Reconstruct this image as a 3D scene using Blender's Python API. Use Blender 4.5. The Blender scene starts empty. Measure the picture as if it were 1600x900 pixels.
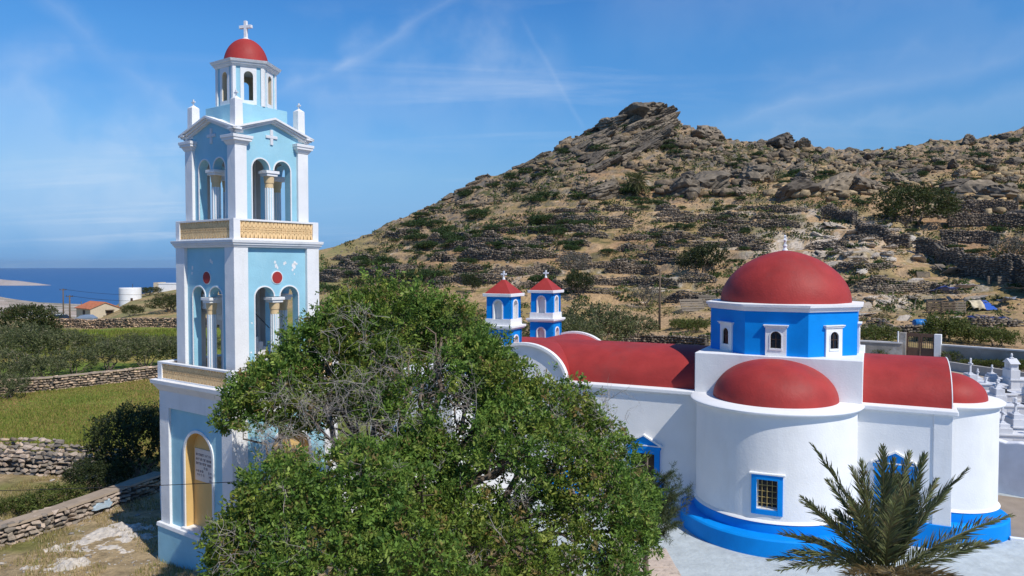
import bpy, bmesh, math, random
import numpy as np
from mathutils import Vector, Matrix, noise as mnoise

R_ = math.radians
SC = bpy.context.scene
COL = SC.collection

# ------------------------------------------------------------------ camera, sky, sun, exposure
CAM_H, FPX = 8.4, 1150.0
cam_d = bpy.data.cameras.new("camera"); cam = bpy.data.objects.new("camera", cam_d); COL.objects.link(cam)
cam_d.sensor_width = 36.0; cam_d.lens = FPX / 1600 * 36.0
cam_d.clip_start = 0.1; cam_d.clip_end = 60000
cam.location = (0, 0, CAM_H); cam.rotation_euler = (R_(90 - 1.843), 0, 0)
SC.camera = cam
SC.view_settings.view_transform = 'Standard'; SC.view_settings.look = 'None'
SC.view_settings.exposure = 0.0; SC.view_settings.gamma = 1.0
SC.cycles.max_bounces = 6; SC.cycles.transparent_max_bounces = 6
SC.cycles.use_denoising = True

SUN_EL = 49.0
SUN_H = Vector((0.69, -0.7238, 0)).normalized()
SUN_V = Vector((SUN_H.x * math.cos(R_(SUN_EL)), SUN_H.y * math.cos(R_(SUN_EL)), math.sin(R_(SUN_EL))))
sl = bpy.data.lights.new("sun", 'SUN'); so = bpy.data.objects.new("sun", sl); COL.objects.link(so)
sl.energy = 4.4; sl.angle = R_(0.53); sl.color = (1.0, 0.95, 0.87)
so.rotation_euler = SUN_V.to_track_quat('Z', 'Y').to_euler(); so.location = (20, -20, 40)

def build_world():
    w = bpy.data.worlds.new("World"); SC.world = w; w.use_nodes = True
    nt = w.node_tree; N = nt.nodes; L = nt.links
    for n in list(N): N.remove(n)
    out = N.new('ShaderNodeOutputWorld'); bg = N.new('ShaderNodeBackground')
    sky = N.new('ShaderNodeTexSky'); sky.sky_type = 'NISHITA'; sky.sun_disc = False
    sky.sun_elevation = R_(SUN_EL); sky.sun_rotation = math.atan2(SUN_H.x, SUN_H.y)
    sky.altitude = 60; sky.air_density = 1.0; sky.dust_density = 0.0; sky.ozone_density = 3.0
    hs = N.new('ShaderNodeHueSaturation'); hs.inputs['Saturation'].default_value = 1.0; hs.inputs['Hue'].default_value = 0.5
    hs.inputs['Value'].default_value = 1.0
    tc = N.new('ShaderNodeTexCoord')
    # bluer grade of the sky by height above the horizon, the same all round
    nd = N.new('ShaderNodeVectorMath'); nd.operation = 'NORMALIZE'; L.new(tc.outputs['Generated'], nd.inputs[0])
    s0 = N.new('ShaderNodeSeparateXYZ'); L.new(nd.outputs[0], s0.inputs[0])
    cr = N.new('ShaderNodeValToRGB'); cr.color_ramp.interpolation = 'LINEAR'; e = cr.color_ramp.elements
    K = 1 / 2.0
    GRADE = [(0.0009, (0.133, 0.326, 0.869)), (0.0157, (0.161, 0.351, 0.83)), (0.0322, (0.219, 0.408, 0.825)), (0.0547, (0.303, 0.489, 0.827)), (0.0763, (0.392, 0.574, 0.852)), (0.1149, (0.512, 0.722, 0.927)), (0.1697, (0.502, 0.817, 1.065)), (0.2229, (0.45, 0.84, 1.153)), (0.2781, (0.416, 0.881, 1.234)), (0.3234, (0.364, 0.848, 1.255)), (0.4074, (0.265, 0.689, 1.134)), (1.0, (0.26, 0.676, 1.113))]  #GRADE
    for i, (p, c) in enumerate(GRADE):
        q = e[0] if i == 0 else (e[len(e) - 1] if i == len(GRADE) - 1 else e.new(p)); q.position = p; q.color = (c[0] * K, c[1] * K, c[2] * K, 1)
    L.new(s0.outputs['Z'], cr.inputs[0])
    gm = N.new('ShaderNodeVectorMath'); gm.operation = 'MULTIPLY'; L.new(sky.outputs[0], gm.inputs[0]); L.new(cr.outputs[0], gm.inputs[1])
    gs = N.new('ShaderNodeVectorMath'); gs.operation = 'SCALE'; gs.inputs['Scale'].default_value = 2.0; L.new(gm.outputs[0], gs.inputs[0])
    L.new(gs.outputs[0], hs.inputs['Color'])
    def vm(op, a, b=None):
        n = N.new('ShaderNodeVectorMath'); n.operation = op
        L.new(a, n.inputs[0])
        if b is not None:
            if isinstance(b, tuple): n.inputs[1].default_value = b
            else: L.new(b, n.inputs[1])
        return n
    def mt(op, a, b=None, clamp=False):
        n = N.new('ShaderNodeMath'); n.operation = op; n.use_clamp = clamp
        for i, v in enumerate((a, b)):
            if v is None: continue
            if isinstance(v, (int, float)): n.inputs[i].default_value = v
            else: L.new(v, n.inputs[i])
        return n.outputs[0]
    d = vm('NORMALIZE', tc.outputs['Generated']).outputs[0]
    sx = N.new('ShaderNodeSeparateXYZ'); L.new(d, sx.inputs[0])
    zz = mt('ADD', mt('MAXIMUM', sx.outputs['Z'], 0.0), 0.10)
    cx = N.new('ShaderNodeCombineXYZ'); L.new(mt('DIVIDE', sx.outputs['X'], zz), cx.inputs[0]); L.new(mt('DIVIDE', sx.outputs['Y'], zz), cx.inputs[1])
    # cirrus: a noise drawn out along one wind direction, warped by a second
    mp = N.new('ShaderNodeMapping'); mp.inputs['Rotation'].default_value = (0, 0, R_(-62)); mp.inputs['Scale'].default_value = (0.30, 1.25, 1)
    L.new(cx.outputs[0], mp.inputs[0])
    n1 = N.new('ShaderNodeTexNoise'); n1.inputs['Scale'].default_value = 1.15; n1.inputs['Detail'].default_value = 9; n1.inputs['Roughness'].default_value = 0.62; n1.inputs['Distortion'].default_value = 0.9
    L.new(mp.outputs[0], n1.inputs['Vector'])
    n2 = N.new('ShaderNodeTexNoise'); n2.inputs['Scale'].default_value = 0.55; n2.inputs['Detail'].default_value = 3
    L.new(cx.outputs[0], n2.inputs['Vector'])
    r1 = N.new('ShaderNodeMapRange'); r1.inputs[1].default_value = 0.50; r1.inputs[2].default_value = 0.80; L.new(n1.outputs[0], r1.inputs[0])
    r2 = N.new('ShaderNodeMapRange'); r2.inputs[1].default_value = 0.40; r2.inputs[2].default_value = 0.66; L.new(n2.outputs[0], r2.inputs[0])
    cir = mt('MULTIPLY', mt('MULTIPLY', r1.outputs[0], r2.outputs[0]), 0.46)
    # contrails: arcs of great circles between two directions
    def pxdir(px, py): return Vector(((px - 800) / FPX, 1.0, -(py - 413) / FPX)).normalized()
    tot = cir
    for (a, b, wd, st) in [((520, 118), (740, -20), 0.012, .11), ((430, 150), (600, 82), 0.012, .09), ((815, 30), (912, 205), 0.006, .07),
                           ((40, -30), (330, 210), 0.022, .11), ((1080, 205), (1640, 72), 0.020, .13), ((1150, 150), (1700, 30), 0.04, .08), ((-60, 120), (330, 330), 0.15, .18), ((-60, 330), (290, 300), 0.09, .16), ((420, 210), (900, 90), .12, .10), ((900, 20), (1650, -10), .08, .08), ((540, 75), (640, 50), 0.03, .12), ((1120, 235), (1700, 130), 0.04, .10), ((640, 100), (900, 140), .06, .07)]:
        A, B = pxdir(*a), pxdir(*b); n = A.cross(B).normalized(); m = (A + B).normalized(); ce = m.dot(A)
        nz = N.new('ShaderNodeTexNoise'); nz.inputs['Scale'].default_value = 16; nz.inputs['Detail'].default_value = 5; L.new(d, nz.inputs['Vector'])
        off = mt('MULTIPLY', mt('SUBTRACT', nz.outputs[0], 0.5), wd * 2.2)
        dist = mt('ABSOLUTE', mt('ADD', vm('DOT_PRODUCT', d, tuple(n)).outputs['Value'], off))
        f = mt('SUBTRACT', 1.0, mt('DIVIDE', dist, wd), True)
        e = N.new('ShaderNodeMapRange'); e.interpolation_type = 'SMOOTHSTEP'; e.inputs[1].default_value = ce - 0.001; e.inputs[2].default_value = ce + (1 - ce) * .6
        L.new(vm('DOT_PRODUCT', d, tuple(m)).outputs['Value'], e.inputs[0])
        f = mt('MULTIPLY', mt('MULTIPLY', mt('POWER', f, 1.4), e.outputs[0]), mt('MULTIPLY', nz.outputs[0], st * 1.7))
        tot = mt('ADD', tot, f, True)
    mx = N.new('ShaderNodeMix'); mx.data_type = 'RGBA'; L.new(tot, mx.inputs[0]); L.new(hs.outputs[0], mx.inputs[6]); mx.inputs[7].default_value = (7.0, 7.6, 8.4, 1)
    L.new(mx.outputs[2], bg.inputs[0]); bg.inputs[1].default_value = 0.118
    L.new(bg.outputs[0], out.inputs[0])
build_world()

# ------------------------------------------------------------------ small helpers
rnd = random.Random(7)
def at(px, py, Y):
    """world point that the photograph's camera sees at (px,py) when it lies Y metres in front"""
    return Vector(((px - 800) / FPX * Y, Y, CAM_H - (py - 413) / FPX * Y))
def Zp(y, d): return CAM_H - (y - 413) / FPX * d

def link(o, parent=None):
    COL.objects.link(o)
    if parent is not None: o.parent = parent
    return o
def empty(name, loc=(0, 0, 0), rz=0):
    o = bpy.data.objects.new(name, None); o.empty_display_size = .3
    o.location = loc; o.rotation_euler = (0, 0, rz); return link(o)
def tag(o, label=None, cat=None, group=None, kind=None):
    if label: o['label'] = label
    if cat: o['category'] = cat
    if group: o['group'] = group
    if kind: o['kind'] = kind
    return o
def copy_tree(o, parent=None):
    c = o.copy(); COL.objects.link(c)
    if parent is not None: c.parent = parent
    for ch in list(o.children): copy_tree(ch, c)
    return c

class MB:
    """collects polygons; build() links them as one mesh object"""
    def __init__(s): s.v = []; s.f = []; s.m = []
    def poly(s, pts, mi=0):
        i = len(s.v); s.v += [tuple(p) for p in pts]; s.f.append(tuple(range(i, i + len(pts)))); s.m.append(mi); return s
    def mesh(s, vs, fs, mi=0):
        i = len(s.v); s.v += [tuple(p) for p in vs]
        for f in fs: s.f.append(tuple(i + k for k in f)); s.m.append(mi)
        return s
    def hexa(s, p, mi=0):   # 8 points: bottom 0-3 ccw, top 4-7
        return s.mesh(p, [(3, 2, 1, 0), (4, 5, 6, 7), (0, 1, 5, 4), (1, 2, 6, 5), (2, 3, 7, 6), (3, 0, 4, 7)], mi)
    def box(s, x0, x1, y0, y1, z0, z1, mi=0, fn=None):
        p = [(x0, y0, z0), (x1, y0, z0), (x1, y1, z0), (x0, y1, z0), (x0, y0, z1), (x1, y0, z1), (x1, y1, z1), (x0, y1, z1)]
        if fn: p = [fn(*q) for q in p]
        return s.hexa(p, mi)
    def frustum(s, cx, cy, h0, h1, z0, z1, mi=0, k0=None, k1=None):
        k0 = k0 or h0; k1 = k1 or h1
        return s.hexa([(cx - h0, cy - k0, z0), (cx + h0, cy - k0, z0), (cx + h0, cy + k0, z0), (cx - h0, cy + k0, z0),
                       (cx - h1, cy - k1, z1), (cx + h1, cy - k1, z1), (cx + h1, cy + k1, z1), (cx - h1, cy + k1, z1)], mi)
    def ngon_prism(s, n, r0, r1, z0, z1, ph=0, cx=0, cy=0, mi=0, caps=True):
        a = [(cx + r0 * math.cos(ph + 2 * math.pi * k / n), cy + r0 * math.sin(ph + 2 * math.pi * k / n), z0) for k in range(n)]
        b = [(cx + r1 * math.cos(ph + 2 * math.pi * k / n), cy + r1 * math.sin(ph + 2 * math.pi * k / n), z1) for k in range(n)]
        s.mesh(a + b, [(k, (k + 1) % n, n + (k + 1) % n, n + k) for k in range(n)] + ([tuple(range(n - 1, -1, -1)), tuple(range(n, 2 * n))] if caps else []), mi)
        return s
    def lathe(s, prof, n=48, a0=0, a1=2 * math.pi, cx=0, cy=0, mi=0):
        full = abs(a1 - a0 - 2 * math.pi) < 1e-6; m = n if full else n + 1; i0 = len(s.v)
        for (r, z) in prof:
            for k in range(m):
                a = a0 + (a1 - a0) * k / n; s.v.append((cx + r * math.cos(a), cy + r * math.sin(a), z))
        for j in range(len(prof) - 1):
            for k in range(n):
                k2 = (k + 1) % m if full else k + 1
                s.f.append((i0 + j * m + k, i0 + j * m + k2, i0 + (j + 1) * m + k2, i0 + (j + 1) * m + k)); s.m.append(mi)
        return s
    def tube(s, pts, rad, n=6, mi=0):
        pts = [Vector(p) for p in pts]; rr = rad if isinstance(rad, (list, tuple)) else [rad] * len(pts); i0 = len(s.v)
        for i, p in enumerate(pts):
            t = (pts[min(i + 1, len(pts) - 1)] - pts[max(i - 1, 0)]); t = t.normalized() if t.length > 1e-9 else Vector((0, 0, 1))
            u = t.cross(Vector((0.31, 0.17, 0.93)) if abs(t.z) < .9 else Vector((1, 0.1, 0))).normalized(); w = t.cross(u)
            for k in range(n):
                a = 2 * math.pi * k / n; s.v.append(tuple(p + (u * math.cos(a) + w * math.sin(a)) * rr[i]))
        for i in range(len(pts) - 1):
            for k in range(n):
                k2 = (k + 1) % n; s.f.append((i0 + i * n + k, i0 + i * n + k2, i0 + (i + 1) * n + k2, i0 + (i + 1) * n + k)); s.m.append(mi)
        s.f.append(tuple(i0 + k for k in range(n - 1, -1, -1))); s.m.append(mi)
        e = i0 + (len(pts) - 1) * n; s.f.append(tuple(e + k for k in range(n))); s.m.append(mi)
        return s
    def bar(s, a, b, w, h=None, mi=0, up=(0, 0, 1)):
        a = Vector(a); b = Vector(b); t = (b - a).normalized(); h = h or w
        u = t.cross(Vector(up)); u = u.normalized() if u.length > 1e-6 else Vector((1, 0, 0)); v = u.cross(t)
        q = lambda p, i, j: p + u * (w / 2 * i) + v * (h / 2 * j)
        return s.hexa([q(a, -1, -1), q(a, 1, -1), q(b, 1, -1), q(b, -1, -1), q(a, -1, 1), q(a, 1, 1), q(b, 1, 1), q(b, -1, 1)], mi)
    def map(s, fn):
        s.v = [tuple(fn(*p)) for p in s.v]; return s
    def build(s, name, mats, parent=None, smooth=False, bevel=0, auto=None):
        me = bpy.data.meshes.new(name); me.from_pydata(s.v, [], s.f)
        if not isinstance(mats, (list, tuple)): mats = [mats]
        for m in mats: me.materials.append(m)
        if len(mats) > 1: me.polygons.foreach_set('material_index', s.m)
        bm = bmesh.new(); bm.from_mesh(me); bmesh.ops.remove_doubles(bm, verts=bm.verts, dist=1e-5)
        bmesh.ops.recalc_face_normals(bm, faces=bm.faces)
        if bevel: bmesh.ops.bevel(bm, geom=[e for e in bm.edges if len(e.link_faces) == 2 and e.calc_face_angle(0) > .5], offset=bevel, segments=2, affect='EDGES', profile=.5, clamp_overlap=True)
        bm.to_mesh(me); bm.free()
        if smooth: me.polygons.foreach_set('use_smooth', [True] * len(me.polygons))
        if auto is not None: me.set_sharp_from_angle(angle=R_(auto))
        return link(bpy.data.objects.new(name, me), parent)

def np_mesh(name, V, F, mat, parent=None, colors=None, smooth=False, fsize=None):
    """fast mesh from numpy arrays; F (n,k) ; colors per vertex (n,3)"""
    V = np.asarray(V, dtype=np.float32); F = np.asarray(F, dtype=np.int32); k = F.shape[1]
    me = bpy.data.meshes.new(name); me.vertices.add(len(V)); me.vertices.foreach_set('co', V.ravel())
    me.loops.add(F.size); me.loops.foreach_set('vertex_index', F.ravel())
    me.polygons.add(len(F)); me.polygons.foreach_set('loop_start', np.arange(0, F.size, k, dtype=np.int32))
    try: me.polygons.foreach_set('loop_total', np.full(len(F), k, dtype=np.int32))
    except Exception: pass
    if colors is not None:
        at_ = me.color_attributes.new('Col', 'FLOAT_COLOR', 'POINT')
        c = np.ones((len(V), 4), dtype=np.float32); c[:, :3] = colors; at_.data.foreach_set('color', c.ravel())
    for m in (mat if isinstance(mat, (list, tuple)) else [mat]): me.materials.append(m)
    me.update(calc_edges=True); me.validate()
    if smooth: me.polygons.foreach_set('use_smooth', np.ones(len(me.polygons), dtype=bool))
    return link(bpy.data.objects.new(name, me), parent)

# numpy noise
def _h(xi, yi, s):
    h = (xi.astype(np.int64) * 374761393 + yi.astype(np.int64) * 668265263 + s * 1274126177) & 0xffffffff
    h = ((h ^ (h >> 13)) * 1274126177) & 0xffffffff
    return ((h ^ (h >> 16)) & 0xffff) / 65535.0
def vn(x, y, s=0):
    x = np.asarray(x, float); y = np.asarray(y, float); xi = np.floor(x); yi = np.floor(y); fx = x - xi; fy = y - yi
    fx = fx * fx * (3 - 2 * fx); fy = fy * fy * (3 - 2 * fy)
    a = _h(xi, yi, s); b = _h(xi + 1, yi, s); c = _h(xi, yi + 1, s); d = _h(xi + 1, yi + 1, s)
    return (a * (1 - fx) + b * fx) * (1 - fy) + (c * (1 - fx) + d * fx) * fy
def fbm(x, y, o=4, s=0, g=.5):
    t = 0; a = 1; n = 0
    for k in range(o): t = t + a * vn(x * 2 ** k, y * 2 ** k, s + k * 17); n += a; a *= g
    return t / n
def sst(a, b, x): t = np.clip((x - a) / (b - a), 0, 1); return t * t * (3 - 2 * t)

# ------------------------------------------------------------------ materials
def new_mat(name):
    m = bpy.data.materials.new(name); m.use_nodes = True; nt = m.node_tree
    return m, nt, nt.nodes, nt.links, nt.nodes['Principled BSDF']
def paint(name, rgb, rough=.6, var=.08, scale=2.5, bump=.12, bscale=28, stain=None, stain_amt=.3, sscale=1.1, spec=.3, sstretch=(1, 1, .35)):
    m, nt, N, L, B = new_mat(name)
    tc = N.new('ShaderNodeTexCoord')
    n1 = N.new('ShaderNodeTexNoise'); n1.inputs['Scale'].default_value = scale; n1.inputs['Detail'].default_value = 6; L.new(tc.outputs['Object'], n1.inputs['Vector'])
    r = N.new('ShaderNodeMapRange'); r.inputs[1].default_value = .3; r.inputs[2].default_value = .7; r.inputs[3].default_value = 1 - var; r.inputs[4].default_value = 1 + var
    L.new(n1.outputs[0], r.inputs[0])
    mul = N.new('ShaderNodeVectorMath'); mul.operation = 'SCALE'; mul.inputs[0].default_value = rgb; L.new(r.outputs[0], mul.inputs['Scale'])
    col = mul.outputs[0]
    if stain:
        mp = N.new('ShaderNodeMapping'); mp.inputs['Scale'].default_value = sstretch; L.new(tc.outputs['Object'], mp.inputs[0])
        n2 = N.new('ShaderNodeTexNoise'); n2.inputs['Scale'].default_value = sscale; n2.inputs['Detail'].default_value = 8; n2.inputs['Roughness'].default_value = .65; L.new(mp.outputs[0], n2.inputs['Vector'])
        r2 = N.new('ShaderNodeMapRange'); r2.inputs[1].default_value = .52; r2.inputs[2].default_value = .78; r2.inputs[4].default_value = stain_amt; L.new(n2.outputs[0], r2.inputs[0])
        mx = N.new('ShaderNodeMix'); mx.data_type = 'RGBA'; L.new(r2.outputs[0], mx.inputs[0]); L.new(col, mx.inputs[6]); mx.inputs[7].default_value = (*stain, 1); col = mx.outputs[2]
    L.new(col, B.inputs['Base Color']); B.inputs['Roughness'].default_value = rough; B.inputs['Specular IOR Level'].default_value = spec
    if bump:
        n3 = N.new('ShaderNodeTexNoise'); n3.inputs['Scale'].default_value = bscale; n3.inputs['Detail'].default_value = 4; L.new(tc.outputs['Object'], n3.inputs['Vector'])
        n4 = N.new('ShaderNodeTexNoise'); n4.inputs['Scale'].default_value = 1.6; n4.inputs['Detail'].default_value = 3; L.new(tc.outputs['Object'], n4.inputs['Vector'])
        ad = N.new('ShaderNodeMath'); ad.operation = 'MULTIPLY_ADD'; L.new(n4.outputs[0], ad.inputs[0]); ad.inputs[1].default_value = 2.5; L.new(n3.outputs[0], ad.inputs[2])
        bp = N.new('ShaderNodeBump'); bp.inputs['Strength'].default_value = bump; bp.inputs['Distance'].default_value = .02; L.new(ad.outputs[0], bp.inputs['Height']); L.new(bp.outputs[0], B.inputs['Normal'])
    return m
def leafmat(name, trans=.35, tint=(1, 1, 1), rough=.55, spec=.25):
    m, nt, N, L, B = new_mat(name)
    a = N.new('ShaderNodeVertexColor'); a.layer_name = 'Col'
    L.new(a.outputs['Color'], B.inputs['Base Color']); B.inputs['Roughness'].default_value = rough; B.inputs['Specular IOR Level'].default_value = spec
    t = N.new('ShaderNodeBsdfTranslucent'); L.new(a.outputs['Color'], t.inputs['Color'])
    mx = N.new('ShaderNodeMixShader'); mx.inputs[0].default_value = trans; L.new(B.outputs[0], mx.inputs[1]); L.new(t.outputs[0], mx.inputs[2])
    L.new(mx.outputs[0], N['Material Output'].inputs['Surface']); return m
def stonemat(name, dark, mid, light, vcol=False, sc=9, lo=.72, hi=1.2, bd=.03):
    """per-stone colour from the object's random number (single stones) or from the mesh colour (joined stones)"""
    m, nt, N, L, B = new_mat(name)
    tc = N.new('ShaderNodeTexCoord')
    n = N.new('ShaderNodeTexNoise'); n.inputs['Scale'].default_value = sc; n.inputs['Detail'].default_value = 8; n.inputs['Roughness'].default_value = .62; L.new(tc.outputs['Object'], n.inputs['Vector'])
    r = N.new('ShaderNodeMapRange'); r.inputs[1].default_value = .3; r.inputs[2].default_value = .7; r.inputs[3].default_value = lo; r.inputs[4].default_value = hi; L.new(n.outputs[0], r.inputs[0])
    if vcol:
        a = N.new('ShaderNodeVertexColor'); a.layer_name = 'Col'; base = a.outputs['Color']
    else:
        oi = N.new('ShaderNodeObjectInfo'); cr = N.new('ShaderNodeValToRGB'); e = cr.color_ramp.elements
        e[0].color = (*dark, 1); e[1].color = (*light, 1); k = e.new(.5); k.color = (*mid, 1); L.new(oi.outputs['Random'], cr.inputs[0]); base = cr.outputs[0]
    mul = N.new('ShaderNodeVectorMath'); mul.operation = 'SCALE'; L.new(base, mul.inputs[0]); L.new(r.outputs[0], mul.inputs['Scale'])
    L.new(mul.outputs[0], B.inputs['Base Color']); B.inputs['Roughness'].default_value = .9; B.inputs['Specular IOR Level'].default_value = .15
    bp = N.new('ShaderNodeBump'); bp.inputs['Strength'].default_value = .6; bp.inputs['Distance'].default_value = bd; L.new(n.outputs[0], bp.inputs['Height']); L.new(bp.outputs[0], B.inputs['Normal'])
    return m

M = {}
M['white'] = paint('whitewash', (.80, .80, .79), .8, .035, 1.5, .27, 20, stain=(.60, .59, .55), stain_amt=.36, sstretch=(1, 1, .22))
M['tower_white'] = paint('tower_whitewash', (.78, .775, .76), .8, .04, 2.0, .36, 24, stain=(.46, .45, .41), stain_amt=.42, sscale=1.6, sstretch=(1, 1, .25))
M['red'] = paint('oxide_red_roof_paint', (.345, .037, .031), .58, .14, 1.6, .35, 16, stain=(.25, .055, .048), stain_amt=.75, sscale=.8, spec=.25, sstretch=(1, 1, .5))
M['blue'] = paint('cobalt_wall_paint', (.001, .245, .72), .6, .07, 2.0, .18, 24, stain=(.003, .18, .58), stain_amt=.35, spec=.15)
M['sky_blue'] = paint('pale_blue_wall_paint', (.30, .555, .655), .7, .07, 1.6, .3, 24, stain=(.45, .64, .70), stain_amt=.5, sscale=1.4)
M['ochre'] = paint('ochre_paint', (.66, .44, .17), .65, .06, 2.0, .2, 26, stain=(.55, .36, .15), stain_amt=.4)
M['pale_ochre'] = paint('pale_ochre_paint', (.68, .50, .28), .7, .08, 3, .2, 26)
M['terracotta'] = paint('ochre_clay_lattice', (.82, .56, .28), .7, .1, 6, .2, 40)
M['grey_inside'] = paint('bare_inside_plaster', (.52, .50, .47), .8, .08, 2, .2, 20)
M['dark_glass'] = paint('dark_window_glass', (.012, .013, .015), .12, .1, 2, 0, spec=.5)
M['dark_wood'] = paint('dark_brown_wood', (.055, .032, .02), .6, .2, 6, .2, 40)
M['brass'] = paint('yellowed_iron_bars', (.45, .33, .12), .5, .1, 8, 0)
M['iron'] = paint('dark_iron', (.05, .05, .055), .5, .1, 8, 0)
M['marble'] = paint('grey_white_marble', (.68, .68, .69), .45, .06, 3, .06, 30, stain=(.48, .49, .50), stain_amt=.5, sscale=2.5)
M['plaque'] = paint('plaque_marble', (.66, .62, .58), .5, .05, 6, .05, 30)
M['ink'] = paint('incised_letter_paint', (.10, .06, .07), .7, .1, 8, 0)
M['bark'] = paint('grey_brown_bark', (.16, .125, .095), .9, .25, 9, .6, 30)
M['twig'] = paint('bleached_dead_twigs', (.34, .30, .26), .9, .2, 9, 0)
M['pole'] = paint('weathered_timber', (.13, .095, .065), .9, .2, 8, .3, 30)
M['crate'] = paint('greyed_pallet_wood', (.20, .165, .125), .9, .2, 8, .3, 30)
M['tarp'] = paint('blue_tarp', (.03, .10, .42), .5, .15, 5, .3, 12)
M['metal_sheet'] = paint('dull_metal_sheet', (.22, .23, .25), .45, .2, 4, .2, 12)
M['pvc'] = paint('blue_plastic', (.02, .17, .45), .35, .1, 5, 0)
M['gate'] = paint('brown_painted_gate', (.13, .075, .05), .5, .15, 5, .15, 30)
M['concrete'] = paint('weathered_concrete', (.42, .39, .35), .9, .1, 2, .4, 20, stain=(.25, .22, .19), stain_amt=.6)
M['roof_tile'] = paint('orange_roof_tiles', (.45, .17, .09), .8, .15, 3, .3, 14)
M['cream'] = paint('cream_render', (.55, .46, .33), .8, .06, 2, .2, 20)
M['blue_patch'] = paint('flaking_pale_blue', (.42, .53, .60), .9, .15, 6, .9, 10, stain=(.42, .36, .29), stain_amt=1.0, sscale=6, sstretch=(1, 1, 1))
M['slab'] = paint('pitted_stone_slab', (.55, .45, .37), .9, .12, 4, .5, 22, stain=(.10, .085, .075), stain_amt=.95, sscale=7, sstretch=(1, 1, 1))
M['cable'] = paint('black_cable', (.02, .02, .022), .6, .1, 4, 0)
M['leaf'] = leafmat('broad_leaves', .30)
M['leaf_dry'] = leafmat('dry_olive_leaves', .25, rough=.7, spec=.1)
M['stone_one'] = stonemat('field_stone', (.20, .175, .145), (.38, .31, .24), (.56, .44, .345))
M['stone_many'] = stonemat('joined_field_stones', None, None, None, vcol=True)
M['bedrock_many'] = stonemat('joined_bedrock', None, None, None, vcol=True, sc=1.3, lo=.45, hi=1.5, bd=.5)
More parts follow.
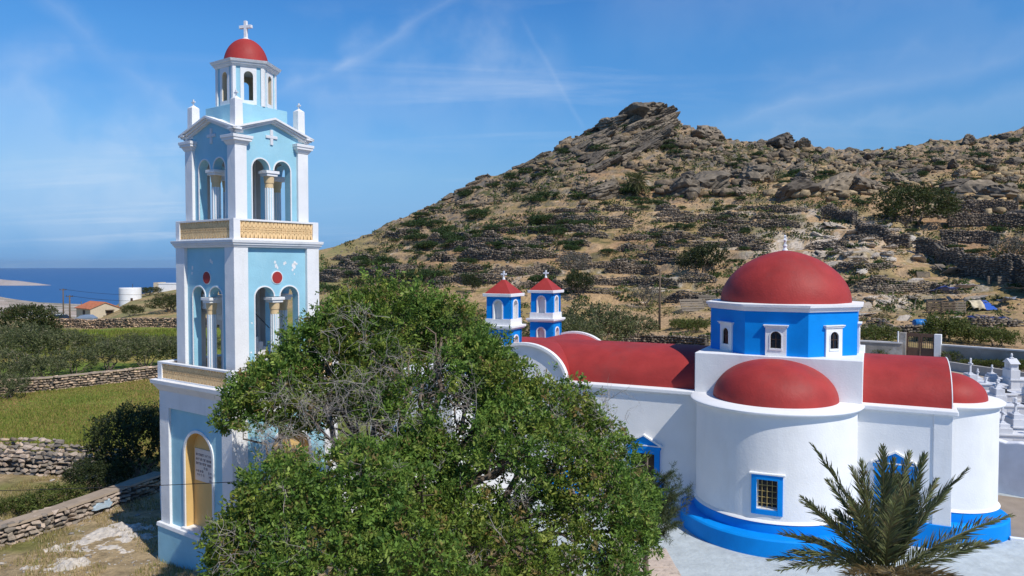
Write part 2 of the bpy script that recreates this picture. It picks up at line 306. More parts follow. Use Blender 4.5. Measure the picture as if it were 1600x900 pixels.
# ------------------------------------------------------------------ terrain
T_COLS = [
 (-1040, [(-60, 0), (60, 0), (150, -6), (400, -28), (1000, -70), (1800, -104), (2600, -130)]),
 (-200, [(-60, 0), (30, 0), (60, -.3), (110, -1.4), (170, -4), (400, -21), (900, -52), (2500, -93), (2700, -110)]),
 (0, [(-60, 0), (30, 0), (60, -.4), (110, -1.6), (161, -3.4), (400, -20), (900, -50), (2280, -92), (2600, -110)]),
 (60, [(-60, 0), (30, 0), (60, -.4), (110, -1.6), (161, -3.4), (400, -22), (900, -52), (1950, -92), (2300, -110)]),
 (150, [(-60, 0), (30, 0), (60, -.4), (110, -1.6), (161, -3.4), (260, -10), (500, -30), (900, -54), (1830, -92), (2200, -112)]),
 (203, [(-60, 0), (30, 0), (60, -.4), (110, -1.6), (130, -1.2), (170, 0), (190, .2), (270, -9), (500, -32), (1500, -84), (1800, -92), (2200, -112)]),
 (275, [(-60, 0), (30, 0), (60, -.4), (110, -1.5), (135, -.3), (170, 2), (200, 2.5), (270, -6), (500, -32), (1500, -86), (1900, -112)]),
 (400, [(-60, 0), (40, 0), (90, -.5), (120, 0), (160, 3), (220, 8), (245, 8.5), (310, 0), (500, -30), (1500, -95), (1900, -115)]),
 (500, [(-60, 0), (40, 0), (95, 0), (130, Zp(466, 130)), (170, Zp(425, 170)), (225, Zp(390, 225)), (260, 9), (400, -20), (1500, -95), (1900, -120)]),
 (560, [(-60, 0), (95, 0), (130, Zp(455, 130)), (175, Zp(408, 175)), (230, Zp(373, 230)), (275, 10), (410, -14), (1500, -95), (1900, -120)]),
 (600, [(-60, 0), (95, 0), (130, Zp(449, 130)), (180, Zp(395, 180)), (235, Zp(354, 235)), (280, 14), (420, -10), (1500, -95), (1900, -120)]),
 (650, [(-60, 0), (95, .1), (130, Zp(445, 130)), (185, Zp(380, 185)), (240, Zp(332, 240)), (290, 19), (440, -4), (1550, -95), (1900, -120)]),
 (700, [(-60, 0), (95, .2), (130, Zp(440, 130)), (190, Zp(362, 190)), (245, Zp(307, 245)), (295, 24), (450, 0), (1600, -95), (1900, -120)]),
 (760, [(-60, 0), (95, .2), (127, Zp(439, 127)), (190, Zp(345, 190)), (248, Zp(275, 248)), (300, 32), (480, 6), (1650, -95), (1900, -120)]),
 (830, [(-60, 0), (95, .2), (125, Zp(438, 125)), (190, Zp(333, 190)), (252, Zp(252, 252)), (300, 36), (500, 12), (1700, -95), (1900, -120)]),
 (880, [(-60, 0), (95, .2), (125, Zp(436, 125)), (190, Zp(325, 190)), (255, Zp(224, 255)), (300, 42), (500, 14), (1700, -95), (1900, -120)]),
 (930, [(-60, 0), (95, .1), (125, Zp(434, 125)), (190, Zp(316, 190)), (258, Zp(200, 258)), (300, 46), (500, 16), (1800, -95), (2000, -120)]),
 (1000, [(-60, 0), (95, .1), (125, Zp(432, 125)), (190, Zp(312, 190)), (228, Zp(240, 228)), (258, Zp(169, 258)), (300, 50), (500, 18), (1800, -95), (2000, -120)]),
 (1040, [(-60, 0), (93, .1), (122, Zp(430, 122)), (188, Zp(314, 188)), (228, Zp(240, 228)), (258, Zp(174, 258)), (300, 50), (500, 20), (1800, -95), (2000, -120)]),
 (1062, [(-60, 0), (92, .2), (120, Zp(429, 120)), (186, Zp(316, 186)), (226, Zp(242, 226)), (258, Zp(194, 258)), (310, 46), (500, 20), (1800, -95), (2000, -120)]),
 (1130, [(-60, 0), (88, .4), (118, Zp(428, 118)), (180, Zp(322, 180)), (222, Zp(246, 222)), (255, Zp(217, 255)), (320, 42), (600, 20), (1900, -95), (2100, -120)]),
 (1250, [(-60, 0), (80, .7), (110, Zp(432, 110)), (170, Zp(322, 170)), (218, Zp(258, 218)), (250, Zp(229, 250)), (340, 44), (600, 24), (1900, -95), (2100, -120)]),
 (1350, [(-60, 0), (29, 0), (36, .9), (60, 1.2), (72, 1.4), (100, Zp(440, 100)), (160, Zp(330, 160)), (215, Zp(262, 215)), (255, Zp(236, 255)), (350, 48), (600, 30), (1900, -95), (2100, -120)]),
 (1450, [(-60, 0), (28, 0), (33, 1.1), (60, 1.25), (68, 1.4), (90, Zp(470, 90)), (130, Zp(382, 130)), (180, Zp(304, 180)), (230, Zp(246, 230)), (272, Zp(221, 272)), (360, 50), (600, 34), (1900, -95), (2100, -120)]),
 (1600, [(-60, 0), (27, 0), (31, 1.2), (60, 1.25), (68, 1.5), (85, Zp(470, 85)), (125, Zp(377, 125)), (180, Zp(298, 180)), (240, Zp(238, 240)), (300, Zp(199, 300)), (380, 58), (600, 40), (1900, -95), (2100, -120)]),
 (1900, [(-60, 0), (27, 0), (31, 1.2), (60, 1.3), (80, 3), (125, 14), (200, 36), (320, 70), (600, 60), (1900, -95), (2100, -120)]),
 (2640, [(-60, 0), (60, .5), (110, 6), (220, 36), (340, 70), (700, 50), (2000, -95), (2200, -120)]),
]
def make_terrain():
    ud = (np.linspace(-70, 1670, 720) - 800) / FPX
    ul = np.linspace(-1.6, ud[0], 40)[:-1]; ur = np.linspace(ud[-1], 1.6, 40)[1:]
    U = np.concatenate([ul, ud, ur])
    Yr = np.concatenate([np.linspace(-60, 8, 14)[:-1], np.linspace(8, 60, 120)[:-1], np.linspace(60, 305, 380)[:-1], np.geomspace(305, 2600, 50)])
    base = np.zeros((len(T_COLS), len(Yr)))
    for i, (px, pts) in enumerate(T_COLS):
        a = np.array(pts, float); base[i] = np.interp(Yr, a[:, 0], a[:, 1])
        k = np.ones(9) / 9; base[i] = np.convolve(np.pad(base[i], 4, 'edge'), k, 'valid') if False else base[i]
    uc = np.array([(p - 800) / FPX for p, _ in T_COLS])
    Z = np.zeros((len(Yr), len(U)))
    for j in range(len(Yr)): Z[j] = np.interp(U, uc, base[:, j])
    UU, YY = np.meshgrid(U, Yr); XX = UU * np.maximum(YY, 12.0)
    # ridge height per column
    zr = np.max(np.where((YY > 90) & (YY < 320), Z, 0), axis=0)[None, :]
    hill = sst(60, 105, YY) * sst(-.28, -.16, UU) * (1 - sst(300, 420, YY)) * sst(1.2, 4.0, Z)
    rel = Z / np.maximum(zr, 4)
    upper = sst(.50, .74, rel + .10 * (fbm(XX / 30, YY / 30, 3, 5) - .5)) * sst(14, 26, zr) * hill
    upper = np.maximum(upper, hill * sst(.80, .97, rel))
    # terraces
    wob = 1.6 * (fbm(XX / 22, YY / 22, 3, 3) - .5)
    h = 2.1; q = (Z + wob) / h; kf = np.floor(q); fr = q - kf
    ter = h * (kf + .28 * fr + .72 * sst(.80, .97, fr)) - wob
    wt = hill * (1 - upper) * sst(1.4, 3.2, Z)
    Zt = Z * (1 - .88 * wt) + ter * .88 * wt
    # rock relief
    rg = 1 - np.abs(2 * fbm(XX / 9 + YY / 30, YY / 7, 4, 11) - 1)
    strata = (Z - .42 * XX + 3 * fbm(XX / 14, YY / 14, 3, 9)) / 1.7
    sf = strata - np.floor(strata)
    Zt += upper * (2.4 * (rg - .75) + 1.3 * (sst(.55, .95, sf) - sf) + 1.8 * (fbm(XX / 2.6, YY / 2.6, 4, 21, .6) - .5))
    behind = sst(0, 1, (YY - 262) / 30)
    Zt += hill * (1 - upper) * .9 * (fbm(XX / 2.6, YY / 2.6, 4, 31, .6) - .5)
    far = sst(300, 600, YY); Zt += far * 8 * (fbm(XX / 160, YY / 160, 4, 41) - .5) * (1 - sst(1500, 1800, YY))
    leftf = (1 - hill) * (UU < -.05) * (1 - sst(300, 420, YY))
    Zt += leftf * (.30 * (fbm(XX / 6, YY / 6, 4, 51) - .5) + .07 * (fbm(XX / .8, YY / .8, 2, 52) - .5)) * sst(10, 22, YY)
    Zt += .10 * np.exp(-(((XX + 8.7) / 2.0) ** 2 + ((YY - 19.6) / 1.6) ** 2)) - .06 - .14 * np.exp(-(((XX + 10.3) / 1.6) ** 2 + ((YY - 20.8) / 1.6) ** 2))
    yard = (1 - sst(33, 37, YY)) * sst(-4.5, -2.0, XX)
    Zt = Zt * (1 - yard) + np.minimum(Zt, -.10) * yard
    cem = sst(12.0, 13.0, XX) * sst(26, 28, YY) * (1 - sst(56, 60, YY)); Zt = Zt * (1 - cem) + np.minimum(Zt, 1.05) * cem
    V = np.stack([XX, YY, Zt], -1)
    # ---------------- colours of the ground itself
    gy = np.gradient(Zt, axis=0) / np.maximum(np.gradient(YY, axis=0), 1e-3); gx = np.gradient(Zt, axis=1) / np.maximum(np.abs(np.gradient(XX, axis=1)), 1e-3)
    slope = np.sqrt(gx ** 2 + gy ** 2)
    dirt = np.array([.44, .295, .16]); dry = np.array([.32, .235, .10]); green = np.array([.115, .145, .032]); rock = np.array([.165, .145, .12]); pale = np.array([.50, .43, .34]); moss = np.array([.070, .078, .030]); red = np.array([.33, .19, .10])
    n1 = fbm(XX / 12, YY / 12, 4, 61); n2 = fbm(XX / 3.2, YY / 3.2, 4, 62); n3 = fbm(XX / 1.1, YY / 1.1, 3, 63); n4 = fbm(XX / 25, YY / 25, 3, 64)
    def mix(c, d, w): return c * (1 - w[..., None]) + d * w[..., None]
    C = np.broadcast_to(dirt, V.shape).copy()
    C = mix(C, dry, sst(.42, .62, n2)); C = mix(C, red, .6 * sst(.55, .7, n4))
    C = mix(C, moss, hill * sst(.54, .68, n2 * .6 + n3 * .4) * .7)
    C = mix(C, pale, hill * (1 - upper) * sst(.60, .72, n3 * .5 + n1 * .5) * .8)
    C = mix(C, rock, np.clip(upper * (.35 + .65 * sst(.5, 1.1, slope)) + hill * sst(.8, 1.5, slope) * .7, 0, 1))
    C = mix(C, dirt, upper * sst(.50, .62, n2) * .55)
    C = mix(C, moss, upper * sst(.46, .56, n1) * sst(.42, .52, n3) * (1 - sst(.8, 1.4, slope)) * .9)
    # limestone pavement on the slope right of the dome
    pv = np.exp(-(((UU - .42) / .09) ** 2 + ((YY - 132) / 17) ** 2)) + .8 * np.exp(-(((UU - .50) / .05) ** 2 + ((YY - 93) / 7) ** 2))
    C = mix(C, np.array([.56, .47, .37]), np.clip(pv * 1.5, 0, 1) * sst(.42, .56, n3 * .5 + n2 * .5))
    # left: grass fields
    fld = leftf * sst(29.5, 32, YY) ; g = np.array([.20, .225, .046]); g2 = np.array([.31, .25, .075]); g3 = np.array([.155, .215, .036])
    fc = mix(mix(np.broadcast_to(g, V.shape), g2, sst(.46, .62, n1)), g3, sst(.5, .64, fbm(XX / 7, YY / 4, 3, 77)))
    C = C * (1 - fld[..., None]) + fc * fld[..., None]
    gf = leftf * sst(70, 76, YY) * (1 - sst(100, 108, YY)); C = mix(C, np.array([.17, .22, .03]), gf * .8)
    mound = leftf * sst(112, 120, YY); C = mix(C, mix(np.broadcast_to(np.array([.30, .25, .12]), V.shape), dirt, sst(.45, .6, n2)), mound * .8)
    nearl = leftf * (1 - sst(29, 31, YY)); C = mix(C, mix(np.broadcast_to(np.array([.43, .32, .18]), V.shape), np.array([.21, .20, .065]), sst(.5, .64, n2)), nearl)
    fn = fbm(XX / 90, YY / 60, 4, 91); fcol = mix(mix(np.broadcast_to(np.array([.42, .34, .27]), V.shape), np.array([.24, .225, .16]), sst(.48, .58, fn)), np.array([.52, .45, .38]), sst(.6, .7, fbm(XX / 40, YY / 40, 3, 92))); C = C * (1 - far[..., None] * .95) + fcol * far[..., None] * .95
    C *= (.86 + .28 * n3)[..., None]
    nr, nc = Z.shape; idx = np.arange(nr * nc).reshape(nr, nc)
    F = np.stack([idx[:-1, :-1], idx[:-1, 1:], idx[1:, 1:], idx[1:, :-1]], -1).reshape(-1, 4)
    m, nt, N, L, B = new_mat('hillside_ground')
    a = N.new('ShaderNodeVertexColor'); a.layer_name = 'Col'; tc = N.new('ShaderNodeTexCoord')
    nn = N.new('ShaderNodeTexNoise'); nn.inputs['Scale'].default_value = 2.2; nn.inputs['Detail'].default_value = 9; nn.inputs['Roughness'].default_value = .7; L.new(tc.outputs['Object'], nn.inputs['Vector'])
    r = N.new('ShaderNodeMapRange'); r.inputs[1].default_value = .28; r.inputs[2].default_value = .72; r.inputs[3].default_value = .5; r.inputs[4].default_value = 1.45; L.new(nn.outputs[0], r.inputs[0])
    mul = N.new('ShaderNodeVectorMath'); mul.operation = 'SCALE'; L.new(a.outputs['Color'], mul.inputs[0]); L.new(r.outputs[0], mul.inputs['Scale'])
    L.new(mul.outputs[0], B.inputs['Base Color']); B.inputs['Roughness'].default_value = .95; B.inputs['Specular IOR Level'].default_value = .1
    bp = N.new('ShaderNodeBump'); bp.inputs['Strength'].default_value = .9; bp.inputs['Distance'].default_value = .25; L.new(nn.outputs[0], bp.inputs['Height']); L.new(bp.outputs[0], B.inputs['Normal'])
    o = np_mesh('ground', V.reshape(-1, 3), F, m, None, C.reshape(-1, 3), smooth=True)
    tag(o, kind='structure')
    return U, Yr, Zt, Z, upper, hill
TU, TY, TZ, TZ0, TUP, THILL = make_terrain()
def _bil(A, X, Y):
    X = np.asarray(X, float); Y = np.asarray(Y, float); u = X / np.maximum(Y, 12.0)
    r = np.clip(np.interp(Y, TY, np.arange(len(TY))), 0, len(TY) - 1.001); c = np.clip(np.interp(u, TU, np.arange(len(TU))), 0, len(TU) - 1.001)
    r0 = r.astype(int); c0 = c.astype(int); fr = r - r0; fc = c - c0
    return (A[r0, c0] * (1 - fc) + A[r0, c0 + 1] * fc) * (1 - fr) + (A[r0 + 1, c0] * (1 - fc) + A[r0 + 1, c0 + 1] * fc) * fr
def gz(X, Y): return _bil(TZ, X, Y)
def gzf(x, y): return float(_bil(TZ, np.array([x]), np.array([y]))[0])
def hit(px, py, y0=14.0, y1=340.0):
    """where the sight line of the photograph's pixel meets the ground"""
    Y = np.linspace(y0, y1, 1400); X = (px - 800) / FPX * Y; zr = CAM_H - (py - 413) / FPX * Y
    below = zr <= gz(X, Y)
    if not below.any(): return None
    i = int(np.argmax(below)); return Vector((X[i], Y[i], float(gz(X[i:i + 1], Y[i:i + 1])[0])))

def make_sea():
    n = 160; R = 23000.0
    mb = MB(); rings = [0, 400, 1200, 2500, 5000, 9000, 15000, R]; i0 = 0
    vs = [(0, 0, -92.0)]; fs = []
    for r in rings[1:]:
        vs += [(r * math.cos(2 * math.pi * k / n), r * math.sin(2 * math.pi * k / n), -92.0) for k in range(n)]
    for k in range(n): fs.append((0, 1 + k, 1 + (k + 1) % n))
    for j in range(len(rings) - 2):
        a = 1 + j * n; b = a + n
        for k in range(n): fs.append((a + k, b + k, b + (k + 1) % n, a + (k + 1) % n))
    m, nt, N, L, B = new_mat('deep_blue_sea')
    B.inputs['Base Color'].default_value = (.004, .045, .135, 1); B.inputs['Roughness'].default_value = .42; B.inputs['Specular IOR Level'].default_value = .32
    tc = N.new('ShaderNodeTexCoord'); mp = N.new('ShaderNodeMapping'); mp.inputs['Scale'].default_value = (.004, .012, 1); L.new(tc.outputs['Object'], mp.inputs[0])
    n1 = N.new('ShaderNodeTexNoise'); n1.inputs['Scale'].default_value = 1.0; n1.inputs['Detail'].default_value = 8; L.new(mp.outputs[0], n1.inputs['Vector'])
    cr = N.new('ShaderNodeMix'); cr.data_type = 'RGBA'; cr.inputs[6].default_value = (.003, .066, .215, 1); cr.inputs[7].default_value = (.007, .095, .27, 1); L.new(n1.outputs[0], cr.inputs[0]); L.new(cr.outputs[2], B.inputs['Base Color'])
    n2 = N.new('ShaderNodeTexNoise'); n2.inputs['Scale'].default_value = .12; n2.inputs['Detail'].default_value = 4; L.new(tc.outputs['Object'], n2.inputs['Vector'])
    bp = N.new('ShaderNodeBump'); bp.inputs['Strength'].default_value = .35; bp.inputs['Distance'].default_value = 1.0; L.new(n2.outputs[0], bp.inputs['Height']); L.new(bp.outputs[0], B.inputs['Normal'])
    mb.mesh(vs, fs); o = mb.build('sea', m); tag(o, kind='structure')
    # headland: a long low spit on the far side of the bay
    nx, ny = 90, 24; X0, X1 = -4300.0, -2180.0; V = np.zeros((ny, nx, 3))
    xs = np.linspace(X0, X1, nx); tt = np.linspace(0, 1, nx)
    for j in range(ny):
        w = j / (ny - 1); wid = 330 * (1 - tt) ** .7 + 60
        y = 3560 + 80 * np.sin(tt * 5) + wid * w
        prof = np.interp(tt, [0, .35, .62, .72, .8, .9, 1], [50, 46, 66, 40, 34, 24, -2]) * math.sin(math.pi * min(1, w * 1.0)) ** .7
        V[j, :, 0] = xs; V[j, :, 1] = y; V[j, :, 2] = -94 + prof * (.75 + .5 * fbm(xs / 120, y / 90, 4, 5))
    idx = np.arange(nx * ny).reshape(ny, nx); F = np.stack([idx[:-1, :-1], idx[:-1, 1:], idx[1:, 1:], idx[1:, :-1]], -1).reshape(-1, 4)
    hm = paint('bare_headland_rock', (.40, .34, .31), .95, .2, .01, 0, stain=(.27, .25, .20), stain_amt=.7, sscale=.012, sstretch=(1, 1, 1))
    o = np_mesh('headland', V.reshape(-1, 3), F, hm, None, smooth=True); tag(o, kind='structure')
make_sea()
# ------------------------------------------------------------------ arched wall builder
def arch_wall(mb, fn, u0, u1, z0, z1, ops, t, nseg=18, mf=0, mr=0, mback=None, top=None, breaks=(), cap=True, noside=False):
    """wall sheet in (u,z) with openings (uc,hw,zb,zs,rise); fn(u,z,w) places it, w is outward, wall fills w in [-t,0]"""
    mback = mf if mback is None else mback
    us = {u0, u1, *breaks}
    for (uc, hw, zb, zs, ri) in ops:
        k = nseg if ri > 0 else 1
        for i in range(k + 1):
            us.add(round(uc - hw * math.cos(math.pi * i / k), 6))
    us = sorted(us); tp = top or (lambda u: z1)
    def curve(o, u):
        uc, hw, zb, zs, ri = o; q = max(0, 1 - ((u - uc) / hw) ** 2); return zs + ri * math.sqrt(q)
    for a, b in zip(us[:-1], us[1:]):
        if b - a < 1e-7: continue
        mid = (a + b) / 2; o = next((o for o in ops if abs(mid - o[0]) < o[1]), None)
        spans = []
        if o is None: spans = [(z0, z0, tp(a), tp(b))]
        else:
            if o[2] > z0 + 1e-6: spans.append((z0, z0, o[2], o[2]))
            ca, cb = curve(o, a), curve(o, b); spans.append((ca, cb, tp(a), tp(b)))
            mb.poly([fn(a, ca, 0), fn(b, cb, 0), fn(b, cb, -t), fn(a, ca, -t)], mr)
            if o[2] > z0 + 1e-6: mb.poly([fn(a, o[2], 0), fn(b, o[2], 0), fn(b, o[2], -t), fn(a, o[2], -t)], mr)
        for (la, lb, ha, hb) in spans:
            mb.poly([fn(a, la, 0), fn(b, lb, 0), fn(b, hb, 0), fn(a, ha, 0)], mf)
            mb.poly([fn(a, la, -t), fn(a, ha, -t), fn(b, hb, -t), fn(b, lb, -t)], mback)
        if cap: mb.poly([fn(a, tp(a), 0), fn(b, tp(b), 0), fn(b, tp(b), -t), fn(a, tp(a), -t)], mf)
    for o in ops:
        for sgn in (-1, 1):
            if noside and (o[0] == 0 or o[0] * sgn < 0): continue
            u = o[0] + sgn * o[1]; mb.poly([fn(u, o[2], 0), fn(u, o[3], 0), fn(u, o[3], -t), fn(u, o[2], -t)], mr)
    if cap:
        for u in (u0, u1): mb.poly([fn(u, z0, 0), fn(u, tp(u), 0), fn(u, tp(u), -t), fn(u, z0, -t)], mf)
    return mb
def arch_band(mb, fn, uc, hw, zb, zs, ri, wd, w0, w1, nseg=18, mi=0, legs=(1, 1)):
    """raised band following an arched opening"""
    inn = [(uc - hw, zb)] + [(uc - hw * math.cos(math.pi * i / nseg), zs + ri * math.sin(math.pi * i / nseg)) for i in range(nseg + 1)] + [(uc + hw, zb)]
    H, RI = hw + wd, ri + wd
    out = [(uc - H, zb)] + [(uc - H * math.cos(math.pi * i / nseg), zs + RI * math.sin(math.pi * i / nseg)) for i in range(nseg + 1)] + [(uc + H, zb)]
    for i in range(len(inn) - 1):
        if (i == 0 and not legs[0]) or (i == len(inn) - 2 and not legs[1]): continue
        (a, za), (b, zb_) = inn[i], inn[i + 1]; (c, zc), (d, zd) = out[i], out[i + 1]
        mb.poly([fn(a, za, w1), fn(b, zb_, w1), fn(d, zd, w1), fn(c, zc, w1)], mi)
        mb.poly([fn(c, zc, w1), fn(d, zd, w1), fn(d, zd, w0), fn(c, zc, w0)], mi)
        mb.poly([fn(b, zb_, w1), fn(a, za, w1), fn(a, za, w0), fn(b, zb_, w0)], mi)
    return mb
def face_fn(k, half, cx=0, cy=0):
    """face k of a square plan: 0 looks along -y, then turning by 90 degrees"""
    c, s = [(1, 0), (0, 1), (-1, 0), (0, -1)][k]
    def fn(u, z, w):
        x, y = u, -(half + w); return (cx + x * c - y * s, cy + x * s + y * c, z)
    return fn
def fbox(mb, fn, u0, u1, w0, w1, z0, z1, mi=0):
    p = [(u0, z0, w1), (u1, z0, w1), (u1, z0, w0), (u0, z0, w0), (u0, z1, w1), (u1, z1, w1), (u1, z1, w0), (u0, z1, w0)]
    return mb.hexa([fn(*q) for q in p], mi)
def cross_mb(mb, base, h, arm, th, ax='x', bud=0, flare=1.0):
    """latin cross standing on base; arms along ax"""
    x, y, z = base; t = th / 2
    d = (lambda a, b, c: (x + a, y + b, z + c)) if ax == 'x' else (lambda a, b, c: (x - b, y + a, z + c))
    mb.box(-t, t, -t, t, 0, h, 0, d); za = h * .66
    for s in (-1, 1):
        mb.box(min(s * t, s * arm), max(s * t, s * arm), -t, t, za - t * flare, za + t * flare, 0, d)
        if bud: mb.ngon_prism(8, bud, bud, -t * .9, t * .9, 0); mb.v[-16:] = [d(s * arm + q[0], q[2], za + q[1]) for q in mb.v[-16:]]
    if bud: mb.ngon_prism(8, bud, bud, -t * .9, t * .9, 0); mb.v[-16:] = [d(q[0], q[2], h + q[1]) for q in mb.v[-16:]]
    return mb
def lattice(mb, fn, u0, u1, z0, z1, w0, w1, pitch=.125):
    """pierced clay screen: two rows of drop shaped holes with a band of small diamonds between"""
    n = max(2, round((u1 - u0) / pitch)); p = (u1 - u0) / n; zm = (z0 + z1) / 2; b = .10 * (z1 - z0); t = p * .205
    def strip(ua, za, ub, zb_, th):
        du, dz = ub - ua, zb_ - za; l = math.hypot(du, dz); nu, nz = -dz / l * th, du / l * th
        q = [(ua - nu, za - nz), (ub - nu, zb_ - nz), (ub + nu, zb_ + nz), (ua + nu, za + nz)]
        mb.hexa([fn(a, z, w1) for a, z in q] + [fn(a, z, w0) for a, z in q])
    for i in range(n):
        c = u0 + (i + .5) * p
        for s in (-1, 1):
            strip(c + s * p * .42, z0, c + s * p * .12, zm - b, t); strip(c + s * p * .42, z1, c + s * p * .12, zm + b, t)
            strip(c + s * p * .12, zm - b, c + s * p * .5, zm, t); strip(c + s * p * .12, zm + b, c + s * p * .5, zm, t)
        strip(c - p * .5, zm - b * 1.25, c + p * .5, zm - b * 1.25, t * .5); strip(c - p * .5, zm + b * 1.25, c + p * .5, zm + b * 1.25, t * .5)
    return mb

# ------------------------------------------------------------------ the pale blue bell tower
def build_tower():
    D0 = 19.46
    T = empty('bell_tower', (-.394 * D0, 1.101 * D0, 0), R_(-35.7))
    tag(T, 'tall pale blue and white bell tower with small red dome, left of big tree', 'bell tower')
    W, SB, OC = M['tower_white'], M['sky_blue'], M['ochre']
    b = 1.763
    # base
    mb = MB(); mb.frustum(0, 0, b + .07, b + .07, -.5, .88); mb.build('plinth', SB, T, bevel=.012)
    mb = MB(); mb.frustum(0, 0, b + .10, b + .085, .88, .99); mb.build('plinth_cap', W, T, bevel=.01)
    mb = MB(); mb.frustum(0, 0, b - .55, b - .55, .99, 4.8); mb.build('inner_wall', M['grey_inside'], T)
    for k in range(4):
        sx, sy = [(-1, -1), (1, -1), (1, 1), (-1, 1)][k]
        mb = MB(); mb.frustum(sx * (b - .235), sy * (b - .235), .235, .235, .99, 4.33); mb.build('base_pilaster', W, T, bevel=.008)
    mb = MB(); mb.frustum(0, 0, b, b, 4.33, 4.80); mb.build('frieze', W, T, bevel=.008)
    for k in range(4):
        fn = face_fn(k, b)
        f2 = lambda u, z, w, fn=fn: fn(u, z, w - .075)
        mb = MB(); op = [(.09, .66, 1.0, 3.14, .64)]
        arch_wall(mb, f2, -b + .47, b - .47, .99, 4.33, op, .24, 26, 0, 1); mb.build('base_panel', [SB, OC], T)
        mb = MB(); fbox(mb, f2, -.62 + .0, .80, -.32, -.241, .99, 3.84); mb.build('niche_back', OC, T)
        mb = MB(); arch_band(mb, f2, .09, .66, 1.0, 3.14, .64, .075, -.01, .035, 26); mb.build('niche_border', W, T)
        mb = MB(); fbox(mb, f2, -.68, .86, -.3, .10, .985, 1.06); mb.build('niche_sill', W, T, bevel=.01)
        if k == 0:
            mb = MB(); fbox(mb, f2, -.46, .62, -.241, -.215, 2.36, 3.26)
            pl = mb.build('plaque', M['plaque'], T, bevel=.004)
            mb = MB(); rr = random.Random(4); rows = [(3.13, -.40, .52), (3.00, -.40, .52), (2.88, -.40, .52), (2.77, -.02, .16), (2.67, -.40, .0), (2.67, .20, .54), (2.565, -.36, .02), (2.565, .22, .54), (2.46, .24, .54)]
            for (z, a, c) in rows:
                u = a
                while u < c - .03:
                    wd = rr.uniform(.026, .042); hh = .068
                    kind = rr.randrange(4)   # worn capitals: upright, bar and slanted strokes
                    fbox(mb, f2, u, u + .008, -.2155, -.212, z - hh, z)
                    if kind in (0, 1): fbox(mb, f2, u + wd - .008, u + wd, -.2155, -.212, z - hh, z)
                    if kind in (1, 2): fbox(mb, f2, u, u + wd, -.2155, -.2118, z - .012, z)
                    if kind in (0, 3): fbox(mb, f2, u, u + wd, -.2155, -.2118, z - .034, z - .024)
                    u += wd + .014 + (rr.random() < .16) * .03
            mb.build('inscription', M['ink'], pl)
    # base cornice and lower balcony
    def cornice(z0, tiers, name):
        mb = MB()
        for (h0, h1, za, zb) in tiers: mb.frustum(0, 0, h0, h1, za, zb)
        return mb.build(name, W, T, bevel=.008)
    cornice(0, [(b + .01, b + .05, 4.80, 4.86), (b + .05, 1.90, 4.86, 5.005), (1.935, 1.945, 5.005, 5.12)], 'balcony_slab')
    def balcony(half, z0, z1, pw, name):
        bal = empty(name, (0, 0, 0)); bal.parent = T; h = z1 - z0
        for k in range(4):
            sx, sy = [(-1, -1), (1, -1), (1, 1), (-1, 1)][k]
            mb = MB(); mb.frustum(sx * (half - pw / 2), sy * (half - pw / 2), pw / 2, pw / 2, z0, z1); mb.build('post', W, bal, bevel=.008)
            fn = face_fn(k, half)
            mb = MB(); lattice(mb, fn, -half + pw, half - pw, z0 + .045, z1 - .055, -.085, -.03); mb.build('lattice_panel', M['terracotta'], bal)
            mb = MB(); fbox(mb, fn, -half + pw, half - pw, -.14, .0, z1 - .055, z1 - .003); mb.build('rail', W, bal, bevel=.006)
            mb = MB(); fbox(mb, fn, -half + pw, half - pw, -.12, -.01, z0, z0 + .045); mb.build('sill', W, bal)
        return bal
    balcony(1.79, 5.12, 5.63, .22, 'balustrade')
    # upper storeys
    def storey(half, z0, z1, pil, arch_u, hw, zs, ri, ztop_wall, rec, cap=None, apex=None):
        for k in range(4):
            sx, sy = [(-1, -1), (1, -1), (1, 1), (-1, 1)][k]; cx, cy = sx * (half - pil / 2), sy * (half - pil / 2)
            mb = MB(); mb.frustum(cx, cy, pil / 2, pil / 2, z0, z1); p = mb.build('corner_pillar', W, T, bevel=.008)
            if cap:
                mb = MB(); mb.frustum(cx, cy, pil / 2 + .015, pil / 2 + .07, z1 - .002, z1 + .10); mb.frustum(cx, cy, pil / 2 + .10, pil / 2 + .105, z1 + .10, z1 + .17); mb.frustum(cx, cy, pil / 2 + .125, pil / 2 + .13, z1 + .17, z1 + .25)
                mb.build('pillar_capital', W, p, bevel=.006)
            fn = face_fn(k, half); f2 = lambda u, z, w, fn=fn: fn(u, z, w - rec)
            mb = MB(); e = half - pil + .01
            if apex: e = half - rec - .001
            tp = (lambda u: ztop_wall + (apex - ztop_wall) * (1 - abs(u) / (e + .001))) if apex else None
            ops = [(s * arch_u, hw, z0, zs, ri) for s in (-1, 1)] + [(0, arch_u - hw - 1e-5, z0, zs, 0)]
            if apex:
                e2 = half - pil + .01
                arch_wall(mb, f2, -e2, e2, z0, z1 + .251, ops, .24, 18, 0, 0, 1, noside=True)
                arch_wall(mb, f2, -e, e, z1 + .251, ztop_wall, [], .24, 2, 0, 0, 1, top=tp, breaks=(0,))
            else: arch_wall(mb, f2, -e, e, z0, ztop_wall, ops, .24, 18, 0, 0, 1, noside=True)
            mb.build('arcade_wall', [SB, M['grey_inside']], T)
            mb = MB()
            for s in (-1, 1): arch_band(mb, f2, s * arch_u, hw, z0, zs, ri, .035, -.01, .018, 18, 0, (s < 0, s > 0))
            mb.build('arch_border', W, T)
            # column
            zc = zs - .02; mb = MB(); n = 40; r = .125; vs = []; cxw = -.12
            for z in (z0, z0 + .06, zc - .47):
                for i in range(n):
                    a = 2 * math.pi * i / n; q = r * (1.0 if z < z0 + .03 else 1) - (.013 if i % 4 in (2, 3) else 0); vs.append(f2(q * math.cos(a), z, cxw + q * math.sin(a)))
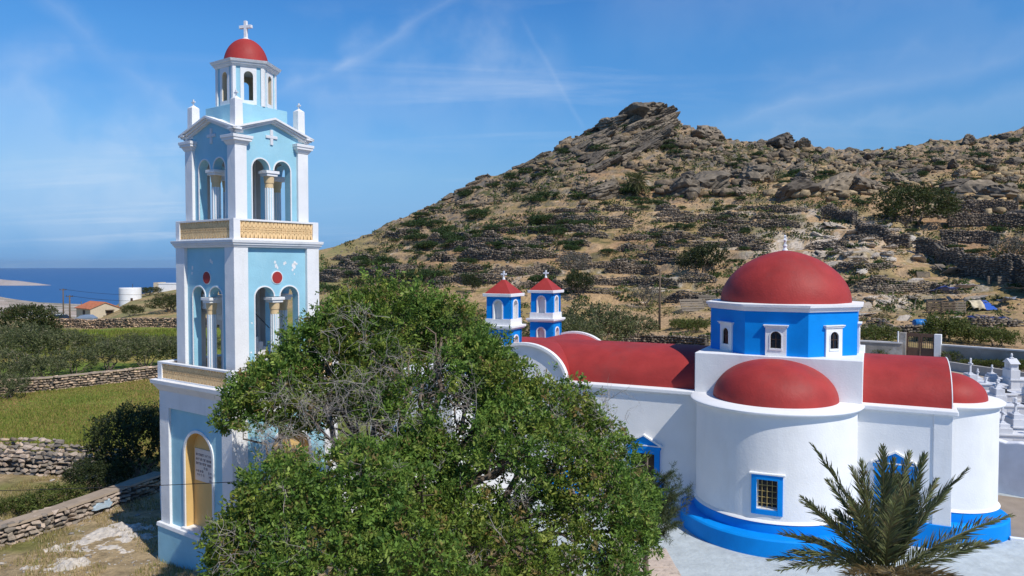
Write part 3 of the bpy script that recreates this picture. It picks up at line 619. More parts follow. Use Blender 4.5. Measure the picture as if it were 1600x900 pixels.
            fs = []; mi = []
            for j in range(2):
                for i in range(n): fs.append((j * n + i, j * n + (i + 1) % n, (j + 1) * n + (i + 1) % n, (j + 1) * n + i)); mi.append(1 if i % 4 == 2 else 0)
            i0 = len(mb.v); mb.v += vs; mb.f += fs; mb.m += mi
            c = mb.build('column', [W, SB], T)
            mb = MB()
            for i in range(24):
                a, a2 = 2 * math.pi * i / 24, 2 * math.pi * (i + 1) / 24
                for (r0, r1, za, zb) in [(.120, .118, zc - .475, zc - .34), (.132, .15, zc - .34, zc - .15)]:
                    mb.poly([f2(r0 * math.cos(a), za, cxw + r0 * math.sin(a)), f2(r0 * math.cos(a2), za, cxw + r0 * math.sin(a2)), f2(r1 * math.cos(a2), zb, cxw + r1 * math.sin(a2)), f2(r1 * math.cos(a), zb, cxw + r1 * math.sin(a))])
            mb.build('ochre_neck', M['pale_ochre'], c)
            mb = MB(); fbox(mb, f2, -.175, .175, cxw - .17, cxw + .165, zc - .15, zc - .08); fbox(mb, f2, -.215, .215, cxw - .2, cxw + .195, zc - .08, zc + .0); mb.build('column_capital', W, c, bevel=.008)
    storey(1.41, 5.12, 8.86, .43, .41, .305, 7.50, .275, 8.86, .10)
    storey(1.208, 9.06, 11.62, .36, .355, .275, 11.04, .28, 12.02, .085, cap=True, apex=12.40)
    # red discs, peeled paint, crosses on the faces
    for k in range(4):
        fn = face_fn(k, 1.41 - .10); mb = MB(); n = 28
        ci = [(.165 * math.cos(2 * math.pi * i / n), .165 * math.sin(2 * math.pi * i / n)) for i in range(n)]
        mb.poly([fn(c, 8.03 + s, .03) for c, s in ci])
        for i in range(n): a, c = ci[i], ci[(i + 1) % n]; mb.poly([fn(a[0], 8.03 + a[1], .03), fn(c[0], 8.03 + c[1], .03), fn(c[0], 8.03 + c[1], -.01), fn(a[0], 8.03 + a[1], -.01)])
        d = mb.build('red_disc', M['red'], T)
        mb = MB(); ri, ro = .165, .19
        for i in range(n):
            a, a2 = 2 * math.pi * i / n, 2 * math.pi * (i + 1) / n
            q = lambda r, t, w: fn(r * math.cos(t), 8.03 + r * math.sin(t), w)
            mb.poly([q(ri, a, .018), q(ro, a, .018), q(ro, a2, .018), q(ri, a2, .018)]); mb.poly([q(ro, a, .018), q(ro, a2, .018), q(ro, a2, -.01), q(ro, a, -.01)])
        mb.build('disc_border', W, d)
        fn = face_fn(k, 1.208 - .085); mb = MB()
        fbox(mb, fn, -.045, .045, -.01, .035, 11.74, 11.92); fbox(mb, fn, -.045, .045, -.01, .035, 12.0, 12.16); fbox(mb, fn, -.19, .19, -.01, .036, 11.92, 12.0)
        mb.build('wall_cross', M['marble'], T, bevel=.008)
        rr = random.Random(30 + k); fn = face_fn(k, 1.41 - .10); mb = MB()
        for (u, z, s) in ([(-.05, 8.46, .05), (-.02, 8.36, .06), (.03, 8.30, .04), (.25, 8.42, .05), (.30, 8.44, .04), (.58, 8.36, .09), (.62, 8.44, .07), (.54, 8.24, .05), (.68, 8.42, .04), (.6, 8.12, .025), (-.82, 6.8, .03), (-.85, 6.0, .03), (-.8, 5.6, .035)] if k == 1 else [(.18, 8.5, .06), (.25, 8.45, .05), (-.72, 8.3, .06), (-.74, 8.15, .05), (.3, 7.6, .02)]):
            n = 11; ring = [(u + s * rr.uniform(.5, 1.1) * math.cos(2 * math.pi * i / n), z + s * rr.uniform(.5, 1.2) * math.sin(2 * math.pi * i / n)) for i in range(n)]
            mb.poly([fn(a, c, .004) for a, c in ring])
        mb.build('peeled_patch', W, T)
    # floors, stair, inside
    mb = MB(); mb.frustum(0, 0, 1.33, 1.33, 4.9, 5.125); mb.build('floor', M['grey_inside'], T)
    mb = MB()
    for i in range(11):
        y = -1.0 + i * .17; z = 7.55 - i * .165
        mb.box(-1.0, -.35, y, y + .19, z - .33, z); mb.box(-1.0, -.35, y + .0, y + .175, z - .42, z - .329)
    st = mb.build('stair', W, T)
    mb = MB(); mb.tube([(-.36, -1.0, 8.35), (-.36, .95, 6.46)], .015); mb.tube([(-.36, -.6, 7.2), (-.36, -.6, 7.97)], .012); mb.tube([(-.36, .3, 6.3), (-.36, .3, 7.1)], .012); mb.build('handrail', M['iron'], st)
    mb = MB(); mb.box(-1.1, .2, -1.08, 1.08, 8.62, 8.86); mb.build('ceiling', W, T)
    cornice(0, [(1.425, 1.45, 8.86, 8.92), (1.47, 1.475, 8.92, 8.975), (1.50, 1.515, 8.975, 9.06)], 'storey_cornice')
    balcony(1.405, 9.06, 9.625, .20, 'balustrade')
    # gables, roof, pinnacles
    for k in range(4):
        fn = face_fn(k, 1.208); mb = MB()
        for (w1, dz, th) in [(.02, -.13, .045), (.075, -.085, .045), (.125, -.04, .055)]:
            for s in (-1, 1):
                e = 1.208 + w1; za = 12.045 + dz; zb = 12.47 + dz
                zc = za + (zb - za) * 0; q = [(s * e, zc), (0, zb), (0, zb + th), (s * e, zc + th)]
                mb.hexa([fn(a, z, w1) for a, z in q] + [fn(a, z, -.14) for a, z in q])
        mb.build('gable_moulding', W, T)
    mb = MB()
    for k in (0, 1):
        fn = face_fn(k, 1.208)
        for kk in (k, k + 2):
            f = face_fn(kk, 1.208); mb.poly([f(-1.2, 12.03, -.13), f(0, 12.46, -.13), f(0, 12.46, -1.21)]); mb.poly([f(1.2, 12.03, -.13), f(0, 12.46, -1.21), f(0, 12.46, -.13)])
    mb.build('gable_roof', W, T)
    mb = MB(); mb.frustum(0, 0, .80, .80, 12.0, 12.85); mb.build('lantern_base', SB, T, bevel=.01)
    for sx, sy in [(-1, -1), (1, -1), (1, 1), (-1, 1)]:
        mb = MB(); c = 1.03; mb.frustum(sx * c, sy * c, .125, .115, 11.95, 12.85); mb.frustum(sx * c, sy * c, .115, .01, 12.85, 12.94)
        p = mb.build('pinnacle', W, T, bevel=.006)
        mb = MB(); cross_mb(mb, (sx * c, sy * c, 12.92), .16, .062, .03, 'x', .022); mb.build('pinnacle_cross', W, p)
    # hexagonal lantern; one face looks the way the niche face does
    RW, n6 = .83, 6; ap = RW * math.cos(math.pi / 6)
    def hexfn(k, r):
        a = -math.pi / 2 + k * math.pi / 3; c, s = math.cos(a), math.sin(a)
        return lambda u, z, w: ((r + w) * c - u * s, (r + w) * s + u * c, z)
    for k in range(6):
        fn = hexfn(k, ap); hw = RW / 2
        f2 = lambda u, z, w, fn=fn: fn(u, z, w - .03)
        mb = MB(); arch_wall(mb, f2, -hw + .005, hw - .005, 12.85, 13.95, [(0, .125, 13.0, 13.68, .125)], .13, 14, 0, 1, 1); mb.build('lantern_wall', [SB, M['cream']], T)
        mb = MB(); arch_wall(mb, lambda u, z, w, fn=fn: fn(u, z, w - .012), -.215, .215, 12.88, 13.93, [(0, .122, 12.99, 13.68, .122)], .017, 14); mb.build('lantern_window_border', W, T)
        a = -math.pi / 2 + (k + .5) * math.pi / 3
        mb = MB(); c, s = math.cos(a), math.sin(a)
        for sg, kk in ((1, k), (-1, k + 1)):
            f = hexfn(kk, ap); fbox(mb, f, sg * hw - (.085 if sg > 0 else 0), sg * hw + (0 if sg > 0 else .085), -.1, .004, 12.85, 13.94)
        mb.build('lantern_pilaster', W, T)
    mb = MB(); ph = -math.pi / 3
    for (r0, r1, za, zb) in [(.85, .88, 13.93, 13.98), (.905, .91, 13.98, 14.03), (.945, .985, 14.03, 14.10), (.985, .60, 14.10, 14.125)]: mb.ngon_prism(6, r0, r1, za, zb, ph)
    mb.build('lantern_cornice', W, T, bevel=.006)
    mb = MB(); R, rise = .615, .77; mb.lathe([(R * math.cos(t), 14.11 + rise * math.sin(t)) for t in np.linspace(0, math.pi / 2 - .02, 16)], 48); mb.build('red_dome', M['red'], T, smooth=True)
    mb = MB(); mb.lathe([(.11, 14.85), (.10, 14.885), (.05, 14.91), (.045, 14.94)], 16); cross_mb(mb, (0, 0, 14.9), .50, .20, .085, 'x', 0, 1.0)
    mb.v[-24:] = [(x * math.cos(.35) - y * math.sin(.35), x * math.sin(.35) + y * math.cos(.35), z) for x, y, z in mb.v[-24:]]
    mb.build('dome_cross', W, T, bevel=.006)
    return T
TOWER = build_tower()
# ------------------------------------------------------------------ the church
def build_church():
    CH = empty('church', (9.535, 25.73, 0), R_(-26.3))
    tag(CH, 'white church with red vaults and a red dome on a cobalt blue drum', 'church')
    W, RD, BL = M['white'], M['red'], M['blue']
    H, ZC, ZW = 2.545, 4.0, 4.15
    ID = lambda x, y, z: (x, y, z)
    fS = lambda u, z, w: (u, -H - w, z)           # south wall plane
    fN = lambda u, z, w: (-u, H + w, z)
    def door(fn, uc, name, zb=.12, dz=0):
        """blue framed doorway under a small pediment, with dark leaves behind"""
        D = empty(name); D.parent = CH
        mb = MB(); fbox(mb, fn, uc - .56, uc - .38, -.05, .09, zb, 2.02 + dz); fbox(mb, fn, uc + .38, uc + .56, -.05, .09, zb, 2.02 + dz); fbox(mb, fn, uc - .38, uc + .38, -.05, .085, 1.86 + dz, 2.02 + dz); fbox(mb, fn, uc - .60, uc + .60, -.05, .11, 2.021 + dz, 2.13 + dz)
        mb.build('frame', BL, D, bevel=.008)
        mb = MB(); a, b_, c = (uc - .60, 2.13 + dz), (uc + .60, 2.13 + dz), (uc, 2.47 + dz)
        mb.mesh([fn(*a, .07), fn(*b_, .07), fn(*c, .07), fn(*a, -.03), fn(*b_, -.03), fn(*c, -.03)], [(0, 1, 2), (3, 5, 4), (0, 3, 4, 1), (1, 4, 5, 2), (2, 5, 3, 0)]); mb.build('pediment', BL, D)
        mb = MB()
        for s in (-1, 1):
            q = [(uc + s * .66, 2.11 + dz), (uc, 2.48 + dz), (uc, 2.54 + dz), (uc + s * .66, 2.17 + dz)]; mb.hexa([fn(a_, z, .13) for a_, z in q] + [fn(a_, z, -.02) for a_, z in q])
        fbox(mb, fn, uc - .58, uc + .58, .07, .115, 2.131 + dz, 2.16 + dz)
        mb.build('pediment_moulding', W, D)
        for s in (-1, 1):
            mb = MB(); fbox(mb, fn, uc + (0.005 if s > 0 else -.375), uc + (.375 if s > 0 else -.005), -.16, -.11, zb, 1.86 + dz)
            for zz in (.35, 1.1): fbox(mb, fn, uc + s * .19 - .13, uc + s * .19 + .13, -.111, -.09, zz, zz + .6)
            mb.build('door_leaf', M['dark_wood'], D)
    # walls
    WL = -10.6; WE = 4.92
    mb = MB(); arch_wall(mb, fS, WL, -2.3, -.3, ZC, [(-4.264, .38, .12, 1.86, 0), (-6.55, .3, 1.2, 2.2, 0)], .45, 1, cap=False); mb.build('nave_wall', W, CH)
    door(fS, -4.264, 'side_door')
    mb = MB(); fbox(mb, fS, -6.92, -6.85, -.05, .05, 1.2, 2.2); fbox(mb, fS, -6.25, -6.18, -.05, .05, 1.2, 2.2); fbox(mb, fS, -6.92, -6.18, -.05, .05, 2.2, 2.3); fbox(mb, fS, -6.92, -6.18, -.05, .05, 1.1, 1.2); w = mb.build('nave_window', BL, CH)
    mb = MB(); fbox(mb, fS, -6.85, -6.25, -.2, -.15, 1.2, 2.2); mb.build('pane', M['dark_glass'], w)
    mb = MB(); arch_wall(mb, fN, -4.0, -WL, -.3, ZC, [], .45, 1, cap=False); mb.build('nave_wall', W, CH)
    mb = MB(); arch_wall(mb, lambda u, z, w: (WL - w, -u, z), -H, H, -.3, 5.3, [(0, .7, .1, 2.2, .6)], .45, 14, top=lambda u: ZC + 1.35 * math.sqrt(max(0, 1 - (u / H) ** 2)), breaks=tuple(np.linspace(-2.5, 2.5, 21))); mb.build('west_wall', W, CH)
    mb = MB(); mb.box(WL - .1 + .05, WL - .1 + .3 + .0, -.7, .7, .1, 2.6); mb.build('west_door', M['dark_wood'], CH)
    mb = MB(); arch_wall(mb, fS, 2.3, 4.44, -.3, ZC, [(3.455, .38, .12, 2.14, 0)], .45, 1, cap=False); mb.build('east_arm_wall', W, CH)
    door(fS, 3.455, 'side_door', .12, .28)
    mb = MB(); mb.box(4.44, WE, -H - .035, -H + .4, -.3, ZC); mb.build('corner_pilaster', W, CH, bevel=.012)
    mb = MB(); mb.box(4.50, WE - .002, -H + .4, H, -.3, ZC); mb.box(2.3, 4.5, H - .45, H, -.3, ZC); mb.build('east_wall', W, CH)
    # crossing block
    mb = MB(); mb.box(-H, H, -H + .004, H, 3.2, 5.45); mb.build('crossing_block', W, CH, bevel=.02)
    # cornices: a white flat band round the wall heads
    mb = MB(); mb.box(WL + .02, -H + .01, -H - .11, H + .11, ZC, ZW - .003); mb.box(H - .01, WE + .14, -H - .13, H + .13, ZC - .003, ZW - .006); mb.build('cornice', W, CH, bevel=.03)
    # vaults
    def vault(mb, along, a0, a1, hw, z0, rise, n=40, nx=24):
        vs = []; 
        for i in range(nx + 1):
            a = a0 + (a1 - a0) * i / nx
            for k in range(n + 1):
                t = math.pi * k / n; q = -hw * math.cos(t); z = z0 + rise * math.sin(t) ** .92
                vs.append((a, q, z) if along == 'x' else (q - 8.85, a, z))
        fs = [(i * (n + 1) + k, i * (n + 1) + k + 1, (i + 1) * (n + 1) + k + 1, (i + 1) * (n + 1) + k) for i in range(nx) for k in range(n)]
        mb.mesh(vs, fs); return mb
    mb = vault(MB(), 'x', -10.4, -H + .01, 2.24, ZW - .02, 1.27); mb.build('nave_vault', RD, CH, smooth=True)
    mb = vault(MB(), 'y', -H - .06, H + .06, 1.70, ZW - .02, 1.275); mb.build('transept_vault', RD, CH, smooth=True)
    mb = vault(MB(), 'x', H - .01, WE + .02, 2.24, ZW - .02, 1.27); mb.build('east_vault', RD, CH, smooth=True)
    mb = MB()   # closing wall of the east vault
    mb.poly([(WE + .021, -2.24 * math.cos(math.pi * k / 40), ZW - .02 + 1.27 * math.sin(math.pi * k / 40) ** .92) for k in range(41)]); mb.build('vault_end', RD, CH)
    mb = MB(); n = 40
    for k in range(n):
        p = [(-2.24 * math.cos(math.pi * j / n), ZW - .02 + 1.27 * math.sin(math.pi * j / n) ** .92) for j in (k, k + 1)]
        o = [(q * 1.002, ZW - .02 + (z - ZW + .02) * 1.002 + .003) for q, z in p]
        mb.hexa([(WE + .0, p[0][0], p[0][1]), (WE + .026, p[0][0], p[0][1]), (WE + .026, p[1][0], p[1][1]), (WE, p[1][0], p[1][1]), (WE, o[0][0], o[0][1]), (WE + .026, o[0][0], o[0][1]), (WE + .026, o[1][0], o[1][1]), (WE, o[1][0], o[1][1])])
    mb.build('vault_rim', W, CH)
    # gables of the west cross vault
    for fn, nm in ((fS, 'gable_wall'), (fN, 'gable_wall')):
        c = -8.85 if fn is fS else 8.85; mb = MB(); n = 32
        pts = [fn(c - 1.68 * math.cos(math.pi * k / n), ZC - .002 + 1.41 * math.sin(math.pi * k / n) ** .92, .0) for k in range(n + 1)]
        back = [fn(c - 1.68 * math.cos(math.pi * k / n), ZC - .002 + 1.41 * math.sin(math.pi * k / n) ** .92, -.3) for k in range(n + 1)]
        mb.poly(pts); mb.poly(back[::-1]); mb.build(nm, W, CH)
        mb = MB()
        for k in range(n):
            q = lambda r, j, w: fn(c - (1.66 + r) * math.cos(math.pi * j / n), ZC + .0 + (1.39 + r) * math.sin(math.pi * j / n) ** .92, w)
            mb.hexa([q(0, k, .12), q(0, k + 1, .12), q(0, k + 1, -.1), q(0, k, -.1), q(.10, k, .12), q(.10, k + 1, .12), q(.10, k + 1, -.1), q(.10, k, -.1)])
        mb.build('gable_rim', W, CH)
    # apses
    def apse(cx, cy, ang, r, half, name, win=None, dome_r=1.9, rise=1.24, ringw=.48, cor=.2):
        """half round apse; ang is the direction it points to; its angle runs along the wall"""
        P = empty(name, (0, 0, 0)); P.parent = CH
        fn = lambda u, z, w: (cx + (r + w) * math.cos(ang + u / r), cy + (r + w) * math.sin(ang + u / r), z)
        a = half * r; br = tuple(np.linspace(-a, a, 61)[1:-1]); mb = MB()
        arch_wall(mb, fn, -a, a, -.3, ZC, [(win[0], win[1], win[2], win[3], 0)] if win else [], .35, 1, breaks=br, cap=False)
        mb.build('apse_wall', W, P, auto=30, smooth=True)
        def ring(nm, prof, mat):
            mb = MB(); mb.lathe(prof, 64, ang - half, ang + half, cx, cy); return mb.build(nm, mat, P, smooth=True, auto=35)
        ring('apse_cornice', [(r - .35, ZC - .0), (r + .03, ZC - .005), (r + cor - .04, ZC + .02), (r + cor, ZC + .07), (r + cor, ZC + .10), (r + cor - .05, ZC + .135), (dome_r - .1, ZC + .15)], W)
        ring('plinth_band', [(r - .1, .84), (r + .03, .86), (r + .055, .83), (r + .055, .50)], BL)
        ring('white_edge', [(r - .02, .955), (r + .05, .905), (r + .075, .87), (r + .02, .845)], W)
        ring('plinth_step', [(r - .1, .585), (r + ringw - .05, .545), (r + ringw, .50), (r + ringw + .03, -.3)], BL)
        mb = MB(); n = 20; prof = [(dome_r * math.cos(t) ** .95 if t < 1.56 else .02, ZW - .01 + rise * math.sin(t)) for t in np.linspace(0, math.pi / 2 - .005, n)]
        mb.lathe(prof, 56, ang - math.pi / 2 - .02, ang + math.pi / 2 + .02, cx, cy); mb.build('half_dome', RD, P, smooth=True)
        if win:
            uc, hw, zb, zt = win; wn = empty('apse_window'); wn.parent = P
            mb = MB(); f = .145
            fbox(mb, fn, uc - hw - f, uc - hw, -.08, .045, zb - f, zt + f); fbox(mb, fn, uc + hw, uc + hw + f, -.08, .045, zb - f, zt + f)
            fbox(mb, fn, uc - hw, uc + hw, -.08, .043, zt, zt + f); fbox(mb, fn, uc - hw, uc + hw, -.08, .043, zb - f, zb); mb.build('frame', BL, wn, bevel=.006)
            mb = MB(); fbox(mb, fn, uc - hw - f - .06, uc + hw + f + .06, -.05, .11, zt + f + .001, zt + f + .065); mb.build('lintel', W, wn, bevel=.02)
            mb = MB(); fbox(mb, fn, uc - hw, uc + hw, -.3, -.27, zb, zt); mb.build('pane', M['dark_glass'], wn)
            mb = MB(); fbox(mb, fn, uc - hw, uc + hw, -.26, -.0, zb - .001, zb + .03); mb.build('sill', W, wn)
            for i in range(3): u = uc - hw + 2 * hw * (i + 1) / 4; mb = MB(); mb.tube([fn(u, zb, -.06), fn(u, zt, -.06)], .009, 5); mb.build('bar', M['brass'], wn)
            for i in range(4): z = zb + (zt - zb) * (i + 1) / 5; mb = MB(); mb.tube([fn(uc - hw, z, -.065), fn(uc + hw, z, -.065)], .009, 5); mb.build('bar', M['brass'], wn)
    apse(0, -H, -math.pi / 2, 2.42, math.pi / 2, 'south_apse', win=(.10, .29, 1.24, 2.12), cor=.19)
    apse(WE, 0, 0, 1.46, math.pi / 2, 'east_apse', dome_r=1.16, rise=.80, cor=.17, ringw=.34)
    mb = MB(); mb.box(WL - .05, -H - 1, -H - .06, -H + .1, -.3, .88); mb.build('wall_plinth', BL, CH, bevel=.015); mb = MB(); mb.box(2.2, WE + .05, -H - .07, -H + .1, -.3, .75); mb.build('wall_plinth', BL, CH, bevel=.015)
    # drum, dome
    R8 = 2.53; ap = R8 * math.cos(math.pi / 8); hw8 = R8 * math.sin(math.pi / 8)
    mb = MB(); mb.ngon_prism(8, R8, R8, 5.44, 6.90, math.pi / 8); mb.build('drum', BL, CH)
    mb = MB()
    for (r0, r1, za, zb) in [(R8 + .06, R8 + .08, 6.88, 6.95), (R8 + .11, R8 + .12, 6.95, 7.02), (R8 + .17, R8 + .18, 7.02, 7.10), (R8 + .18, 2.0, 7.10, 7.13)]: mb.ngon_prism(8, r0, r1, za, zb, math.pi / 8)
    mb.build('drum_cornice', W, CH, bevel=.008)
    R, rise = 2.15, 1.62
    prof = []
    for t in np.linspace(0, 1, 26):
        r = R * math.cos(t * math.pi / 2); q = r / R; prof.append((max(r, .02), 7.11 + rise * (math.sqrt(max(0, 1 - q * q)) + .10 * (1 - q) ** 1.5)))
    mb = MB(); mb.lathe(prof, 72); mb.build('great_dome', RD, CH, smooth=True)
    zt = prof[-1][1]
    mb = MB(); mb.lathe([(.10, zt - .04), (.085, zt + .03), (.05, zt + .06), (.06, zt + .12), (.075, zt + .16), (.05, zt + .2)], 12); cross_mb(mb, (0, 0, zt + .1), .38, .13, .07, 'y', .05); mb.build('dome_cross', W, CH)
    for k in range(8):
        a = -math.pi / 2 + k * math.pi / 4; c, s = math.cos(a), math.sin(a)
        fn = lambda u, z, w, c=c, s=s: ((ap + w) * c - u * s, (ap + w) * s + u * c, z)
        wn = empty('drum_window'); wn.parent = CH
        mb = MB(); arch_wall(mb, lambda u, z, w: fn(u, z, w + .06), -.32, .32, 5.455, 6.37, [(0, .165, 5.70, 6.08, .165)], .065, 14); mb.build('surround', W, wn)
        mb = MB(); arch_band(mb, lambda u, z, w: fn(u, z, w + .06), 0, .165, 5.66, 6.08, .165, .03, -.01, .015, 14); fbox(mb, fn, -.20, .20, .05, .085, 5.64, 5.70); mb.build('border', W, wn)
        mb = MB(); fbox(mb, fn, -.36, .36, -.01, .10, 6.37, 6.42); fbox(mb, fn, -.385, .385, -.01, .13, 6.42, 6.455); mb.build('cap', W, wn, bevel=.008)
        mb = MB(); fbox(mb, fn, -.17, .17, .002, .012, 5.70, 6.25); mb.build('pane', M['dark_glass'], wn)
        mb = MB(); fbox(mb, fn, -.014, .014, .012, .03, 5.70, 6.24); fbox(mb, fn, -.16, .16, .012, .028, 5.97, 5.995); fbox(mb, fn, -.16, -.135, .012, .03, 5.7, 6.1); fbox(mb, fn, .135, .16, .012, .03, 5.7, 6.1)
        arch_band(mb, fn, 0, .135, 5.7, 6.08, .135, .03, .005, .03, 12); mb.build('muntin', M['dark_wood'], wn)
    # twin turrets over the west end
    def turret(cx, cy):
        Tt = empty('bell_turret', (cx, cy, 0)); Tt.parent = CH; h = .50
        def stage(half, z0, z1, op, nm):
            for k in range(4):
                fn = face_fn(k, half); mb = MB(); arch_wall(mb, fn, -half + .001 * (k % 2), half - .001 * (k % 2), z0, z1, [op], .16, 14, 0, 1, 1); mb.build(nm, [BL, W], Tt)
                mb = MB(); arch_band(mb, fn, op[0], op[1], op[2], op[3], op[4], .05, -.01, .022, 14); mb.build('arch_border', W, Tt)
            mb = MB(); mb.frustum(0, 0, half - .165, half - .165, z0, z1 - .05); mb.build('back_plaster', W, Tt)
        stage(.52, 4.0, 5.92, (0, .17, 4.9, 5.50, .17), 'lower_stage_wall')
        stage(.49, 6.10, 7.17, (0, .17, 6.12, 6.85, .17), 'belfry_wall')
        mb = MB(); mb.frustum(0, 0, .60, .61, 5.93, 5.99); mb.frustum(0, 0, .65, .655, 5.99, 6.08); mb.build('turret_cornice', W, Tt, bevel=.01)
        for k in range(4):
            fn = face_fn(k, .53); mb = MB(); fbox(mb, fn, -.53 + .001 * (k % 2), -.20, -.05, .0, 6.08, 6.33); fbox(mb, fn, .20, .53 - .001 * (k % 2), -.05, 0, 6.08, 6.33); fbox(mb, fn, -.2, .2, -.06, -.005, 6.08, 6.31); mb.build('parapet', W, Tt)
        mb = MB(); mb.frustum(0, 0, .60, .61, 7.17, 7.29); mb.build('eave', W, Tt, bevel=.012)
        mb = MB(); mb.frustum(0, 0, .55, .02, 7.29, 7.84); mb.build('pyramid_roof', RD, Tt)
        mb = MB(); mb.lathe([(.06, 7.78), (.05, 7.86), (.025, 7.9)], 10); cross_mb(mb, (0, 0, 7.84), .27, .085, .05, 'x', .042); mb.build('turret_cross', W, Tt)
    turret(-9.99, -2.02); turret(-9.99, 2.02)
    return CH
CHURCH = build_church()

# ------------------------------------------------------------------ yard, retaining wall, slab topped walls, annex
def church_pt(x, y, z=0): return CHURCH.matrix_basis @ Vector((x, y, z))
def build_yard():
    mt = paint('rough_limewashed_paving', (.44, .485, .49), .85, .12, 2.2, 1.0, 9, stain=(.30, .31, .29), stain_amt=.6, sscale=.9, sstretch=(1, .5, 1))
    mb = MB(); pts = [(2.2, 8), (26, 8), (26, 22.6), (19.6, 26.2), (15.5, 34), (-2.5, 33.5), (-.6, 24), (2.2, 18)]
    n = len(pts); mb.poly([(x, y, .02) for x, y in pts]); mb.mesh([(x, y, .02) for x, y in pts] + [(x, y, -.4) for x, y in pts], [(k, (k + 1) % n, n + (k + 1) % n, n + k) for k in range(n)])
    tag(mb.build('courtyard', mt), kind='structure')
    # brown worn path at the far right corner and its white edging
    pm = paint('worn_brown_concrete', (.30, .245, .19), .9, .12, 1.5, .5, 14)
    mb = MB(); q = [(15.2, 22.2), (23, 18.8), (25.5, 22.0), (16.4, 27.2)]; mb.mesh([(x, y, .024) for x, y in q] + [(x, y, -.2) for x, y in q], [(0, 1, 2, 3), (0, 1, 5, 4), (1, 2, 6, 5), (2, 3, 7, 6), (3, 0, 4, 7)]); tag(mb.build('path', pm), kind='structure')
    mb = MB(); mb.bar((15.15, 22.15, .06), (23, 18.72, .06), .16, .1); o = mb.build('path_kerb', M['white'], bevel=.015); tag(o, kind='structure')
    # white retaining wall of the cemetery
    A, B_ = at(1540, 700, 27.2), at(1700, 745, 25.0); mb = MB(); d = (B_ - A); d.z = 0; d.normalize(); nrm = Vector((-d.y, d.x, 0))
    for i in range(8):
        p = A + (B_ - A) * (i / 8); q = A + (B_ - A) * ((i + 1) / 8); z0, z1 = 1.93 + .05 * math.sin(i * 2.3), 1.93 + .05 * math.sin(i * 2.3 + 2.3)
        mb.hexa([(p.x, p.y, -.3), (q.x, q.y, -.3), (q.x + nrm.x * .4, q.y + nrm.y * .4, -.3), (p.x + nrm.x * .4, p.y + nrm.y * .4, -.3), (p.x, p.y, z0), (q.x, q.y, z1), (q.x + nrm.x * .4, q.y + nrm.y * .4, z1), (p.x + nrm.x * .4, p.y + nrm.y * .4, z0)])
    o = mb.build('retaining_wall', paint('aged_whitewash', (.76, .76, .78), .8, .08, 2, .3, 18, stain=(.42, .41, .40), stain_amt=.55, sscale=1.5), bevel=.04)
    tag(o, 'white plastered retaining wall at the right edge, below the marble tombs', 'wall')
    # bench like walls topped with pitted stone slabs, beside the pine
    def slab_wall(name, x0, x1, y0, y1, z, n, label, white_edge):
        w = empty(name, ((x0 + x1) / 2, (y0 + y1) / 2, 0)); tag(w, label, 'wall')
        mb = MB(); mb.box(x0 + .04, x1 - (.0 if white_edge else .04), y0 + .04, y1 - .04, -.2, z - (.0 if white_edge else .08)); b = mb.build('wall_body', M['white'], w, bevel=.015); b.location = -w.location
        for i in range(n):
            a, c = y0 + (y1 - y0) * i / n, y0 + (y1 - y0) * (i + 1) / n; j = rnd.uniform(-.015, .015)
            mb = MB(); mb.box(x0 + j, x1 - (.07 if white_edge else 0) + j, a + .012, c - .012, z - .08, z + (.012 if white_edge else 0) + rnd.uniform(-.006, .006)); s = mb.build('slab', M['slab'], w, bevel=.012); s.location = -w.location
    slab_wall('slab_topped_wall', 2.05, 3.95, 15.6, 18.6, 1.15, 5, 'low wall under the pine topped by a row of pitted stone slabs', False)
    slab_wall('slab_topped_step', 2.6, 3.62, 12.6, 14.7, 1.2, 4, 'white edged block with pitted slab top at the bottom edge of the photo', True)
    # annex half seen through the tree
    a = empty('annex', (-2.4, 29.6, 0), R_(-26.3)); tag(a, 'small white flat roofed annex half seen through the big tree', 'building')
    mb = MB(); mb.box(-2.6, 1.2, -2.0, 2.0, -.4, 3.9); mb.build('wall', M['white'], a, bevel=.02)
    mb = MB(); mb.box(-2.7, 1.3, -2.1, 2.1, 3.9, 4.05); mb.build('roof', M['white'], a, bevel=.02)
    mb = MB(); mb.box(-1.5, -.5, -2.06, -1.99, 0, 2.1); d_ = mb.build('door', M['blue'], a)
    # courtyard wall between the bell tower and the church
    mb = MB(); mb.box(-3.2, 3.2, -.15, .15, -.5, 1.5); o = mb.build('courtyard_wall', M['white'], bevel=.02); o.location = (-2.6, 24.6, 0); o.rotation_euler = (0, 0, R_(12)); tag(o, 'white courtyard wall glimpsed through the branches of the big tree', 'wall')
build_yard()
# ------------------------------------------------------------------ foliage builders
def rng(seed): return np.random.default_rng(seed)
def unit(v): return v / np.maximum(np.linalg.norm(v, axis=-1, keepdims=True), 1e-9)
def leaf_quads(P, D, L, Wd, g):
    """rhombic leaves: base P, direction D, length L, width Wd"""
    n = len(P); S = unit(np.cross(D, unit(g.normal(size=(n, 3))))); L = np.broadcast_to(np.asarray(L), (n,))[:, None]; Wd = np.broadcast_to(np.asarray(Wd), (n,))[:, None]
    V = np.stack([P, P + D * L * .45 + S * Wd * .5, P + D * L, P + D * L * .5 - S * Wd * .5], 1)
    return V.reshape(-1, 3), np.arange(4 * n).reshape(n, 4)
def leaf_colors(n, g, pal, w, var=.25):
    pal = np.array(pal); c = pal[g.choice(len(pal), size=n, p=np.array(w) / np.sum(w))]
    return c * (1 - var + 2 * var * g.random((n, 1)))
PAL_GREEN = [(.088, .165, .028), (.150, .245, .040), (.225, .295, .056), (.22, .175, .062)]
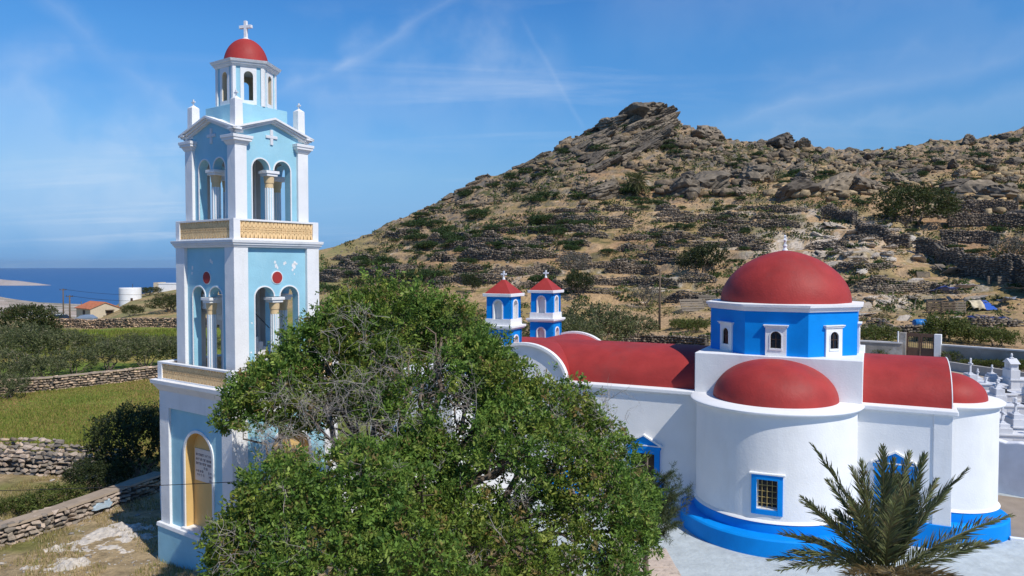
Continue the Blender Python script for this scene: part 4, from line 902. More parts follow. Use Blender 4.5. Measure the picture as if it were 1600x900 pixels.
def crown_tips(lobes, dens, g, gap=.42, gs=.9, low=-.75):
    """twig ends spread through the outer shell of ellipsoid lobes, in clumps with gaps; returns points and outward directions"""
    P, O, K = [], [], []
    for li, (c, r) in enumerate(lobes):
        c = np.array(c); r = np.array(r, float); area = 4 * math.pi * ((r[0] * r[1]) ** 1.6 / 3 + (r[0] * r[2]) ** 1.6 / 3 + (r[1] * r[2]) ** 1.6 / 3) ** (1 / 1.6)
        n = int(area * dens); d = unit(g.normal(size=(n, 3))); d = d[d[:, 2] > low]
        lump = 1 + .34 * (fbm(d[:, 0] * 2.2 + li * 7.3, d[:, 1] * 2.2 + d[:, 2] * 2.9, 3, 90 + li) - .5) * 2
        f = lump * (1 - .30 * g.random(len(d)) ** 2.2 + .26 * g.random(len(d)) * (g.random(len(d)) < .20)); p = c + d * r * f[:, None]
        ins = np.zeros(len(p), bool)
        for lj, (c2, r2) in enumerate(lobes):
            if lj != li: ins |= (((p - np.array(c2)) / (np.array(r2) * .80)) ** 2).sum(1) < 1
        q = vn(p[:, 0] * gs + p[:, 2] * .55 * gs + 31, p[:, 1] * gs - p[:, 2] * .8 * gs + 57, 13) * .65 + .35 * vn(p[:, 0] * 2.3 * gs - p[:, 2] * 1.7 * gs, p[:, 1] * 2.3 * gs + p[:, 2] * 1.9 * gs, 15)
        keep = (~ins) & (q > gap - .12 + .24 * g.random(len(p)))
        P.append(p[keep]); O.append(unit(d / r)[keep]); K.append(np.full(keep.sum(), li))
    return np.concatenate(P), np.concatenate(O), np.concatenate(K)
def spray(P, O, per, spread, L, Wd, g, pal, w, up=.35, tint=None):
    """a spray of leaves round every twig end"""
    n = len(P); ax = unit(O * .8 + np.array([0, 0, up]) + .55 * g.normal(size=(n, 3)))
    tl = spread * (.6 + .9 * g.random(n))
    Pr = np.repeat(P, per, 0); A = np.repeat(ax, per, 0); T = np.repeat(tl, per)
    pos = Pr + A * (T * (g.random(n * per) - .35))[:, None] + .16 * spread * g.normal(size=(n * per, 3))
    D = unit(A * .55 + .75 * unit(g.normal(size=(n * per, 3))) + np.array([0, 0, .12]))
    sz = np.repeat(.75 + .65 * g.random(n), per); V, F = leaf_quads(pos, D, sz * L * (.65 + .7 * g.random(n * per)), sz * Wd * (.7 + .6 * g.random(n * per)), g)
    tone = np.repeat(leaf_colors(n, g, pal, w, .18), per, 0) * (.78 + .44 * g.random((n * per, 1)))
    if tint is not None: tone = tone * np.repeat(tint, per, 0)
    return V, F, np.repeat(tone, 4, 0)
def twig_mesh(roots, dirs, L, g, levels=3, r0=.012, mb=None, kids=3):
    mb = mb or MB()
    def grow(p, d, l, r, lev):
        pts = [p]; q = p.copy(); dd = d.copy()
        for k in range(3):
            dd = unit((dd + .32 * g.normal(size=3))[None])[0]; q = q + dd * l / 3; pts.append(q)
        mb.tube(pts, [r, r * .85, r * .7, r * .5], 3)
        if lev > 0:
            for k in range(kids):
                s = pts[1 + g.integers(0, 3)]; nd = unit((dd + .85 * g.normal(size=3))[None])[0]; grow(s, nd, l * (.5 + .3 * g.random()), r * .6, lev - 1)
    for p, d in zip(roots, dirs): grow(np.array(p, float), np.array(d, float), L * (.7 + .6 * g.random()), r0, levels)
    return mb
def limb(a, b, r0, r1, g, n=6, wob=.12):
    a = Vector(a); b = Vector(b); l = (b - a).length
    pts = [a.lerp(b, i / n) + Vector(g.normal(size=3)) * wob * l * .25 * math.sin(math.pi * i / n) + Vector((0, 0, .10 * l * math.sin(math.pi * i / n))) for i in range(n + 1)]
    return pts, [r0 + (r1 - r0) * i / n for i in range(n + 1)]

# ------------------------------------------------------------------ the big tree in front
def build_big_tree():
    g = rng(11); root = empty('broadleaf_tree', (-2.4, 15.6, 0)); B = root.location
    tag(root, 'big spreading green tree with bare grey twigs filling the foreground centre', 'tree')
    A = lambda px, py, Y, rx, rz, ry=None: (tuple(at(px, py, Y)), (rx / FPX * Y, (ry or rx * .85) / FPX * Y, rz / FPX * Y))
    lobes = [A(620, 520, 17.2, 95, 72), A(690, 528, 17.6, 66, 64), A(550, 545, 17.2, 75, 80), A(742, 610, 17.0, 72, 72), A(660, 600, 16.6, 130, 80),
             A(495, 560, 16.9, 62, 60), A(440, 610, 16.5, 72, 48), A(395, 645, 16.0, 52, 45), A(530, 640, 17.4, 80, 60),
             A(850, 672, 16.4, 92, 72), A(918, 730, 16.2, 74, 76), A(972, 785, 16.3, 54, 42), A(800, 720, 15.4, 130, 85), A(715, 690, 15.9, 85, 62), A(795, 628, 16.6, 55, 44), A(640, 720, 15.0, 60, 40), A(900, 800, 15.2, 105, 80), A(960, 835, 15.0, 62, 60), A(760, 830, 14.4, 140, 90), A(880, 900, 14.0, 120, 70),
             A(545, 770, 13.3, 95, 72), A(455, 792, 13.2, 88, 70), A(620, 800, 13.2, 82, 72), A(520, 870, 12.8, 130, 80), A(402, 855, 12.9, 72, 66), A(366, 898, 12.7, 46, 46), A(640, 890, 12.6, 95, 80), A(375, 842, 13.4, 34, 32)]
    L_ = [(tuple(np.array(c) - np.array(B)), r) for c, r in lobes]
    P, O, K = crown_tips(L_, 98, g, .40, .7, -.6)
    # tint: the dry, browner sprays sit mostly at the outer left and right ends
    wx = P[:, 0] + B.x; patch = fbm(P[:, 0] * .8, P[:, 2] * .9 + P[:, 1] * .6, 3, 44)
    dry = sst(.50, .62, patch); tint = np.ones((len(P), 3)); tint = tint * (1 - dry[:, None]) + np.array([1.12, .96, .9]) * dry[:, None]
    V, F, C = spray(P, O, 15, .20, .088, .036, g, PAL_GREEN, [4, 5, 3, .7], tint=tint)
    np_mesh('foliage', V, F, M['leaf'], root, C)
    # sparse inner leaves so that the crown is not hollow
    q = g.random(len(P)) < .28; Pi = P[q] - O[q] * (.25 + .5 * g.random((q.sum(), 1)))
    V, F, C = spray(Pi, O[q], 7, .3, .09, .04, g, PAL_GREEN[:2] + [(.10, .085, .04)], [4, 2, 1]); np_mesh('inner_foliage', V, F, M['leaf'], root, C)
    # trunk and limbs
    mb = MB(); tr = Vector((0, 0, -.3)); fork = Vector((.2, .1, 1.7)); pts, rr = limb(tr, fork, .34, .26, g, 5, .1); mb.tube(pts, rr, 10); mb.build('trunk', M['bark'], root, smooth=True)
    for (c, r) in L_:
        c = Vector(c); mb = MB(); pts, rr = limb(fork, c, .13, .035, g, 7, .22); mb.tube(pts, rr, 6)
        for j in range(5):
            e = c + Vector(unit(g.normal(size=(1, 3)))[0] * np.array(r) * .9); p2, r2 = limb(pts[4 + j % 3], e, .035, .008, g, 5, .25); mb.tube(p2, r2, 4)
        mb.build('branch', M['bark'], root, smooth=True)
    # bleached dead twigs standing out of the leaves
    mb = MB(); D = []
    for (px, py, Y, n, ln, rx, rz) in [(470, 645, 14.9, 26, .62, 60, 36), (560, 615, 15.1, 26, .7, 50, 55), (505, 690, 15.0, 22, .6, 60, 22), (610, 600, 15.3, 10, .7, 25, 50), (665, 590, 15.2, 8, .6, 45, 35), (540, 500, 15.5, 12, .5, 30, 40), (600, 670, 14.8, 8, .6, 30, 20), (700, 640, 14.9, 10, .5, 60, 30), (410, 690, 15.0, 12, .5, 20, 30),
                                    (470, 865, 12.0, 9, .45, 50, 16), (340, 860, 12.2, 10, .42, 26, 40), (420, 815, 12.2, 6, .4, 50, 30), (560, 740, 12.6, 6, .35, 80, 40), (700, 860, 13.0, 6, .4, 60, 40), (850, 690, 15.0, 12, .4, 60, 50), (940, 640, 15.6, 14, .45, 40, 30), (980, 790, 15.3, 8, .4, 30, 30), (800, 780, 14.0, 12, .45, 70, 60), (610, 860, 12.0, 4, .35, 50, 40)]:
        for k in range(n):
            c = at(px + g.normal() * rx * .55, py + g.normal() * rz * .55, Y + g.normal() * .25) - B
            D.append((np.array(c), unit((np.array([g.normal() * .5, -.55, .55 + g.normal() * .4]))[None])[0], ln))
    for p, d, l in D: twig_mesh([p - d * l * .8], [d], l, g, 2, .0065, mb, 3)
    o = mb.build('dead_twigs', M['twig'], root)
    # blossom like dry seed tufts at the upper right edge
    t = P[(wx > 1.0) & (O[:, 2] > .1) & (patch > .44)]; t = t[g.random(len(t)) < .5]
    V, F, C = spray(t, unit(g.normal(size=t.shape)), 8, .14, .05, .03, g, [(.34, .27, .22), (.42, .36, .31), (.26, .18, .12)], [2, 1, 1]); np_mesh('seed_tufts', V, F, M['leaf_dry'], root, C)
build_big_tree()

def build_pine():
    g = rng(5); root = empty('pine_tree', tuple(at(1010, 900, 17.0) * 1)); root.location.z = 0; B = root.location
    tag(root, 'young pine with grey green needles beside the blue plinth of the apse', 'tree')
    mb = MB(); mb.tube([(0, 0, -.2), (.03, .0, 1.2), (0, .05, 2.6), (.05, 0, 3.9)], [.09, .07, .05, .02], 8); mb.build('trunk', M['bark'], root, smooth=True)
    tips = []; mbb = MB()
    for (px, py, Y) in [(1050, 742, 17.0), (1062, 775, 16.7), (1075, 770, 16.9), (1040, 760, 17.2), (1052, 800, 16.6), (1035, 815, 16.5), (1058, 822, 16.6), (1020, 750, 17.3), (1000, 790, 16.8), (1042, 835, 16.5), (1028, 790, 16.4), (1010, 820, 16.6), (985, 830, 16.9), (1015, 775, 17.6), (1070, 795, 17.1)]:
        e = at(px, py, Y) - B; z0 = max(.6, e.z - .5); a = Vector((0.02, 0, z0)); pts = [a, a.lerp(e, .5) + Vector((0, 0, -.06)), e]; mbb.tube(pts, [.022, .014, .006], 4)
        for f in np.linspace(.35, 1, 9):
            p = a.lerp(e, f); d = (e - a).normalized(); tips.append((p, d))
            for s in range(3): q = p + Vector(g.normal(size=3)) * .12; tips.append((q, (d + Vector(g.normal(size=3)) * .5 + Vector((0, 0, .4))).normalized()))
    mbb.build('branch', M['bark'], root)
    P = np.array([t[0] for t in tips]); O = np.array([t[1] for t in tips]); per = 34; n = len(P)
    Pr = np.repeat(P, per, 0); A = np.repeat(O, per, 0); pos = Pr + A * ((g.random(n * per) - .5) * .16)[:, None]; D = unit(A * .7 + .6 * g.normal(size=(n * per, 3)))
    V, F = leaf_quads(pos, D, .085 + .05 * g.random(n * per), .009, g); C = np.repeat(leaf_colors(n * per, g, [(.085, .11, .045), (.11, .12, .05), (.06, .09, .035)], [2, 1, 2]), 4, 0)
    np_mesh('needles', V, F, M['leaf'], root, C)
build_pine()

# ------------------------------------------------------------------ palms
def frond_mesh(L, droop, g, nl=46, ll=.42, lw=.028, curl=.0, dry=False):
    """one feather leaf along +x, rising and drooping in z"""
    N = 14; s = np.linspace(0, 1, N); x = L * (s - .18 * droop * s ** 2); z = L * (.0 * s - droop * .55 * s ** 2.2); y = curl * L * s ** 2
    R = np.stack([x, y, z], 1); vs = []; fs = []; cs = []
    rc = (.16, .15, .05) if not dry else (.30, .22, .10)
    for i in range(N):
        w = .022 * (1 - .85 * s[i])
        for (a, b) in ((-w, 0), (0, w * .8), (w, 0), (0, -w * .5)): vs.append((R[i][0], R[i][1] + a, R[i][2] + b)); cs.append(rc)
    for i in range(N - 1):
        for k in range(4): fs.append((i * 4 + k, i * 4 + (k + 1) % 4, i * 4 + 4 + (k + 1) % 4, i * 4 + 4 + k))
    for j in range(nl):
        t = .13 + .87 * (j + .5) / nl; p = np.array([np.interp(t, s, R[:, k]) for k in range(3)]); q = np.array([np.interp(min(1, t + .02), s, R[:, k]) for k in range(3)]); T = unit((q - p + 1e-9)[None])[0]
        l = ll * (math.sin(math.pi * (t * .80 + .16)) ** .7) * g.uniform(.65, 1.2)
        for sd in (-1, 1):
            up = np.array([0, 0, 1.]); sidev = np.array([0, sd, 0.])
            d = unit((T * (.70 + .7 * t + .15 * g.normal()) + sidev * (.70 - .2 * t + .1 * g.normal()) + up * (.24 + g.normal() * .18))[None])[0]
            mid = p + d * l * .55; tip = p + d * l + np.array([0, 0, -.10 * l * g.uniform(.2, 1.6)]); wv = unit(np.cross(d, up + .4 * sidev)[None])[0] * lw * .5
            c = np.array((.140, .155, .058) if not dry else (.24, .17, .075)) * g.uniform(.5, 1.6)
            if g.random() < .16: c = np.array((.17, .14, .06))
            i0 = len(vs); vs += [tuple(p - wv * .5), tuple(p + wv * .5), tuple(mid + wv), tuple(tip), tuple(mid - wv)]; cs += [tuple(c)] * 5; fs.append((i0, i0 + 1, i0 + 2, i0 + 3, i0 + 4))
    me = bpy.data.meshes.new('frond'); me.from_pydata(vs, [], fs); a = me.color_attributes.new('Col', 'FLOAT_COLOR', 'POINT'); c = np.ones((len(vs), 4), np.float32); c[:, :3] = np.array(cs); a.data.foreach_set('color', c.ravel()); me.materials.append(M['frond']); return me
M['frond'] = leafmat('palm_leaflets', .28, rough=.45, spec=.35)
M['palm_trunk'] = paint('palm_trunk_fibre', (.17, .12, .075), .95, .3, 10, .8, 20)
def aim(o, p, e, roll=0):
    """lays the +x axis of a frond from p to e keeping its upper side up"""
    p = Vector(p); e = Vector(e); X = (e - p).normalized(); Zu = Vector((0, 0, 1)); Y = Zu.cross(X); Y = Y.normalized() if Y.length > 1e-3 else Vector((0, 1, 0)); Z = X.cross(Y)
    Mx = Matrix((X, Y, Z)).transposed().to_4x4(); Mx = Matrix.Translation(p) @ Mx @ Matrix.Rotation(roll, 4, 'X'); o.matrix_local = Mx
def build_palm():
    g = rng(21); Y0 = 14.0; c = at(1392, 905, Y0); root = empty('palm_tree', (c.x, c.y, 0))
    tag(root, 'date palm with dark feather fronds at the bottom right, in front of the church', 'palm')
    cz = c.z; mb = MB(); mb.tube([(0, 0, -.3), (0, 0, .8), (0, 0, cz - .45), (0, 0, cz - .05)], [.26, .24, .25, .2], 14)
    for k in range(150):
        a = k * 2.39996; z = .1 + (cz - .2) * k / 150; d = Vector((math.cos(a), math.sin(a), 0)); s = Vector((-d.y, d.x, 0)); p = d * .235 + Vector((0, 0, z))
        mb.mesh([p - s * .07, p + s * .07, p + d * .10 + s * .03 + Vector((0, 0, .16)), p + d * .10 - s * .03 + Vector((0, 0, .16))], [(0, 1, 2, 3)])
    mb.build('trunk', M['palm_trunk'], root)
    spec = [(1304, 706, -.2, 0), (1345, 722, .5, 0), (1369, 690, -.5, 0), (1393, 716, .6, 0), (1440, 708, .2, 0), (1502, 724, -.3, 0), (1496, 762, .4, 0), (1585, 800, .2, 0), (1583, 862, -.4, 0), (1222, 772, -.3, 0), (1258, 776, .4, 0), (1203, 822, -.5, 0), (1206, 872, .3, 0), (1222, 888, -.9, 0),
            (1330, 770, -.9, 0), (1420, 742, -1.0, 0), (1455, 770, 1.0, 0), (1300, 800, 1.2, 0), (1540, 840, .9, 0), (1390, 760, -1.3, 0), (1360, 730, 1.1, 0), (1250, 840, 1.1, 0), (1470, 905, -1.3, 1), (1330, 905, -1.2, 1), (1400, 900, -1.6, 1), (1290, 930, -.8, 1), (1500, 920, -.9, 1), (1260, 960, .2, 1), (1540, 960, .3, 1), (1410, 700, 1.4, 0), (1318, 745, .9, 0), (1480, 745, .9, 0), (1240, 860, .4, 0)]
    for i, (px, py, dy, dry) in enumerate(spec):
        e = at(px, py, Y0 + dy * 1.25) - root.location; p = Vector((g.normal() * .07, g.normal() * .07, cz - .05)); L = (e - p).length
        steep = abs((e - p).normalized().z); droop = .13 + .30 * (1 - steep)
        me = frond_mesh(L / (1 - .18 * droop * .6), droop, g, 78, .44, .022, g.normal() * .10, bool(dry)); o = link(bpy.data.objects.new('frond', me), root)
        e2 = e + Vector((0, 0, L * droop * .5)); aim(o, p, e2, g.normal() * .25)
    mb = MB()
    for k in range(60):
        a = g.random() * 6.283; d = Vector((math.cos(a), math.sin(a), 0)); p = d * .16 + Vector((0, 0, cz - .25)); mb.tube([p, p + d * .25 + Vector((0, 0, .18)), p + d * (.42 + .2 * g.random()) + Vector((0, 0, .05 + .12 * g.normal()))], [.012, .009, .004], 3)
    mb.build('fruit_stalks', paint('dry_straw_stalks', (.42, .30, .12), .8, .2, 8, 0), root)
build_palm()
def build_hill_palm():
    g = rng(3); h = hit(995, 310); root = empty('palm_tree', tuple(h)); tag(root, 'palm growing alone in front of the dark cliff on the hillside', 'palm')
    s = h.y / 190 * 1.75
    mb = MB(); mb.tube([(0, 0, -.5), (.1, 0, 2.4 * s)], [.4, .32], 8); mb.build('trunk', M['palm_trunk'], root)
    ms = [frond_mesh(2.5 * s, d, g, 26, .62 * s, .11) for d in (.5, .9, 1.3)]
    for k in range(48):
        o = link(bpy.data.objects.new('frond', ms[k % 3]), root); a = k * 2.39996; el = 1.25 - 2.3 * (k / 48); o.matrix_local = Matrix.Translation((.1, 0, 2.5 * s)) @ Matrix.Rotation(a, 4, 'Z') @ Matrix.Rotation(-el, 4, 'Y')
build_hill_palm()

# ------------------------------------------------------------------ small trees and bushes, made once and copied
def proto_tree(name, g, lobes, trunk_h, pal, w, dens, leaf, per=9, stems=5, gap=.36, dead=0, mat='leaf', fol='foliage', low=-.5):
    root = empty(name)
    P, O, K = crown_tips(lobes, dens, g, gap, 1.1, low); V, F, C = spray(P, O, per, leaf * 2.2, leaf, leaf * .45, g, pal, w); np_mesh(fol, V, F, M[mat], root, C)
    q = g.random(len(P)) < .3; V, F, C = spray(P[q] * .8, O[q], per, leaf * 2.5, leaf * 1.2, leaf * .6, g, pal[:1], [1]); np_mesh('inner_foliage', V, F, M[mat], root, C)
    mb = MB()
    for k in range(stems):
        c, r = lobes[k % len(lobes)]; e = Vector(c) + Vector(g.normal(size=3)) * .3 * min(r); pts, rr = limb((.12 * math.cos(k * 2.4), .12 * math.sin(k * 2.4), -.3), e, .10, .02, g, 5, .3); mb.tube(pts, rr, 5)
    if dead:
        for k in range(dead): c, r = lobes[k % len(lobes)]; d = unit(g.normal(size=(1, 3)) + np.array([[0, -.3, .3]]))[0]; twig_mesh([np.array(c) + d * np.array(r) * .75], [d], .5, g, 1, .012, mb, 3)
    mb.build('stem', M['bark'], root)
    return root
PAL_OLIVE = [(.110, .128, .050), (.150, .160, .070), (.080, .098, .034), (.21, .195, .11)]
PAL_DARK = [(.028, .042, .014), (.045, .062, .018), (.060, .068, .022)]
PAL_CAROB = [(.050, .068, .018), (.075, .088, .022), (.095, .080, .030)]
PAL_HILL = [(.040, .075, .022), (.058, .098, .028), (.088, .110, .034)]
PAL_GREY = [(.15, .14, .11), (.20, .18, .15), (.11, .115, .08)]
PAL_BRIGHT = [(.095, .125, .025), (.13, .145, .035), (.15, .13, .045)]
def lobeset(g, n, R, H, flat=.7):
    return [((R * .55 * math.cos(k * 2.4) * g.uniform(.6, 1.1), R * .55 * math.sin(k * 2.4) * g.uniform(.6, 1.1), H * g.uniform(.45, .68)), (R * g.uniform(.42, .62), R * g.uniform(.42, .62), H * g.uniform(.28, .42) * flat / .7)) for k in range(n)]
def place(root, loc, rz, s, label, cat, group=None, first=False):
    o = root if first else copy_tree(root)
    o.location = loc; o.rotation_euler = (0, 0, rz); o.scale = (s, s, s) if not isinstance(s, tuple) else s
    for k in ('label', 'category', 'group'):
        if k in o: del o[k]
    tag(o, label, cat, group); return o
class Kind:
    def __init__(s, roots): s.roots = roots; s.used = [False] * len(roots); s.i = 0
    def put(s, loc, rz, sc, label, cat, group=None, which=None):
        k = s.i % len(s.roots) if which is None else which; s.i += 1
        o = place(s.roots[k], loc, rz, sc, label, cat, group, not s.used[k]); s.used[k] = True; return o
g0 = rng(77)
OLIVE = Kind([proto_tree('olive_tree', rng(100 + k), lobeset(rng(200 + k), 6, 2.5, 3.3), 1, PAL_OLIVE, [3, 3, 2, 1], 9, .17, 9, 5, .40, 8) for k in range(3)])
def put_hit(kind, px, py, spx, label, cat, group=None, which=None, R=2.5, y0=14, flat=1.0):
    """stands a copy where the sight line meets the ground; spx its width there"""
    h = hit(px, py, y0)
    if h is None: return None
    s = spx / FPX * h.y / (2 * R); return kind.put((h.x, h.y, h.z - .1 * s), rnd.uniform(0, 6.28), (s, s, s * flat), label, cat, group, which)
GRO = 'grey green olive trees in the grove'
for (px, py, w, lab) in [(10, 624, 62, 'olive tree nearest the pale topped wall, cut by the left edge'), (62, 604, 78, 'front olive tree with a forked trunk just behind the pale topped wall'), (-8, 596, 84, 'olive tree behind the nearest one, cut by the left edge'), (112, 586, 70, 'front row olive tree left of the grassy gap'),
        (168, 580, 76, 'front row olive tree right of the grassy gap'), (226, 574, 80, 'front row olive tree next to the last one before the tower'), (272, 570, 72, 'olive tree touching the left edge of the bell tower'), (30, 572, 90, 'olive tree in the middle row below the dark carob'), (90, 564, 84, 'middle row olive tree right below the smaller carob'),
        (150, 560, 62, 'back row olive tree in front of the left end of the far green field'), (206, 557, 56, 'small back row olive tree below the middle of the far green field'), (256, 553, 52, 'small back row olive tree nearest the bell tower'), (306, 562, 64, 'olive tree seen through the lower arches of the bell tower'), (-4, 560, 80, 'middle row olive tree at the left edge below the carob'),
        (44, 548, 76, 'back olive tree directly in front of the large carob'), (100, 546, 50, 'small back olive tree at the right foot of the carobs'), (360, 560, 60, 'olive tree mostly hidden behind the bell tower'), (28, 598, 50, 'small olive tree squeezed between the two nearest ones at left')]:
    put_hit(OLIVE, px, py, w, lab, 'tree', GRO, None, 2.5, 14, .92)
GRB = 'pale olive trees behind the church roofs'
for (px, py, w, fl, lab) in [(770, 560, 90, 1, 'pale olive tree behind the near blue turret'), (720, 545, 80, 1, 'pale olive tree between the big tree and the near turret'), (880, 548, 90, 1, 'pale olive tree right of the far blue turret'), (940, 545, 110, 1.0, 'widest pale olive tree behind the middle of the nave roof'), (990, 540, 80, .9, 'pale olive tree left of the timber pole behind the nave roof'),
        (905, 560, 100, 1, 'olive tree closest behind the red hump of the cross vault'), (840, 548, 70, 1, 'olive tree half hidden by the far blue turret'), (560, 540, 90, 1, 'olive tree behind the left shoulder of the big tree'), (620, 530, 90, 1, 'olive tree behind the top of the big tree')]:
    put_hit(OLIVE, px, py, w, lab, 'tree', GRB, None, 2.5, 40, fl)
CAROB = Kind([proto_tree('carob_tree', rng(140 + k), lobeset(rng(240 + k), 7, 2.5, 3.2), 1, PAL_CAROB, [3, 2, 1], 13, .16, 9, 5, .33, 3) for k in range(2)])
put_hit(CAROB, 34, 532, 104, 'large dark green carob tree above the olive grove at far left', 'tree', None, 0, 2.5, 14, .85)
put_hit(CAROB, 58, 532, 58, 'smaller dark brownish carob tree right beside the largest one at far left', 'tree', None, 1, 2.5, 14, .85)
put_hit(CAROB, 1424, 356, 120, 'broad brown green carob tree on the terrace high above the cemetery', 'tree', None, 0, 2.5, 60, .85)
put_hit(CAROB, 172, 478, 34, 'green tree between the orange roofed house and the white tank', 'tree', None, 1, 2.5, 90)
put_hit(CAROB, 232, 462, 36, 'dark green tree right of the white tank', 'tree', None, 0, 2.5, 90, .6)
put_hit(CAROB, 265, 487, 60, 'dark scrubby tree on the mound below the white house', 'tree', None, 1, 2.5, 90, .7)
put_hit(CAROB, 205, 494, 34, 'olive green bush behind the far field wall', 'bush', None, 0, 2.5, 90, .8)
DARK = Kind([proto_tree('dark_shrub', rng(160 + k), lobeset(rng(260 + k), 6, 2.5, 3.0), 1, PAL_DARK, [3, 2, 1], 12, .17, 8, 4, .34, 2) for k in range(2)])
put_hit(DARK, 1096, 428, 82, 'dark round bush on the slope left of the great dome', 'bush', None, 0, 2.5, 60, .95)
put_hit(DARK, 906, 462, 48, 'dark bush right of the far blue turret', 'bush', None, 1, 2.5, 60, 1.2)
put_hit(DARK, 738, 455, 34, 'small dark bush left of the near blue turret', 'bush', None, 0, 2.5, 60, 1.2)
put_hit(DARK, 560, 450, 20, 'dark bush at the foot of the hill above the big tree', 'bush', None, 1, 2.5, 60, 1)
GREYT = Kind([proto_tree('grey_tree', rng(170), lobeset(rng(270), 5, 2.5, 3.2), 1, PAL_GREY, [3, 2, 2], 7, .17, 7, 5, .42, 14)])
put_hit(GREYT, 898, 430, 50, 'thin grey leafless looking tree above the far turret', 'tree', None, 0, 2.5, 60, 1.2)
put_hit(GREYT, 1584, 402, 80, 'pale grey shrub beside the long terrace wall at far right', 'bush', None, 0, 2.5, 60, .7)
put_hit(GREYT, 1010, 478, 60, 'grey scrubby tree left of the timber pole', 'tree', None, 0, 2.5, 60, .9)
put_hit(GREYT, 880, 536, 90, 'large grey shrub behind the nave roof', 'bush', None, 0, 2.5, 40, .9)
BRIGHT = Kind([proto_tree('green_bush', rng(180 + k), lobeset(rng(280 + k), 6, 2.5, 2.6), 1, PAL_BRIGHT, [3, 2, 1], 11, .20, 8, 4, .34, 2) for k in range(2)])
for (px, py, w, fl, lab) in [(1375, 536, 64, .8, 'green bush behind the cemetery wall next to the drum'), (1480, 535, 78, 1, 'large green bush behind the wall right of the brown gate'), (1520, 536, 56, .8, 'yellow green bush behind the cemetery wall'), (1560, 542, 70, .8, 'green bush behind the wall near the right edge'), (1360, 548, 36, .8, 'low reddish bush inside the cemetery wall beside the drum'), (1405, 553, 36, .7, 'low yellow green bush left of the brown gate'),  (1088, 520, 44, .9, 'green bush left of the drum behind the nave roof'), (1065, 515, 40, .8, 'low bush right of the timber pole')]:
    put_hit(BRIGHT, px, py, w, lab, 'bush', None, None, 2.5, 40, fl)
# the shaded dark shrub beside the tower and the low bushes along the near wall
NEARB = Kind([proto_tree('leafy_shrub', rng(190 + k), lobeset(rng(290 + k), 7, 2.5, 3.0), 1, PAL_DARK, [3, 3, 2], 20, .13, 10, 5, .30, 2) for k in range(2)])
put_hit(NEARB, 212, 748, 165, 'dark shrub in the shade directly left of the bell tower', 'bush', None, 0, 2.5, 14, 1.05)
put_hit(NEARB, 150, 772, 110, 'low dark bush between the two stone walls beside the shaded shrub', 'bush', None, 1, 2.5, 14, .8)
put_hit(BRIGHT, 80, 800, 90, 'low green bush behind the nearest stone wall', 'bush', None, 0, 2.5, 14, .75)
put_hit(BRIGHT, 12, 805, 60, 'low green bush at the left edge behind the nearest wall', 'bush', None, 1, 2.5, 14, .8)
# ------------------------------------------------------------------ stones: prototypes, dry walls, boulders
def hull_stone(g, n=13, sq=(1, .75, .6), blocky=.5):
    p = unit(g.normal(size=(n, 3))); p = np.sign(p) * np.abs(p) ** (1 - blocky * .6); p = p * (np.array(sq) * .5 * (.85 + .3 * g.random((n, 1))) / np.max(np.abs(p), axis=0))
    bm = bmesh.new()
    for q in p: bm.verts.new(q)
    r = bmesh.ops.convex_hull(bm, input=bm.verts); bmesh.ops.delete(bm, geom=[e for e in r['geom_interior'] if isinstance(e, bmesh.types.BMVert)], context='VERTS')
    bmesh.ops.triangulate(bm, faces=bm.faces); bmesh.ops.recalc_face_normals(bm, faces=bm.faces); bm.verts.ensure_lookup_table(); bm.verts.index_update()
    V = np.array([v.co[:] for v in bm.verts]); F = np.array([[v.index for v in f.verts] for f in bm.faces]); bm.free(); return V, F
_g = rng(500)
STONES = [hull_stone(_g, 14, (1, .8, .62), .5) for _ in range(12)]
BLOCKS = [hull_stone(_g, 16, (1, .8, .7), .9) for _ in range(8)]
def stone_meshes(protos, mat, name):
    out = []
    for V, F in protos:
        me = bpy.data.meshes.new(name); me.from_pydata([tuple(v) for v in V], [], [tuple(f) for f in F]); me.materials.append(mat); out.append(me)
    return out
def crag(seed, sq=(1, .85, .7), sub=4):
    """an angular rock: flat broken faces, bedding grooves, cracks"""
    g = rng(9000 + seed); bm = bmesh.new(); bmesh.ops.create_icosphere(bm, subdivisions=sub, radius=.5); o = Vector((seed * 7.3, seed * 3.1, seed * 1.7))
    N = unit(np.concatenate([g.normal(size=(9, 3)), np.array([[0, 0, 1.], [0, 0, -1.], [1, 0, .1], [-1, .1, 0], [0, 1, .1], [.1, -1, 0]]) + .22 * g.normal(size=(6, 3))])); Hh = g.uniform(.30, .50, len(N)); Hh[9:] = g.uniform(.36, .44, 6)
    nb = int(g.integers(2, 5)); ph = g.random()
    for v in bm.verts:
        p = v.co.normalized(); dd = N @ np.array(p[:]); r = float(np.min(np.where(dd > .05, Hh / np.maximum(dd, .05), 9))); q = p * r
        d, pt = mnoise.voronoi(q * 3.2 + o); k = 1 - min(1, (d[1] - d[0]) / .14); q -= p * .05 * k; q += p * .07 * ((math.sin(pt[0][0] * 37 + pt[0][1] * 19 + pt[0][2] * 53)) * .5)
        st = (q.z * nb * 1.6 + ph + .15 * mnoise.noise(q * 2 + o)) % 1.0; q -= Vector((p.x, p.y, 0)) * .06 * (st < .16); q += p * .018 * mnoise.noise(q * 9 + o)
        v.co = Vector((q.x * sq[0], q.y * sq[1], q.z * sq[2])) * 1.25
    bmesh.ops.triangulate(bm, faces=bm.faces); bm.verts.index_update(); V = np.array([v.co[:] for v in bm.verts]); F = np.array([[v.index for v in f.verts] for f in bm.faces]); bm.free(); return V, F
CRAGS = [crag(k + 1) for k in range(8)]
_gj = rng(801); JAG = [hull_stone(_gj, 17, (1, .85, .8), .75) for _ in range(14)]
STONE_ME = stone_meshes(STONES, M['stone_one'], 'stone')
